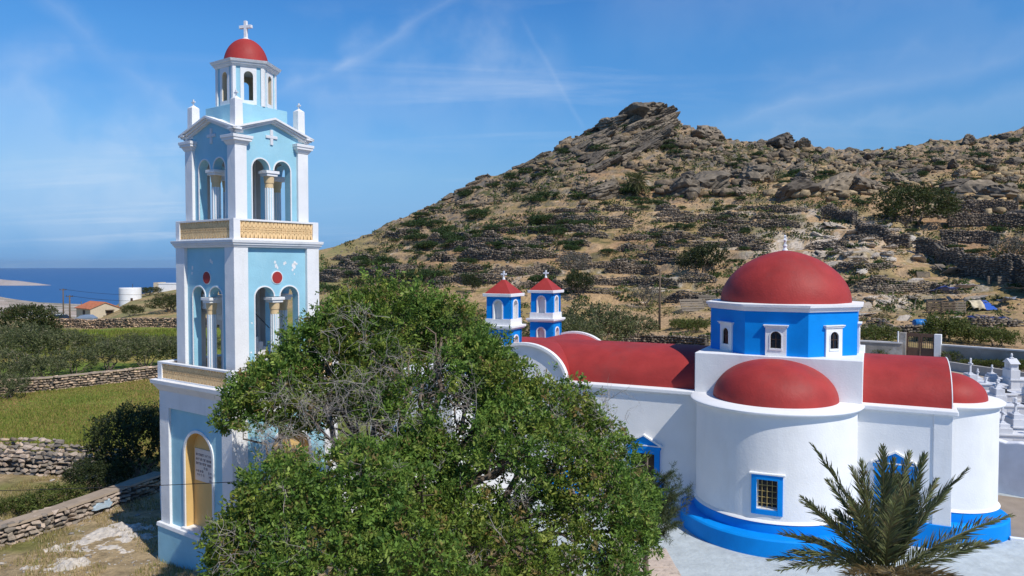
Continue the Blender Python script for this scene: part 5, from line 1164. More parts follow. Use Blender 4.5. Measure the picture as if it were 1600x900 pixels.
def rot_zxy(g, n, tilt=.25):
    a = g.random(n) * 2 * np.pi; b = g.normal(size=n) * tilt; c = g.normal(size=n) * tilt
    ca, sa, cb, sb, cc, sc_ = np.cos(a), np.sin(a), np.cos(b), np.sin(b), np.cos(c), np.sin(c); o = np.zeros(n); e = np.ones(n)
    Rz = np.stack([ca, -sa, o, sa, ca, o, o, o, e], -1).reshape(n, 3, 3); Rx = np.stack([e, o, o, o, cb, -sb, o, sb, cb], -1).reshape(n, 3, 3); Ry = np.stack([cc, o, sc_, o, e, o, -sc_, o, cc], -1).reshape(n, 3, 3)
    return Rz @ Rx @ Ry
def join_stones(name, protos, loc, R, S, col, mat, parent=None, g=None):
    """many stones as one mesh; S (n,3)"""
    n = len(loc); Vs, Fs, Cs = [], [], []; off = 0; k = g.integers(0, len(protos), n)
    for j, (V, F) in enumerate(protos):
        m = np.where(k == j)[0]
        if not len(m): continue
        P = np.einsum('nij,nvj->nvi', R[m], V[None] * S[m][:, None, :]) + loc[m][:, None, :]
        Vs.append(P.reshape(-1, 3)); Fs.append((F[None] + (np.arange(len(m)) * len(V))[:, None, None]).reshape(-1, 3) + off); Cs.append(np.repeat(col[m], len(V), 0)); off += len(m) * len(V)
    return np_mesh(name, np.concatenate(Vs), np.concatenate(Fs), mat, parent, np.concatenate(Cs))
WALLC = np.array([(.19, .160, .128), (.145, .122, .10), (.26, .208, .15), (.115, .10, .084), (.32, .255, .19)])
def wall_stones(path, h, th, ss, g, ragged=.15):
    """positions for the stones of a dry wall along path (list of (x,y,z)); ss = typical stone length"""
    P = np.array(path, float); seg = np.linalg.norm(np.diff(P[:, :2], axis=0), axis=1); s = np.concatenate([[0], np.cumsum(seg)]); L = s[-1]
    loc, ang, S = [], [], []; ch = ss * .58; rows = max(1, int(round(h / ch)))
    for side in (-1, 1):
        for r in range(rows + 1):
            u = -ss * g.random()
            while u < L:
                l = ss * g.uniform(.5, 1.3); c = min(max(u + l / 2, 0), L); x, y, z = (np.interp(c, s, P[:, k]) for k in range(3)); i = min(np.searchsorted(s, c) - 1 if c > 0 else 0, len(seg) - 1); d = (P[i + 1] - P[i]) / max(seg[i], 1e-6)
                zz = (r + .42) * ch + g.normal() * ch * .10; hh = h * (1 + ragged * (2 * vn(np.array([c * .35]), np.array([3.3]), 5)[0] - 1))
                if zz < hh + ch * .3:
                    nx, ny = -d[1], d[0]; o = side * (th / 2 - ss * .22) + g.normal() * .03 * ss / .3
                    loc.append((x + nx * o, y + ny * o, z + zz)); ang.append(math.atan2(d[1], d[0]) + g.normal() * .30 + (math.pi if g.random() < .5 else 0)); S.append((l * 1.08, ss * g.uniform(.7, 1.1), ch * g.uniform(.9, 1.75)))
                u += l * .96
    return np.array(loc), np.array(ang), np.array(S)
def Rz_t(ang, g, tilt=.12):
    n = len(ang); R = rot_zxy(g, n, tilt); b = R.copy(); ca, sa = np.cos(ang), np.sin(ang); o = np.zeros(n); e = np.ones(n)
    Rz = np.stack([ca, -sa, o, sa, ca, o, o, o, e], -1).reshape(n, 3, 3); be = g.normal(size=n) * tilt; ce = g.normal(size=n) * tilt
    cb, sb, cc, sc_ = np.cos(be), np.sin(be), np.cos(ce), np.sin(ce); Rx = np.stack([e, o, o, o, cb, -sb, o, sb, cb], -1).reshape(n, 3, 3); Ry = np.stack([cc, o, sc_, o, e, o, -sc_, o, cc], -1).reshape(n, 3, 3)
    return Rz @ Rx @ Ry
def core_mb(path, h, th, parent, name='core'):
    mb = MB(); P = [Vector(p) for p in path]
    for a, b in zip(P[:-1], P[1:]):
        d = (b - a); d.z = 0; n = Vector((-d.y, d.x, 0)).normalized() * th * .32
        mb.hexa([a - n + Vector((0, 0, -.5)), b - n + Vector((0, 0, -.5)), b + n + Vector((0, 0, -.5)), a + n + Vector((0, 0, -.5)), a - n + Vector((0, 0, h * .86)), b - n + Vector((0, 0, h * .86)), b + n + Vector((0, 0, h * .86)), a + n + Vector((0, 0, h * .86))])
    return mb.build(name, M['concrete_dark'], parent)
M['concrete_dark'] = paint('earth_wall_core', (.10, .088, .074), .95, .2, 3, .3, 10)
def pathline(pts, n):
    """pts (px,py) -> ground path with n samples"""
    H = [hit(*p) for p in pts]; s = np.linspace(0, len(H) - 1, n); k = np.arange(len(H)); x = np.interp(s, k, [h.x for h in H]); y = np.interp(s, k, [h.y for h in H])
    return [(a, b, gzf(a, b) - .05) for a, b in zip(x, y)]
def stone_wall(label, path, h, th, ss, seed, single=0, group=None, coping=None, ragged=.12, taper=False, tone=None):
    g = rng(seed); c = path[len(path) // 2]; root = empty('stone_wall', (c[0], c[1], c[2])); tag(root, label, 'wall', group); off = np.array(root.location)
    loc, ang, S = wall_stones(path, h, th, ss, g, ragged); loc = loc - off; R = Rz_t(ang, g)
    if taper:
        a, b = np.array(path[0]) - off, np.array(path[-1]) - off; t = ((loc - a) @ (b - a)) / ((b - a) @ (b - a)); zb = np.interp(t, np.linspace(0, 1, len(path)), np.array([p[2] for p in path]) - off[2]); keep = (loc[:, 2] - zb) < h * (.25 + .85 * np.sin(np.pi * np.clip(t, .02, .98)) ** .6) * (.8 + .4 * vn(t * 5, t * 0 + seed, 3)); loc, ang, S, R = loc[keep], ang[keep], S[keep], R[keep]; h *= .62
    core_mb([Vector(p) - root.location for p in (path[1:-1] if taper else path)], h * (.7 if ragged > .3 else 1), th, root)
    k = np.zeros(len(loc), bool)
    if single:   # the stones nearest the camera side, as parts
        d = np.linalg.norm(loc + off - np.array([0, 0, CAM_H]), axis=1); nx = loc[:, 1]
        order = np.argsort(d); k[order[:single]] = True
        for i in np.where(k)[0]:
            o = bpy.data.objects.new('stone', STONE_ME[int(g.integers(0, len(STONE_ME)))]); COL.objects.link(o); o.parent = root
            o.matrix_local = Matrix.Translation(loc[i]) @ Matrix(R[i].tolist()).to_4x4() @ Matrix.Diagonal((*S[i], 1))
    m = ~k
    if m.any():
        col = (WALLC if tone is None else WALLC * np.array(tone))[g.integers(0, 5, m.sum())] * g.uniform(.7, 1.25, (m.sum(), 1)); o = join_stones('rubble', STONES, loc[m], R[m], S[m], col, M['stone_many'], root, g); o['kind'] = 'stuff'
    if coping:
        mb = MB(); P = [Vector(p) - root.location for p in path]
        for a, b in zip(P[:-1], P[1:]):
            d = (b - a); d.z = 0; n = Vector((-d.y, d.x, 0)).normalized() * th * .5; z = h * .97
            mb.hexa([q + Vector((0, 0, z)) for q in (a - n, b - n, b + n, a + n)] + [q + Vector((0, 0, z + .07)) for q in (a - n * .95, b - n * .95, b + n * .95, a + n * .95)])
        mb.build('coping', coping, root)
    return root
M['coping'] = paint('earthy_mortar_coping', (.36, .28, .20), .95, .12, 2, .6, 14, stain=(.22, .18, .13), stain_amt=.7, sscale=2)
def build_near_walls():
    # nearest wall, running past the tower
    p = [(-17.5, 20.2), (-15.6, 21.8), (-14.6, 23.6), (-13.9, 25.4), (-13.2, 27.4)]; path = [(x, y, gzf(x, y) - .03) for x, y in p]
    xs = np.interp(np.linspace(0, 4, 17), range(5), [q[0] for q in path]); ys = np.interp(np.linspace(0, 4, 17), range(5), [q[1] for q in path])
    path = [(a, b, gzf(a, b) - .03) for a, b in zip(xs, ys)]
    w = stone_wall('nearest dry stone wall at lower left with a wide mortar coping and a pale blue paint patch', path, .60, .60, .25, 1, 260, None, M['coping'], tone=(1.5, 1.4, 1.25))
    # pale blue painted patch, white plaster at the wall's end
    a = Vector((-14.15, 24.75, gzf(-14.15, 24.75) + .30)) - w.location; mb = MB(); n = 14; rr = random.Random(2)
    ring = [(.34 * rr.uniform(.8, 1.05) * np.sign(math.cos(6.283 * i / n)) * abs(math.cos(6.283 * i / n)) ** .55, .15 * rr.uniform(.6, 1.15) * np.sign(math.sin(6.283 * i / n)) * abs(math.sin(6.283 * i / n)) ** .55) for i in range(n)]
    d = Vector((.33, .94, 0)).normalized(); nv = Vector((d.y, -d.x, 0)); a = a + nv * .33; i0 = len(mb.v); mb.mesh([a + nv * .05 + d * u + Vector((0, 0, v)) for u, v in ring] + [a - nv * .08 + d * u * 1.1 + Vector((0, 0, v * 1.1)) for u, v in ring], [tuple(range(n))] + [(k, (k + 1) % n, n + (k + 1) % n, n + k) for k in range(n)]); 
    mb.build('painted_patch', M['blue_patch'], w)
    mb = MB(); mb.box(-.5, .5, -.35, .35, -.4, .75); o = mb.build('white_block', M['tower_white'], bevel=.04); o.location = (-11.6, 25.2, .0); o.rotation_euler = (0, 0, .5); tag(o, 'low whitewashed block in the shade between tower and stone wall', 'block')
    # rubble bank across the field edge
    ps = [(-60, 737), (0, 737), (40, 739), (90, 741), (145, 745), (165, 748)]; path = pathline(ps, 22)
    stone_wall('long tumbled bank of loose stones along the grass field at left', path, 1.15, 1.3, .31, 2, 260, None, None, .35, tone=(1.5, 1.4, 1.25))
    # wall across the field with pale top
    ps = [(-80, 626), (0, 617), (80, 611), (160, 601), (245, 592), (330, 584)]; path = pathline(ps, 36)
    stone_wall('straight dry stone wall with a pale flat top crossing the field below the olive grove', path, .95, .6, .30, 3, 0, None, M['coping'], tone=(1.75, 1.6, 1.45))
    ps = [(60, 512), (110, 512), (160, 513), (200, 512), (240, 511), (290, 512), (360, 512)]; path = pathline(ps, 30)
    stone_wall('far field wall of brown stones in front of the orange roofed house', path, 1.5, .7, .45, 4, 0, None, None, tone=(1.8, 1.55, 1.35))
    # walls on the flat land behind the church
    for lab, ps, h, ss in [('long low stone wall behind the nave roof, left of the drum', [(960, 542), (1000, 540), (1050, 541), (1105, 545)], 1.2, .4),
                           ('stone wall base below the bushes right of the drum', [(1350, 528), (1420, 524), (1500, 522)], 1.0, .45)]:
        stone_wall(lab, pathline(ps, 14), h, .7, ss, 40 + len(lab), 0)
build_near_walls()

def build_big_walls():
    """the tall dark walls stepping down the slope at right"""
    for i, (lab, ps, h) in enumerate([
        ('upper end of the stepped dark stone wall, beside the broad carob tree', [(1282, 340), (1310, 344), (1335, 352)], 3.0),
        ('middle run of the stepped dark stone wall sloping below the broad carob tree', [(1338, 362), (1375, 372), (1420, 388)], 3.0),
        ('lower run of the stepped dark stone wall ending at a pile of white rocks', [(1432, 396), (1465, 404), (1500, 416)], 3.4),
        ('tall dark enclosure wall above the pallets at right', [(1498, 430), (1540, 437), (1584, 446)], 4.2),
        ('end of the dark enclosure wall cut by the right edge of the photo', [(1586, 440), (1605, 452), (1640, 470)], 4.4)]):
        stone_wall(lab, pathline(ps, 12), h * .8, 1.0, .5, 60 + i, 0, None, None, .18)
    for i, (ps, h) in enumerate([([(1470, 332), (1530, 330), (1588, 334)], 3.2), ([(1480, 356), (1540, 352), (1600, 356)], 3.0), ([(1470, 380), (1530, 378), (1560, 384)], 2.6)]):
        stone_wall(['uppermost pale terrace wall right of the broad carob tree', 'middle pale terrace wall right of the broad carob tree', 'lowest pale terrace wall right of the broad carob tree'][i], pathline(ps, 12), h * .8, 1.1, .5, 70 + i, 0)
build_big_walls()

def build_terraces():
    """short dry walls holding the terraces of the hillside"""
    g = rng(9); GR = 'dry stone terrace walls on the hillside'; n = 0; used = []
    cand = []
    # clear ones read off the slope first, then a scatter
    for (x0, x1, y, h) in [(530, 570, 418, 15), (592, 650, 424, 14), (675, 712, 410, 16), (705, 752, 424, 16), (718, 800, 404, 15), (740, 872, 402, 14), (765, 872, 430, 19), (800, 905, 452, 16), (946, 1030, 428, 22), (870, 925, 408, 15), (600, 650, 372, 13), (668, 700, 376, 13), (710, 740, 378, 14), (752, 785, 374, 14), (860, 935, 332, 10), (905, 990, 345, 10), (900, 950, 370, 11), (1025, 1060, 330, 12), (1095, 1150, 360, 13), (1060, 1120, 440, 13), (1100, 1160, 460, 12), (1330, 1500, 458, 18), (1300, 1400, 418, 10), (880, 960, 458, 14), (1340, 1420, 446, 12), (500, 530, 440, 12), (640, 690, 442, 13), (672, 690, 452, 16), (1150, 1200, 392, 10), (960, 1010, 392, 12), (1010, 1060, 402, 12), (1500, 1600, 510, 14), (1350, 1400, 515, 16)]:
        cand.append((x0, x1, y, h))
    for (x0, x1, y, h) in [(520, 640, 432, 12), (650, 800, 441, 13), (560, 700, 396, 11), (700, 860, 384, 11), (760, 930, 362, 10), (620, 740, 362, 9), (820, 960, 346, 9), (880, 1010, 418, 13), (1000, 1120, 412, 12), (960, 1100, 374, 10), (1060, 1200, 384, 10), (1120, 1230, 352, 9), (520, 600, 406, 10), (900, 1060, 444, 14), (1040, 1110, 470, 14), (1020, 1160, 346, 9), (1150, 1260, 330, 9)]: cand.append((x0, x1, y, h))
    for k in range(40):
        x = g.uniform(505, 1600); yr = np.interp(x, [500, 600, 700, 830, 930, 1010, 1130, 1350, 1600], [390, 355, 310, 255, 200, 172, 218, 236, 200]); f = g.uniform(.40, .74); y = yr + (455 - yr) * f
        w = g.uniform(18, 70); cand.append((x - w / 2, x + w / 2, y, g.uniform(7, 14)))
    for (x0, x1, y, hp) in cand:
        ys = [y + 1.2 * math.sin(x * .05 + n) for x in np.linspace(x0, x1, 5)]; H = [hit(x, yy, 70) for x, yy in zip(np.linspace(x0, x1, 5), ys)]
        if any(h is None for h in H): continue
        if max(h.y for h in H) - min(h.y for h in H) > 22: continue
        path = [(h.x, h.y, h.z - .3) for h in H]; d = H[2].y; h = min(max(hp / FPX * d, 1.0), 3.0) + .3
        stone_wall('short dark dry stone wall holding a terrace of the hillside', path, h, .9, max(.42, .0034 * d), 1000 + n, 0, GR, None, .6, True); n += 1
build_terraces()

def build_rocks():
    g = rng(15); bm_ = stone_meshes(CRAGS, M['boulder'], 'boulder')
    ridge_x = [500, 560, 600, 650, 700, 760, 785, 830, 880, 930, 950, 1000, 1035, 1045, 1080, 1130, 1200, 1250, 1290, 1350, 1400, 1450, 1530, 1600]
    ridge_y = [388, 372, 352, 330, 305, 272, 262, 250, 222, 198, 185, 168, 170, 185, 195, 213, 222, 224, 232, 234, 228, 219, 208, 197]
    spots = []
    # crest blocks: layered beds dipping to the left
    for x in np.arange(690, 1045, 7.0): spots.append((x + g.normal() * 2, np.interp(x, ridge_x, ridge_y) + g.uniform(3, 8), g.uniform(9, 17), 1))
    for j in range(7):
        for x in np.arange(1042 - 2 * j, 895 + 6 * j, -15): spots.append((x + g.normal() * 2, 173 + j * 8.5 + (1042 - x) * .40 + g.normal() * 1.5, g.uniform(19, 31), 1))
    for k in range(30): x = g.uniform(780, 960); y0 = np.interp(x, ridge_x, ridge_y); spots.append((x, y0 + g.uniform(4, 40), g.uniform(7, 15), 1))
    for k in range(50): x = g.uniform(1050, 1600); y0 = np.interp(x, ridge_x, ridge_y); spots.append((x, y0 + g.uniform(3, 62), g.uniform(9, 24), 0))
    for k in range(14): x = g.uniform(1200, 1600); spots.append((x, g.uniform(275, 305), g.uniform(14, 34), 0))
    for k in range(8): x = g.uniform(1030, 1200); spots.append((x, g.uniform(270, 310), g.uniform(12, 30), 0))
    for (x, y, w) in [(1240, 308, 62), (1300, 300, 60), (1350, 296, 48), (1520, 308, 60), (1560, 312, 60), (1480, 300, 50), (1590, 345, 40), (945, 306, 46), (1060, 306, 56), (1100, 296, 70), (1180, 286, 50), (1215, 230, 38), (1250, 232, 30), (1110, 214, 40), (1090, 216, 32), (1354, 232, 12), (1010, 180, 50), (985, 186, 46), (950, 200, 44)]: spots.append((x, y, w, 0))
    for k in range(60): x = g.uniform(1270, 1450); spots.append((x, g.uniform(355, 425), g.uniform(8, 26), 2))
    for k in range(30): x = g.uniform(1310, 1500); spots.append((x, g.uniform(455, 520), g.uniform(8, 22), 2))
    for (x, y, w) in [(1400, 540, 26), (1360, 520, 22), (1393, 512, 24), (1430, 440, 22), (1520, 470, 26)]: spots.append((x, y, w, 2))
    for k in range(60): x = g.uniform(520, 1600); yr = np.interp(x, ridge_x, ridge_y); spots.append((x, g.uniform(yr + 20, 470), g.uniform(5, 11), 0))
    S = []
    for (x, y, w, t) in spots:
        h = hit(x, y, 70)
        if h is None: continue
        S.append((w, h, w / FPX * h.y, t))
    S.sort(key=lambda q: -q[0]); root_lab = {0: 'grey weathered boulder on the rocky upper hillside', 1: 'grey layered rock block on the crest of the peak', 2: 'pale pinkish limestone rock on the lower slope above the cemetery'}
    GRP = {0: 'boulders on the upper hillside', 1: 'layered rock blocks of the peak', 2: 'pale limestone rocks on the lower slope'}
    for i, (w, h, s, t) in enumerate(S[:290]):
        o = bpy.data.objects.new('boulder', bm_[i % 8] if t < 2 else bm_pale[i % 8]); COL.objects.link(o)
        if t == 1: o.rotation_euler = (g.normal() * .10, R_(-27) + g.normal() * .10, g.normal() * .35); o.scale = (s * 1.25, s * .9, s * g.uniform(.40, .7))
        else: o.rotation_euler = (g.normal() * .25, g.normal() * .25, g.random() * 6.28); o.scale = (s * 1.05, s * .9, s * g.uniform(.55, .95) * (.5 if t == 2 else 1))
        o.location = (h.x, h.y, h.z + o.scale.z * .12); tag(o, root_lab[t], 'rock', GRP[t])
    # countless smaller stones
    n = 9000; X = g.uniform(500, 1640, n); yr = np.interp(X, ridge_x, ridge_y); f = g.random(n) ** 1.25; Ypx = yr + 2 + (530 - yr) * f
    loc = []; sz = []
    Yg = np.linspace(66, 300, 900)
    for x, yp in zip(X, Ypx):
        zr = CAM_H - (yp - 413) / FPX * Yg; xx = (x - 800) / FPX * Yg; b = zr <= gz(xx, Yg)
        if not b.any(): continue
        i = int(np.argmax(b)); loc.append((xx[i], Yg[i], float(gz(xx[i:i + 1], Yg[i:i + 1])[0]))); 
    loc = np.array(loc); n = len(loc); up = np.clip(_bil(TUP, loc[:, 0], loc[:, 1]), 0, 1); s = (g.uniform(.12, .5, n) + up * g.uniform(0, .8, n) * (g.random(n) < .6)) * (.6 + loc[:, 1] / 260); keep = fbm(loc[:, 0] / 8, loc[:, 1] / 8, 3, 8) + .04 * up > .47
    loc, s, up = loc[keep], s[keep], up[keep]; n = len(loc)
    col = np.where((g.random(n) < .10)[:, None], np.array((.36, .28, .19)), np.array((.185, .152, .112))) * g.uniform(.7, 1.25, (n, 1)); loc[:, 2] += s * .1
    o = join_stones('scattered_stones', JAG, loc, rot_zxy(g, n, .3), np.stack([s, s * .85, s * g.uniform(.45, .8, n)], 1), col, M['bedrock_many'], None, g); tag(o, kind='stuff')
    # small stones of the near ground at left
    n = 1500; x = g.uniform(-18, -6, n); y = g.uniform(17.5, 30, n); s = g.uniform(.03, .11, n) * np.where(g.random(n) < .06, 2.2, 1); loc = np.stack([x, y, gz(x, y) + s * .1], 1)
    o = join_stones('pebbles', STONES, loc, rot_zxy(g, n, .3), np.stack([s, s * .8, s * .5], 1), np.array((.40, .36, .31)) * g.uniform(.6, 1.25, (n, 1)), M['stone_many'], None, g); tag(o, kind='stuff')
M['boulder'] = stonemat('grey_weathered_rock', (.12, .100, .078), (.175, .145, .108), (.27, .215, .15), sc=5, lo=.5, hi=1.45, bd=.12)
_pale = stonemat('pale_limestone', (.36, .31, .25), (.46, .39, .31), (.52, .46, .38)); bm_pale = stone_meshes(CRAGS, _pale, 'boulder')
build_rocks()
def build_ledges():
    """broken bands of bedrock along the upper slope"""
    g = rng(55); n = 0; GR = 'broken rock ledges of the upper hillside'
    L = [(760, 830, 292, 12), (830, 900, 262, 16), (870, 950, 236, 18), (930, 1010, 222, 22), (985, 1050, 214, 20), (1040, 1130, 226, 18), (1060, 1140, 246, 16), (880, 960, 290, 14), (905, 972, 300, 24), (1022, 1100, 300, 26), (1090, 1170, 300, 22), (1140, 1215, 262, 16), (1180, 1260, 246, 18), (1240, 1330, 268, 16), (1300, 1390, 256, 14), (1380, 1470, 262, 16), (1460, 1560, 252, 14), (1500, 1600, 276, 18), (1200, 1290, 300, 24), (1280, 1360, 300, 26), (1470, 1560, 316, 26), (1540, 1610, 318, 26), (1100, 1200, 276, 14), (1400, 1500, 290, 16), (700, 780, 318, 10), (660, 730, 332, 8), (960, 1060, 262, 16), (1520, 1610, 236, 10), (940, 1000, 246, 16)]
    for (x0, x1, y, hp) in L:
        loc, S, R = [], [], []; m = int((x1 - x0) / (hp * .13)); base = hit((x0 + x1) / 2, y, 70)
        if base is None: continue
        for k in range(m):
            x = x0 + (x1 - x0) * (k + g.random()) / m; h = hit(x, y + 3 * math.sin(x * .07) + g.normal() * hp * .22, 70)
            if h is None or abs(h.y - base.y) > 22: continue
            s = hp / FPX * h.y * g.uniform(.22, .80); loc.append((h.x, h.y, h.z + s * .12)); S.append((s * g.uniform(.9, 1.9), s * g.uniform(.9, 1.4), s * g.uniform(.5, 1.1))); R.append(g.normal() * .35 + (3.14 if g.random() < .5 else 0))
        if len(loc) < 3: continue
        T = empty('rock_ledge', tuple(base)); tag(T, 'rugged brown grey bedrock ledge running across the upper hillside', 'rock', GR); loc = np.array(loc) - np.array(base)
        tan = x0 > 1180 and y >= 268 and hp > 15; col = (np.array((.31, .235, .14)) if tan else np.array((.185, .145, .10))) * g.uniform(.7, 1.25, (len(loc), 1)) * np.where((g.random(len(loc)) < .2)[:, None], np.array((1.5, 1.35, 1.1)), 1); o = join_stones('bedrock', JAG, loc, Rz_t(np.array(R), g, .18), np.array(S), col, M['bedrock_many'], T, g); o['kind'] = 'stuff'

def build_outcrops():
    """flat pale bedrock showing through the dry grass at lower left"""
    g = rng(33); m = paint('bleached_bedrock', (.50, .45, .385), .95, .22, 5, 1.0, 7, stain=(.24, .21, .16), stain_amt=.9, sscale=3.2, sstretch=(1, 1, 1))
    for i, (px, py, w, dp, lab) in enumerate([(165, 853, 95, 1.1, 'largest flat slab of pale bedrock in the dry grass beside the tower'), (205, 838, 60, .9, 'pale bedrock slab touching the edge of the tower shadow'), (75, 869, 44, .5, 'narrow pale bedrock strip left of the largest slab'), (82, 892, 78, .6, 'pale bedrock slab cut by the bottom edge of the photo'), (185, 874, 55, .6, 'pale bedrock slab just below the largest one'), (262, 758, 40, .5, 'shaded rock at the foot of the wall behind the tower')]):
        h = hit(px, py, 12); R = w / FPX * h.y / 2; n = 72; ny = 30; V = []; F = []
        rad = [R * 1.55] * n
        for j in range(ny):
            f = j / (ny - 1)
            for k in range(n):
                a = 2 * math.pi * k / n; r = rad[k] * (f ** .8); x = h.x + r * math.cos(a) * 1.0; y = h.y + r * math.sin(a) * dp
                z = gzf(x, y) + (.46 * (fbm(np.array([x * 1.7]), np.array([y * 1.7]), 6, 6, .68)[0] - .425) - .16 * f ** 3 if j < ny - 1 else -.2); V.append((x, y, z))
        for j in range(ny - 1):
            for k in range(n): F.append((j * n + k, j * n + (k + 1) % n, (j + 1) * n + (k + 1) % n, (j + 1) * n + k))
        mb = MB(); mb.mesh(V, F); o = mb.build('bedrock_slab', m); tag(o, lab, 'rock')
build_ledges()
build_outcrops()

# ------------------------------------------------------------------ scrub on the hillside, grasses
def build_scrub():
    g = rng(19); K = Kind([proto_tree('hillside_shrub', rng(300 + k), lobeset(rng(400 + k), 5, 2.5, 2.2), 1, PAL_HILL, [3, 2, 1], 6, .30, 7, 2, .34, 0) for k in range(4)])
    GR = 'low green shrubs dotted over the hillside'; rx = [500, 600, 700, 830, 930, 1010, 1130, 1350, 1600]; ry = [390, 355, 310, 255, 202, 174, 220, 240, 202]
    n = 0; tries = 0
    while n < 292 and tries < 5000:
        tries += 1; x = g.uniform(500, 1610); yr = np.interp(x, rx, ry); f = g.random() ** 1.05; y = yr + 6 + (452 - yr) * f
        if vn(np.array([x / 34.0]), np.array([y / 16.0]), 71)[0] < (.62 if y > 395 else .46 if x < 1130 or y < yr + 70 else .56): continue
        if 1230 < x < 1480 and y > 345 and g.random() < .6: continue
        w = g.uniform(10, 28) * (1.45 if x < 1000 else 1.0) * (.7 if y < yr + 25 else 1)
        o = put_hit(K, x, y, w, 'low dark green shrub on the terraced hillside', 'bush', GR, None, 2.5, 70, g.uniform(.42, .75))
        if o: n += 1
    # very small tufts, uncountable
    N = 12500; X = g.uniform(500, 1640, N); yr = np.interp(X, rx, ry); Yp = yr + 4 + (530 - yr) * g.random(N) ** .9; P = []
    Yg = np.linspace(66, 300, 900)
    for x, yp in zip(X, Yp):
        if vn(np.array([x / 26.0]), np.array([yp / 12.0]), 73)[0] < (.40 if yp < 370 else .56): continue
        zr = CAM_H - (yp - 413) / FPX * Yg; xx = (x - 800) / FPX * Yg; b = zr <= gz(xx, Yg)
        if b.any(): i = int(np.argmax(b)); P.append((xx[i], Yg[i], float(gz(xx[i:i + 1], Yg[i:i + 1])[0])))
    P = np.array(P); per = 16; n = len(P); R = g.uniform(.25, .95, n) * (.4 + P[:, 1] / 190); Pr = np.repeat(P, per, 0); Rr = np.repeat(R, per)
    d = unit(g.normal(size=(n * per, 3))); d[:, 2] = np.abs(d[:, 2]); pos = Pr + d * (Rr * g.random(n * per) ** .5)[:, None] * np.array([1, 1, .5]); V, F = leaf_quads(pos, unit(d + .8 * g.normal(size=d.shape)), Rr * .55, Rr * .30, g)
    C = 1.15 * np.repeat(np.repeat(leaf_colors(n, g, PAL_HILL + [(.13, .12, .05), (.20, .16, .08)], [2, 2, 2, 2, 2], .25), per, 0) * g.uniform(.75, 1.25, (n * per, 1)), 4, 0)
    tag(np_mesh('scrub_tufts', V, F, M['leaf_dry'], None, C), kind='stuff')
    def grass(name, n, xr, yr_, hh, pal, w, cond, seed, wd=.012):
        g = rng(seed); x = g.uniform(*xr, n); y = g.uniform(*yr_, n); k = cond(x, y, g); x, y = x[k], y[k]; z = gz(x, y); n = len(x)
        h = hh * g.uniform(.4, 1.3, n) * (.6 + .8 * vn(x * .9, y * .9, 3)); a = g.random(n) * 6.283; dx = np.cos(a); dy = np.sin(a); w_ = wd * (1 + y / 25); ln = h * g.uniform(.1, .6, n); b = g.random(n) * 6.283
        P0 = np.stack([x - dx * w_, y - dy * w_, z - .02], 1); P1 = np.stack([x + dx * w_, y + dy * w_, z - .02], 1); P2 = np.stack([x + ln * np.cos(b), y + ln * np.sin(b), z + h], 1)
        V = np.stack([P0, P1, P2], 1).reshape(-1, 3); F = np.arange(3 * n).reshape(n, 3); pt = vn(x / 4, y / 4, 9); pal = np.array(pal); ci = np.clip((pt * 1.3 - .15 + .25 * g.normal(size=n)) * len(pal), 0, len(pal) - 1).astype(int); C = np.repeat(pal[ci] * g.uniform(.75, 1.3, (n, 1)), 3, 0)
        tag(np_mesh(name, V, F, M['leaf_dry'], None, C), kind='stuff')
    grass('field_grass', 190000, (-42, -3), (31, 56), .12, [(.17, .215, .038), (.22, .235, .05), (.31, .255, .075), (.20, .23, .042), (.34, .24, .09)], None, lambda x, y, g: (x / y < -.30) & (x / y > -.80) & ~((y > 45) & (g.random(len(x)) < .4)), 1)
    grass('dry_grass', 60000, (-19, -6), (16.5, 31), .12, [(.44, .34, .17), (.38, .30, .14), (.22, .23, .06), (.46, .36, .20), (.34, .27, .12)], None, lambda x, y, g: (x / y < -.30) & (x / y > -.80) & (vn(x * 1.1, y * 1.1, 12) > .42), 2, .007)
    grass('far_field_grass', 50000, (-75, -25), (74, 108), .5, [(.16, .22, .03), (.20, .23, .04), (.24, .23, .06)], None, lambda x, y, g: (x / y < -.42) & (x / y > -.74), 3, .02)
build_scrub()
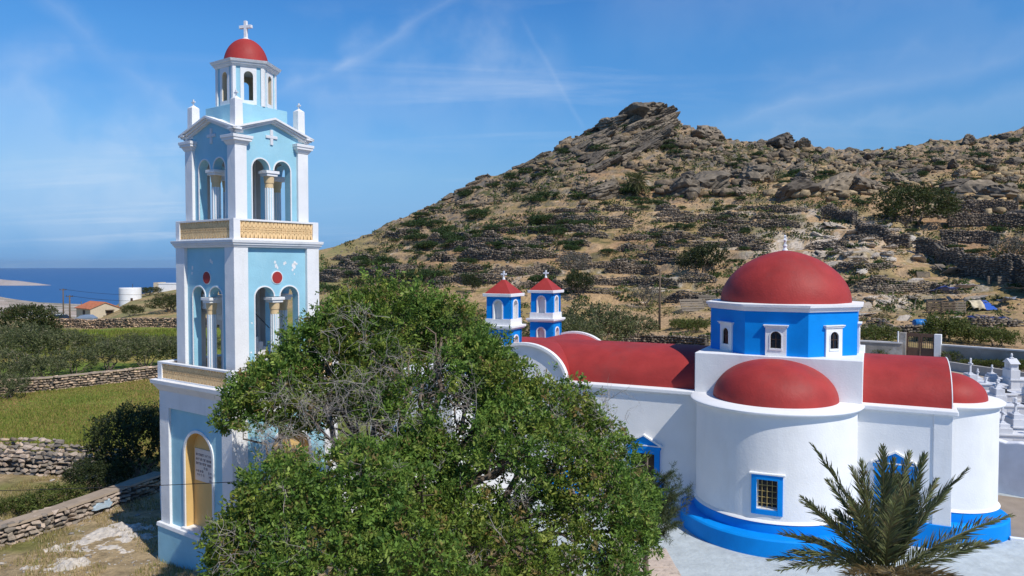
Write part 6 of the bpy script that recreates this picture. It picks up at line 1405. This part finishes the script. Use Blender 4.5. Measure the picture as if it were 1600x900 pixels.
# ------------------------------------------------------------------ poles, cables, houses, cars at left
def build_left_things():
    def pole(px, py, hpx, label, y0=60, arm=0, w=1.0, Y=None):
        h = hit(px, py, y0) if Y is None else Vector(((px - 800) / FPX * Y, Y, gzf((px - 800) / FPX * Y, Y))); H = hpx / FPX * h.y; r = empty('utility_pole', tuple(h)); tag(r, label, 'pole')
        mb = MB(); mb.tube([(0, 0, -.5), (0, 0, H * .5), (.02, 0, H)], [.15 * w, .13 * w, .10 * w], 8); mb.build('shaft', M['pole'], r, smooth=True)
        if arm:
            mb = MB(); mb.bar((-arm / 2, 0, H - .25), (arm / 2, 0, H - .25), .10, .12); mb.build('crossarm', M['pole'], r)
            for s in (-.45, 0, .45): mb = MB(); mb.lathe([(.02, H - .19), (.05, H - .15), (.05, H - .07), (.02, H - .04)], 8, cx=s * arm); mb.build('insulator', M['dark_glass'], r)
        return r, h + Vector((0, 0, H - .1))
    p1, t1 = pole(108, 498, 47, 'dark timber utility pole beside the cars at far left', 60, 1.2, 1.1, 130)
    p2, t2 = pole(98, 492, 50, 'paler utility pole just left of the dark one near the cars', 60, 1.4, 1.0, 150)
    p3, t3 = pole(126, 484, 26, 'thin distant pole standing against the sea left of the orange roof', 60, 0, .8, 190)
    p4, t4 = pole(1031, 516, 96, 'tall plain timber pole in the field left of the great dome', 60, 0, 1.1)
    p5, t5 = pole(585, 492, 62, 'thin dark pole rising behind the top of the big tree', 60, 0, .8)
    def wire(name, a, b, sag, r, label):
        pts = [a.lerp(b, i / 24) + Vector((0, 0, -sag * 4 * (i / 24) * (1 - i / 24))) for i in range(25)]
        mb = MB(); mb.tube(pts, r, 4); o = mb.build(name, M['cable']); tag(o, label, 'cable')
    wire('power_cable', t1, at(300, 462, 150), 1.0, .03, 'lower power cable sagging from the dark utility pole towards the bell tower')
    wire('power_cable', t2, at(320, 452, 165), 1.2, .03, 'upper power cable sagging from the paler utility pole across the sea')
    wire('low_cable', Vector((-14.5, 17.2, 8.4 - 360 / FPX * 17.2)), Vector((-4.6, 17.9, 8.4 - 335 / FPX * 17.9)), .06, .008, 'thin black cable stretched low across the niche of the bell tower')
    # house with the orange roof
    h = hit(152, 498, 60); h = Vector(((152 - 800) / FPX * 158, 158, gzf((152 - 800) / FPX * 158, 158))); R = empty('small_house', tuple(h), R_(50)); tag(R, 'small cream house with an orange tiled gable roof near the sea at left', 'house')
    W_, D_, H_ = 2.9, 3.8, 2.4
    mb = MB(); mb.box(-W_, W_, -D_, D_, -1, H_); mb.mesh([(-W_, -D_, H_), (W_, -D_, H_), (0, -D_, H_ + 1.15), (-W_, D_, H_), (W_, D_, H_), (0, D_, H_ + 1.15)], [(0, 1, 2), (3, 5, 4)]); mb.build('wall', M['cream'], R)
    for s in (-1, 1):
        mb = MB(); mb.hexa([(s * (W_ + .3), -D_ - .2, H_ - .14), (0, -D_ - .2, H_ + 1.16), (0, D_ + .2, H_ + 1.16), (s * (W_ + .3), D_ + .2, H_ - .14), (s * (W_ + .3), -D_ - .2, H_ - .02), (0, -D_ - .2, H_ + 1.30), (0, D_ + .2, H_ + 1.30), (s * (W_ + .3), D_ + .2, H_ - .02)]); 
        for k in range(14): y = -D_ - .1 + k * (2 * D_ + .2) / 13; mb.bar((s * (W_ + .28), y, H_ + .0), (s * .02, y, H_ + 1.31), .16, .08)
        mb.build('roof_slope', M['roof_tile'], R)
    mb = MB(); mb.box(.2, 1.5, -D_ - .03, -D_ + .1, .9, 2.0); w = mb.build('window', M['dark_wood'], R); mb = MB(); mb.box(.0, 1.7, -D_ - .5, -D_ - .04, 1.9, 2.05); mb.build('awning', M['pole'], R)
    mb = MB(); mb.box(-.4, .4, -D_ - .04, -D_ + .1, 0, .9); mb.build('crate_stack', M['crate'], R)
    mb = MB(); mb.box(-W_ - .03, -W_ + .1, -1, .2, 0, 2.0); mb.build('door', M['dark_wood'], R)
    mb = MB(); mb.box(-.9, .9, -.9, .9, -.5, 2.6); o = mb.build('white_shed', M['white'], bevel=.04); q = Vector(((131 - 800) / FPX * 172, 172, 0)); o.location = (q.x, q.y, gzf(q.x, q.y)); tag(o, 'plain white shed directly left of the orange roofed house', 'shed')
    # round white tank
    Y = 172; x = (203 - 800) / FPX * Y; z = gzf(x, Y); T = empty('water_tank', (x, Y, z)); tag(T, 'round white water tank on the rise against the sea', 'water tank')
    mb = MB(); mb.lathe([(2.38, -1.5), (2.38, 2.95), (2.3, 3.02), (0.02, 3.05)], 40); mb.build('tank_wall', M['white'], T, smooth=True, auto=35)
    mb = MB(); mb.box(1.2, 1.6, -2.2, -1.95, .1, .7); mb.build('valve_hatch', M['dark_wood'], T); mb = MB(); mb.tube([(.6, 0, 3.0), (.6, 0, 3.9)], .06, 6); mb.build('vent_pipe', M['iron'], T)
    # flat white house at the edge of the tower
    Y = 185; x = (268 - 800) / FPX * Y; z = gzf(x, Y); T = empty('flat_roofed_house', (x, Y, z)); tag(T, 'long low white house just left of the bell tower on the skyline of the sea', 'house')
    mb = MB(); mb.box(-2.4, 6, -2, 3, -1, 1.55); mb.build('wall', M['white'], T, bevel=.05); mb = MB(); mb.box(-3.6, -2.38, -2, 2, -1, 1.9); mb.build('end_tower', M['cream'], T); mb = MB(); mb.box(-2.5, 6.1, -2.1, 3.1, 1.55, 1.7); mb.build('roof_slab', M['white'], T)
    # low white building behind the carob tree
    Y = 230; x = (72 - 800) / FPX * Y; z = gzf(x, Y); T = empty('flat_roofed_house', (x, Y, z), .2); tag(T, 'low white building with a dark opening behind the far carob trees', 'house')
    mb = MB(); mb.box(-4, 4, -3, 3, -1, 2.0); mb.build('wall', M['white'], T); mb = MB(); mb.box(-4.2, 4.2, -3.3, 3.2, 2.0, 2.3); mb.build('roof_slab', M['concrete'], T); mb = MB(); mb.box(2.2, 3.4, -3.05, -2.9, .4, 1.7); mb.build('doorway', M['dark_wood'], T)
    def car(px, Y, rz, paintm, label):
        x = (px - 800) / FPX * Y; T = empty('parked_car', (x, Y, gzf(x, Y) + .05), rz); tag(T, label, 'car')
        side = [(-2.0, .35), (2.0, .35), (2.08, .62), (1.95, .86), (1.05, .95), (.45, 1.42), (-1.2, 1.46), (-1.85, .98), (-2.05, .9)]
        mb = MB(); n = len(side); A = [(a, -.82 if z < 1.0 else -.66, z) for a, z in side]; B_ = [(a, .82 if z < 1.0 else .66, z) for a, z in side]
        mb.mesh(A + B_, [tuple(range(n - 1, -1, -1)), tuple(range(n, 2 * n))] + [(k, (k + 1) % n, n + (k + 1) % n, n + k) for k in range(n)]); mb.build('body', paintm, T, bevel=.04)
        mb = MB()
        for s in (-1, 1): mb.mesh([(-1.55, s * .79, 1.0), (.85, s * .79, 1.0), (.4, s * .685, 1.36), (-1.15, s * .685, 1.38)], [(0, 1, 2, 3)])
        mb.mesh([(1.02, -.70, .99), (1.02, .70, .99), (.50, .60, 1.38), (.50, -.60, 1.38)], [(0, 1, 2, 3)]); mb.build('window_glass', M['dark_glass'], T)
        for a in (-1.25, 1.3):
            for s in (-1, 1):
                mb = MB(); mb.ngon_prism(18, .32, .32, -.1, .1); mb.v = [(a + q[0], s * .76 + q[2], .32 + q[1]) for q in mb.v]; t = mb.build('wheel', M['cable'], T)
                mb = MB(); mb.ngon_prism(10, .18, .18, -.108, .108); mb.v = [(a + q[0], s * .76 + q[2], .32 + q[1]) for q in mb.v]; mb.build('rim', M['metal_sheet'], t)
    car(91, 140, 2.9, paint('dark_car_paint', (.02, .024, .03), .25, .05, 3, 0, spec=.6), 'dark parked car beside the utility poles at far left')
    car(131, 139, 3.2, paint('silver_blue_car_paint', (.20, .25, .32), .25, .05, 3, 0, spec=.6), 'silver blue parked car in front of the white shed')
    # ruined stone hut on the skyline
    h = hit(790, 268, 60) or Vector((-2, 250, 34)); T = empty('stone_ruin', tuple(h)); tag(T, 'round ruined stone hut standing on the skyline left of the peak', 'ruin'); g = rng(4); P, R, S = [], [], []
    for r in range(9):
        rad = 2.3 * (1 - .035 * r)
        for k in range(15): a = 6.283 * (k + .5 * (r % 2)) / 15; P.append((rad * math.cos(a), rad * math.sin(a), r * .42 + .1 + (k > 8) * 0)); R.append(a + 1.57); S.append((1.05, .7, .48))
    P = np.array(P); k = P[:, 2] < 3.3 - .8 * np.cos(np.arctan2(P[:, 1], P[:, 0]) + 2.2); P = P[k]; R = np.array(R)[k]; S = np.array(S)[k]; o = join_stones('rubble', STONES, P, Rz_t(R, g), S, WALLC[g.integers(0, 5, len(P))] * 1.1, M['stone_many'], T, g); o['kind'] = 'stuff'
    mb = MB(); mb.ngon_prism(14, 2.1, 1.6, -1, 3.0); mb.build('core', M['concrete_dark'], T)
build_left_things()

# ------------------------------------------------------------------ cemetery
def build_cemetery():
    m = paint('pale_cemetery_ground', (.40, .335, .26), .95, .12, 1.2, .6, 8, stain=(.26, .22, .16), stain_amt=.5, sscale=1.5, sstretch=(1, 1, 1))
    Z0 = 1.40; pts = [(17.0, 27.6), (24, 25.3), (60, 24), (60, 57), (33.5, 57.0), (24, 57.5), (15.0, 58), (13.6, 36)]; n = len(pts); mb = MB(); mb.poly([(x, y, Z0) for x, y in pts]); mb.mesh([(x, y, Z0) for x, y in pts] + [(x, y, -.5) for x, y in pts], [(k, (k + 1) % n, n + (k + 1) % n, n + k) for k in range(n)])
    tag(mb.build('cemetery_ground', m), kind='structure')
    MAR = M['marble']; dark = paint('dark_grave_metal', (.03, .03, .032), .4, .1, 5, 0)
    def pos(px, py): Y = (CAM_H - Z0) * FPX / (py - 413); return (px - 800) / FPX * Y, Y
    def tomb(px, py, label, L=2.0, Wd=.95, h=.75, head=1.25, cross=.55, rz=-26, vases=0, gable=False, steps=1):
        x, y = pos(px, py); T = empty('tomb', (x, y, Z0), R_(rz)); tag(T, label, 'tomb')
        T.scale = (.9, .9, .88)
        # long axis along local x (head at -x)
        mb = MB(); mb.box(-L / 2 - .12, L / 2 + .12, -Wd / 2 - .12, Wd / 2 + .12, -.05, .18); mb.build('base_slab', MAR, T, bevel=.012)
        mb = MB(); mb.box(-L / 2, L / 2, -Wd / 2, Wd / 2, .18, h - .08); b = mb.build('tomb_body', MAR, T, bevel=.01)
        mb = MB()
        for s in (-1, 1): mb.box(-L / 2 + .5, L / 2 - .12, s * Wd / 2 - .008, s * Wd / 2 + .008, .28, h - .18)
        mb.build('side_panel', paint_once('marble_panel', (.55, .55, .57)), b)
        mb = MB(); mb.box(-L / 2 - .06, L / 2 + .06, -Wd / 2 - .06, Wd / 2 + .06, h - .08, h); mb.build('lid', MAR, T, bevel=.012)
        if head:
            mb = MB(); hx = -L / 2 + .24; mb.box(hx - .26, hx + .26, -Wd / 2 + .02, Wd / 2 - .02, h, h + (head - h) * .6); mb.box(hx - .2, hx + .2, -Wd / 2 + .12, Wd / 2 - .12, h + (head - h) * .6, head)
            if gable: mb.mesh([(hx - .28, -Wd / 2, head), (hx - .28, Wd / 2, head), (hx - .28, 0, head + .3), (hx + .28, -Wd / 2, head), (hx + .28, Wd / 2, head), (hx + .28, 0, head + .3)], [(0, 1, 2), (3, 5, 4), (0, 2, 5, 3), (1, 4, 5, 2), (0, 3, 4, 1)])
            hd = mb.build('headstone', MAR, T, bevel=.01)
            mb = MB(); mb.box(hx + .2, hx + .212, -.2, .2, h + .06, head - .06); mb.box(hx - .212, hx - .2, -.2, .2, h + .06, head - .06); mb.build('inset_plate', paint_once('marble_panel', (.55, .55, .57)), hd)
            top = head + (.3 if gable else 0)
            if cross: mb = MB(); mb.box(hx - .1, hx + .1, -.1, .1, top - .02, top + .07); cross_mb(mb, (hx, 0, top + .05), cross, cross * .27, .085, 'y', .05); mb.build('tomb_cross', MAR, T, bevel=.008)
        for k in range(vases):
            mb = MB(); mb.lathe([(.07, h), (.10, h + .06), (.06, h + .12), (.12, h + .30), (.13, h + .33), (.10, h + .34)], 14, cx=L / 2 - .3 - .7 * k, cy=(.2 if k % 2 else -.15)); mb.build('vase', MAR, T, smooth=True)
        if steps > 1: mb = MB(); mb.box(L / 2 - .7, L / 2 - .1, -.22, .22, h, h + .05); mb.lathe([(.16, h + .05), (.18, h + .2), (.05, h + .24)], 10, cx=L / 2 - .4); mb.build('lamp_box', dark, T)
        return T
    tomb(1506, 622, 'long plain white tomb with two vases directly behind the east vault', 3.0, 1.2, .95, 0, 0, -12, 2)
    tomb(1548, 634, 'large stepped tomb with a tall cross on its headstone, right of the vases', 2.3, 1.15, .75, 1.75, .8, -12, 0, False, 2)
    tomb(1590, 655, 'stepped tomb with a cluster of small ornaments on top near the right edge', 2.1, 1.05, .75, 1.55, .35, -12, 2, False, 2)
    tomb(1608, 612, 'tall gabled tomb shaped like a little temple at the right edge', 2.2, 1.2, .8, 1.75, .22, -12, 0, True)
    tomb(1566, 668, 'low tomb with a slim cross between two urns beside the east apse', 1.9, .9, .55, 1.0, .75, -12, 2)
    tomb(1592, 697, 'nearest tomb with a pale cross just above the retaining wall', 1.5, .8, .55, .95, .6, -12, 1)
    tomb(1532, 655, 'low grey tomb between the stepped tomb and the slim cross', 1.7, .8, .5, .8, 0, -12, 1)
    tomb(1500, 600, 'flat marble grave farthest left beside the planting kerb', 1.8, .8, .45, 0, 0, -12, 1)
    tomb(1548, 612, 'small marble grave behind the large stepped tomb', 1.7, .8, .5, .85, .45, -12, 0)
    tomb(1584, 628, 'pale grave between the ornament cluster and the temple shaped tomb', 1.8, .85, .55, .9, .4, -12, 1)
    tomb(1618, 690, 'white tomb with urns cut by the right edge above the retaining wall', 1.8, .9, .7, 1.2, .6, -12, 2)
    tomb(1570, 606, 'small far tomb in front of the brown planting kerb', 1.7, .8, .6, .9, .45, -12, 1)
    tomb(1640, 640, 'marble tomb mostly outside the right edge of the photo', 2.0, 1, .7, 1.3, .5, -12, 1)
    for (px, py, w, fl, lab) in [(1490, 567, 52, .8, 'brownish bush inside the cemetery wall right of the gate'), (1522, 572, 44, .55, 'flat bush along the inner cemetery wall'), (1560, 575, 48, .6, 'dry brown bush along the inner cemetery wall above the kerb'), (1594, 580, 46, .8, 'bush with reddish leaves at the right edge above the tombs'), (1380, 560, 40, .8, 'low bush inside the wall left of the gate')]:
        x, y = pos(px, py); s = w / FPX * y / 5; BRIGHT.put((x, y, Z0 - .1), rnd.uniform(0, 6.28), (s, s, s * fl), lab, 'bush')
    # inner kerb with plants, back wall, gate
    mb = MB(); a, b = Vector((*pos(1462, 575), 0)), Vector((*pos(1700, 612), 0)); mb.bar(a + Vector((0, 0, Z0 + .18)), b + Vector((0, 0, Z0 + .18)), .25, .75); o = mb.build('planting_kerb', M['concrete'], bevel=.02); tag(o, 'low brown concrete kerb in front of the cemetery back wall', 'kerb')
    Wm = paint('old_cemetery_wall_plaster', (.31, .28, .24), .9, .15, 1.2, .5, 10, stain=(.62, .60, .57), stain_amt=.9, sscale=.9, sstretch=(1, 1, 1))
    def back_wall(p, q, label):
        a, b = Vector((*pos(*p), Z0)), Vector((*pos(*q), Z0)); T = empty('cemetery_wall', tuple((a + b) / 2)); tag(T, label, 'wall'); off = T.location
        mb = MB(); mb.bar(a - off + Vector((0, 0, .45)), b - off + Vector((0, 0, .45)), .35, 1.5); mb.build('wall_body', Wm, T); mb = MB(); mb.bar(a - off + Vector((0, 0, 1.25)), b - off + Vector((0, 0, 1.25)), .45, .10); mb.build('coping', M['concrete_pale'], T)
    M['concrete_pale'] = paint('pale_coping', (.58, .56, .53), .85, .1, 2, .2, 16)
    back_wall((1330, 558), (1412, 563), 'stretch of cemetery back wall between the drum and the brown gate')
    back_wall((1466, 566), (1720, 588), 'long cemetery back wall with a pale coping right of the brown gate')
    (xa, ya), (xb, yb) = pos(1418, 563), pos(1462, 566); T = empty('cemetery_gate', ((xa + xb) / 2, (ya + yb) / 2, Z0), math.atan2(yb - ya, xb - xa)); tag(T, 'brown double leaf gate with barred windows between two white posts', 'gate'); Wg = math.hypot(xb - xa, yb - ya) / 2
    for s in (-1, 1):
        mb = MB(); mb.box(s * (Wg + .22) - .22, s * (Wg + .22) + .22, -.25, .25, -.3, 2.0); mb.build('gate_post', Wm if s < 0 else M['white'], T, bevel=.02)
        x0, x1 = (0.01, Wg) if s > 0 else (-Wg, -.01); mb = MB(); mb.box(x0, x1, -.03, .03, 0, .95); mb.box(x0, x1, -.03, .03, 1.75, 2.0); mb.box(x0, x0 + .12, -.03, .03, .95, 1.75); mb.box(x1 - .12, x1, -.03, .03, .95, 1.75); mb.box(x0 + .1, x1 - .1, -.045, .045, .15, .8); lf = mb.build('gate_leaf', M['gate'], T)
        for k in range(5): xx = x0 + .12 + (x1 - x0 - .24) * (k + .5) / 5; mb = MB(); mb.tube([(xx, 0, .95), (xx, 0, 1.75)], .018, 5); mb.build('bar', M['iron'], lf)
    mb = MB(); mb.tube([(-Wg - .5, -.3, -.2), (-Wg - .5, -.3, 2.1)], .05, 8); o = mb.build('gate_pipe', M['white'], T)

_once = {}
def paint_once(n, c):
    if n not in _once: _once[n] = paint(n, c, .5, .06, 3, .05, 30, stain=(.40, .41, .42), stain_amt=.5, sscale=3)
    return _once[n]
build_cemetery()

# ------------------------------------------------------------------ pallets, tarps and scrap on the lower slope
def build_junk():
    def pallet(px, py, wpx, hpx, rz, tilt, label, mat='crate', nsl=5, group=None):
        h = hit(px, py, 60); s = h.y / FPX; W_, H_ = wpx * s, hpx * s; T = empty('pallet_panel', tuple(h), rz); T.rotation_euler = (tilt, 0, rz); tag(T, label, 'pallet', group)
        for k in range(nsl): z = H_ * (k + .5) / nsl; mb = MB(); mb.box(-W_ / 2, W_ / 2, -.03, .03, z - H_ / nsl * .36, z + H_ / nsl * .36); mb.build('slat', M[mat], T)
        for f in (-.92, 0, .92): mb = MB(); mb.box(f * W_ / 2 - .07, f * W_ / 2 + .07, .031, .13, 0, H_); mb.build('upright', M[mat], T)
    pallet(1462, 489, 24, 20, -.1, -.1, 'leftmost dark pallet of the animal pen', 'pole')
    pallet(1483, 491, 22, 20, .0, -.05, 'second dark pallet of the animal pen, under the blue sheet', 'pole')
    pallet(1501, 490, 20, 19, .05, -.08, 'pale grey pallet closing the right side of the animal pen')
    pallet(1548, 444, 12, 13, .6, -.1, 'small pale pallet leaning by the dark enclosure wall')
    pallet(1568, 444, 17, 12, .0, -.05, 'pale wooden frame with two openings at the foot of the enclosure wall', 'crate', 3)
    pallet(1444, 434, 22, 10, .1, -.3, 'weathered pallet lying beside the white stone heap')
    pallet(1478, 424, 22, 16, .5, -.9, 'grey pallet thrown on the heap of stones below the long wall')
    pallet(1085, 487, 42, 22, .35, -.5, 'broken grey pallet fence left of the great dome')
    pallet(1105, 480, 26, 20, -.3, -.35, 'tilted broken pallet next to the pallet fence left of the dome')
    def sheet(px, py, wpx, dpx, rz, tilt, mat, name, label, cat, lift=.3, wav=.15, th=.04):
        h = hit(px, py, 60); s = h.y / FPX; W_, D_ = wpx * s, dpx * s; n, m_ = 14, 8; mb = MB(); g = rng(int(px)); top = []
        for j in range(m_ + 1):
            for i in range(n + 1): u, v = i / n - .5, j / m_ - .5; top.append((u * W_, v * D_, wav * (2 * vn(np.array([u * 5 + px]), np.array([v * 4]), 3)[0] - 1)))
        bot = [(x, y, z - th) for x, y, z in top]; N_ = len(top); fs = []
        for j in range(m_):
            for i in range(n): a = j * (n + 1) + i; fs.append((a, a + 1, a + n + 2, a + n + 1)); fs.append((N_ + a, N_ + a + n + 1, N_ + a + n + 2, N_ + a + 1))
        rim = [i for i in range(n + 1)] + [j * (n + 1) + n for j in range(1, m_ + 1)] + [m_ * (n + 1) + i for i in range(n - 1, -1, -1)] + [j * (n + 1) for j in range(m_ - 1, 0, -1)]
        for k in range(len(rim)): a, b = rim[k], rim[(k + 1) % len(rim)]; fs.append((a, N_ + a, N_ + b, b))
        mb.mesh(top + bot, fs); o = mb.build(name, mat, smooth=True); o.location = (h.x, h.y, h.z + lift); o.rotation_euler = (tilt, 0, rz); tag(o, label, cat)
    sheet(1477, 470, 34, 22, .1, -.25, M['tarp'], 'tarp', 'crumpled blue tarp roofing the pallet pen', 'tarp', 1.5)
    sheet(1508, 470, 30, 24, -.05, -.2, paint('pink_grey_sheet', (.42, .36, .37), .6, .1, 3, .2), 'roof_sheet', 'pinkish grey sheet roofing the right part of the pen', 'sheet', 1.7, .08)
    sheet(1542, 484, 24, 26, .3, .55, M['tarp'], 'tarp', 'bright blue board leaning on the slope right of the pen', 'board', .5, .02)
    sheet(1545, 500, 58, 20, .1, .15, paint('dark_blue_tarp', (.02, .035, .13), .5, .2, 4, .3), 'tarp', 'long dark blue tarp lying on the ground below the pen', 'tarp', .2, .2)
    sheet(1574, 478, 26, 18, .5, -.4, M['metal_sheet'], 'metal_sheet', 'bent grey metal sheet at the right side of the scrap', 'sheet', .7, .25)
    sheet(1440, 508, 30, 14, .2, -.2, paint('black_plastic', (.02, .022, .025), .4, .1, 4, .2), 'tarp', 'black plastic sheet beside the blue barrel', 'tarp', .4, .25)
    sheet(1492, 432, 36, 22, .2, -.5, M['concrete'], 'roof_sheet', 'grey corrugated sheet over the heap below the long wall', 'sheet', .8, .15)
    sheet(1590, 470, 40, 20, .1, -.1, paint('dark_roof_felt', (.06, .055, .05), .9, .2, 3, .3), 'shed_roof', 'dark felt shed roof at the right edge of the slope', 'roof', 1.5, .1)
    # barrel
    h = hit(1438, 512, 60); T = empty('plastic_barrel', tuple(h), 0); tag(T, 'blue plastic barrel lying on the stones above the gate', 'barrel'); mb = MB(); mb.lathe([(.05, -.55), (.36, -.55), (.40, -.48), (.40, -.2), (.43, -.16), (.40, -.12), (.40, .12), (.43, .16), (.40, .2), (.40, .48), (.36, .55), (.05, .55)], 24); mb.v = [(z, y, x + .42) for x, y, z in mb.v]; mb.build('body', M['pvc'], T, smooth=True)
    mb = MB(); mb.lathe([(.06, .55), (.07, .60), (.02, .61)], 12); mb.v = [(z, y, x + .42) for x, y, z in mb.v]; mb.build('cap', M['cable'], T)
    # dry cut brushwood heap with a pale hide like cover
    sheet(1526, 487, 22, 22, .2, .7, paint('cream_feed_sack', (.55, .47, .32), .8, .1, 4, .4), 'feed_sack', 'cream coloured sack hanging at the right end of the pen', 'sack', .9, .3)
    g = rng(8); mb = MB()
    for k in range(26):
        h = hit(1470 + g.normal() * 50, 490 + g.normal() * 14, 60)
        if h is None: continue
        o = h + Vector((0, 0, .2)); d = Vector(g.normal(size=3)); d.z = abs(d.z) * .5; d.normalize(); mb2 = MB(); mb2.bar(o, o + d * g.uniform(1, 2.4), .08, .05); ob = mb2.build('loose_plank', M['crate']); tag(ob, 'loose grey plank lying among the scrap around the pen', 'plank', 'loose planks around the animal pen')
build_junk()
# ------------------------------------------------------------------ air
def build_haze():
    mb = MB(); mb.box(-26000, 26000, -26000, 26000, -95, 110); m = bpy.data.materials.new('pale_air'); m.use_nodes = True; nt = m.node_tree
    for n in list(nt.nodes): nt.nodes.remove(n)
    o = nt.nodes.new('ShaderNodeOutputMaterial'); v = nt.nodes.new('ShaderNodeVolumePrincipled'); v.inputs['Color'].default_value = (.62, .78, .95, 1); v.inputs['Density'].default_value = 2.4e-5; v.inputs['Anisotropy'].default_value = .2
    nt.links.new(v.outputs[0], o.inputs['Volume']); h = mb.build('haze', m); tag(h, kind='stuff')
build_haze()
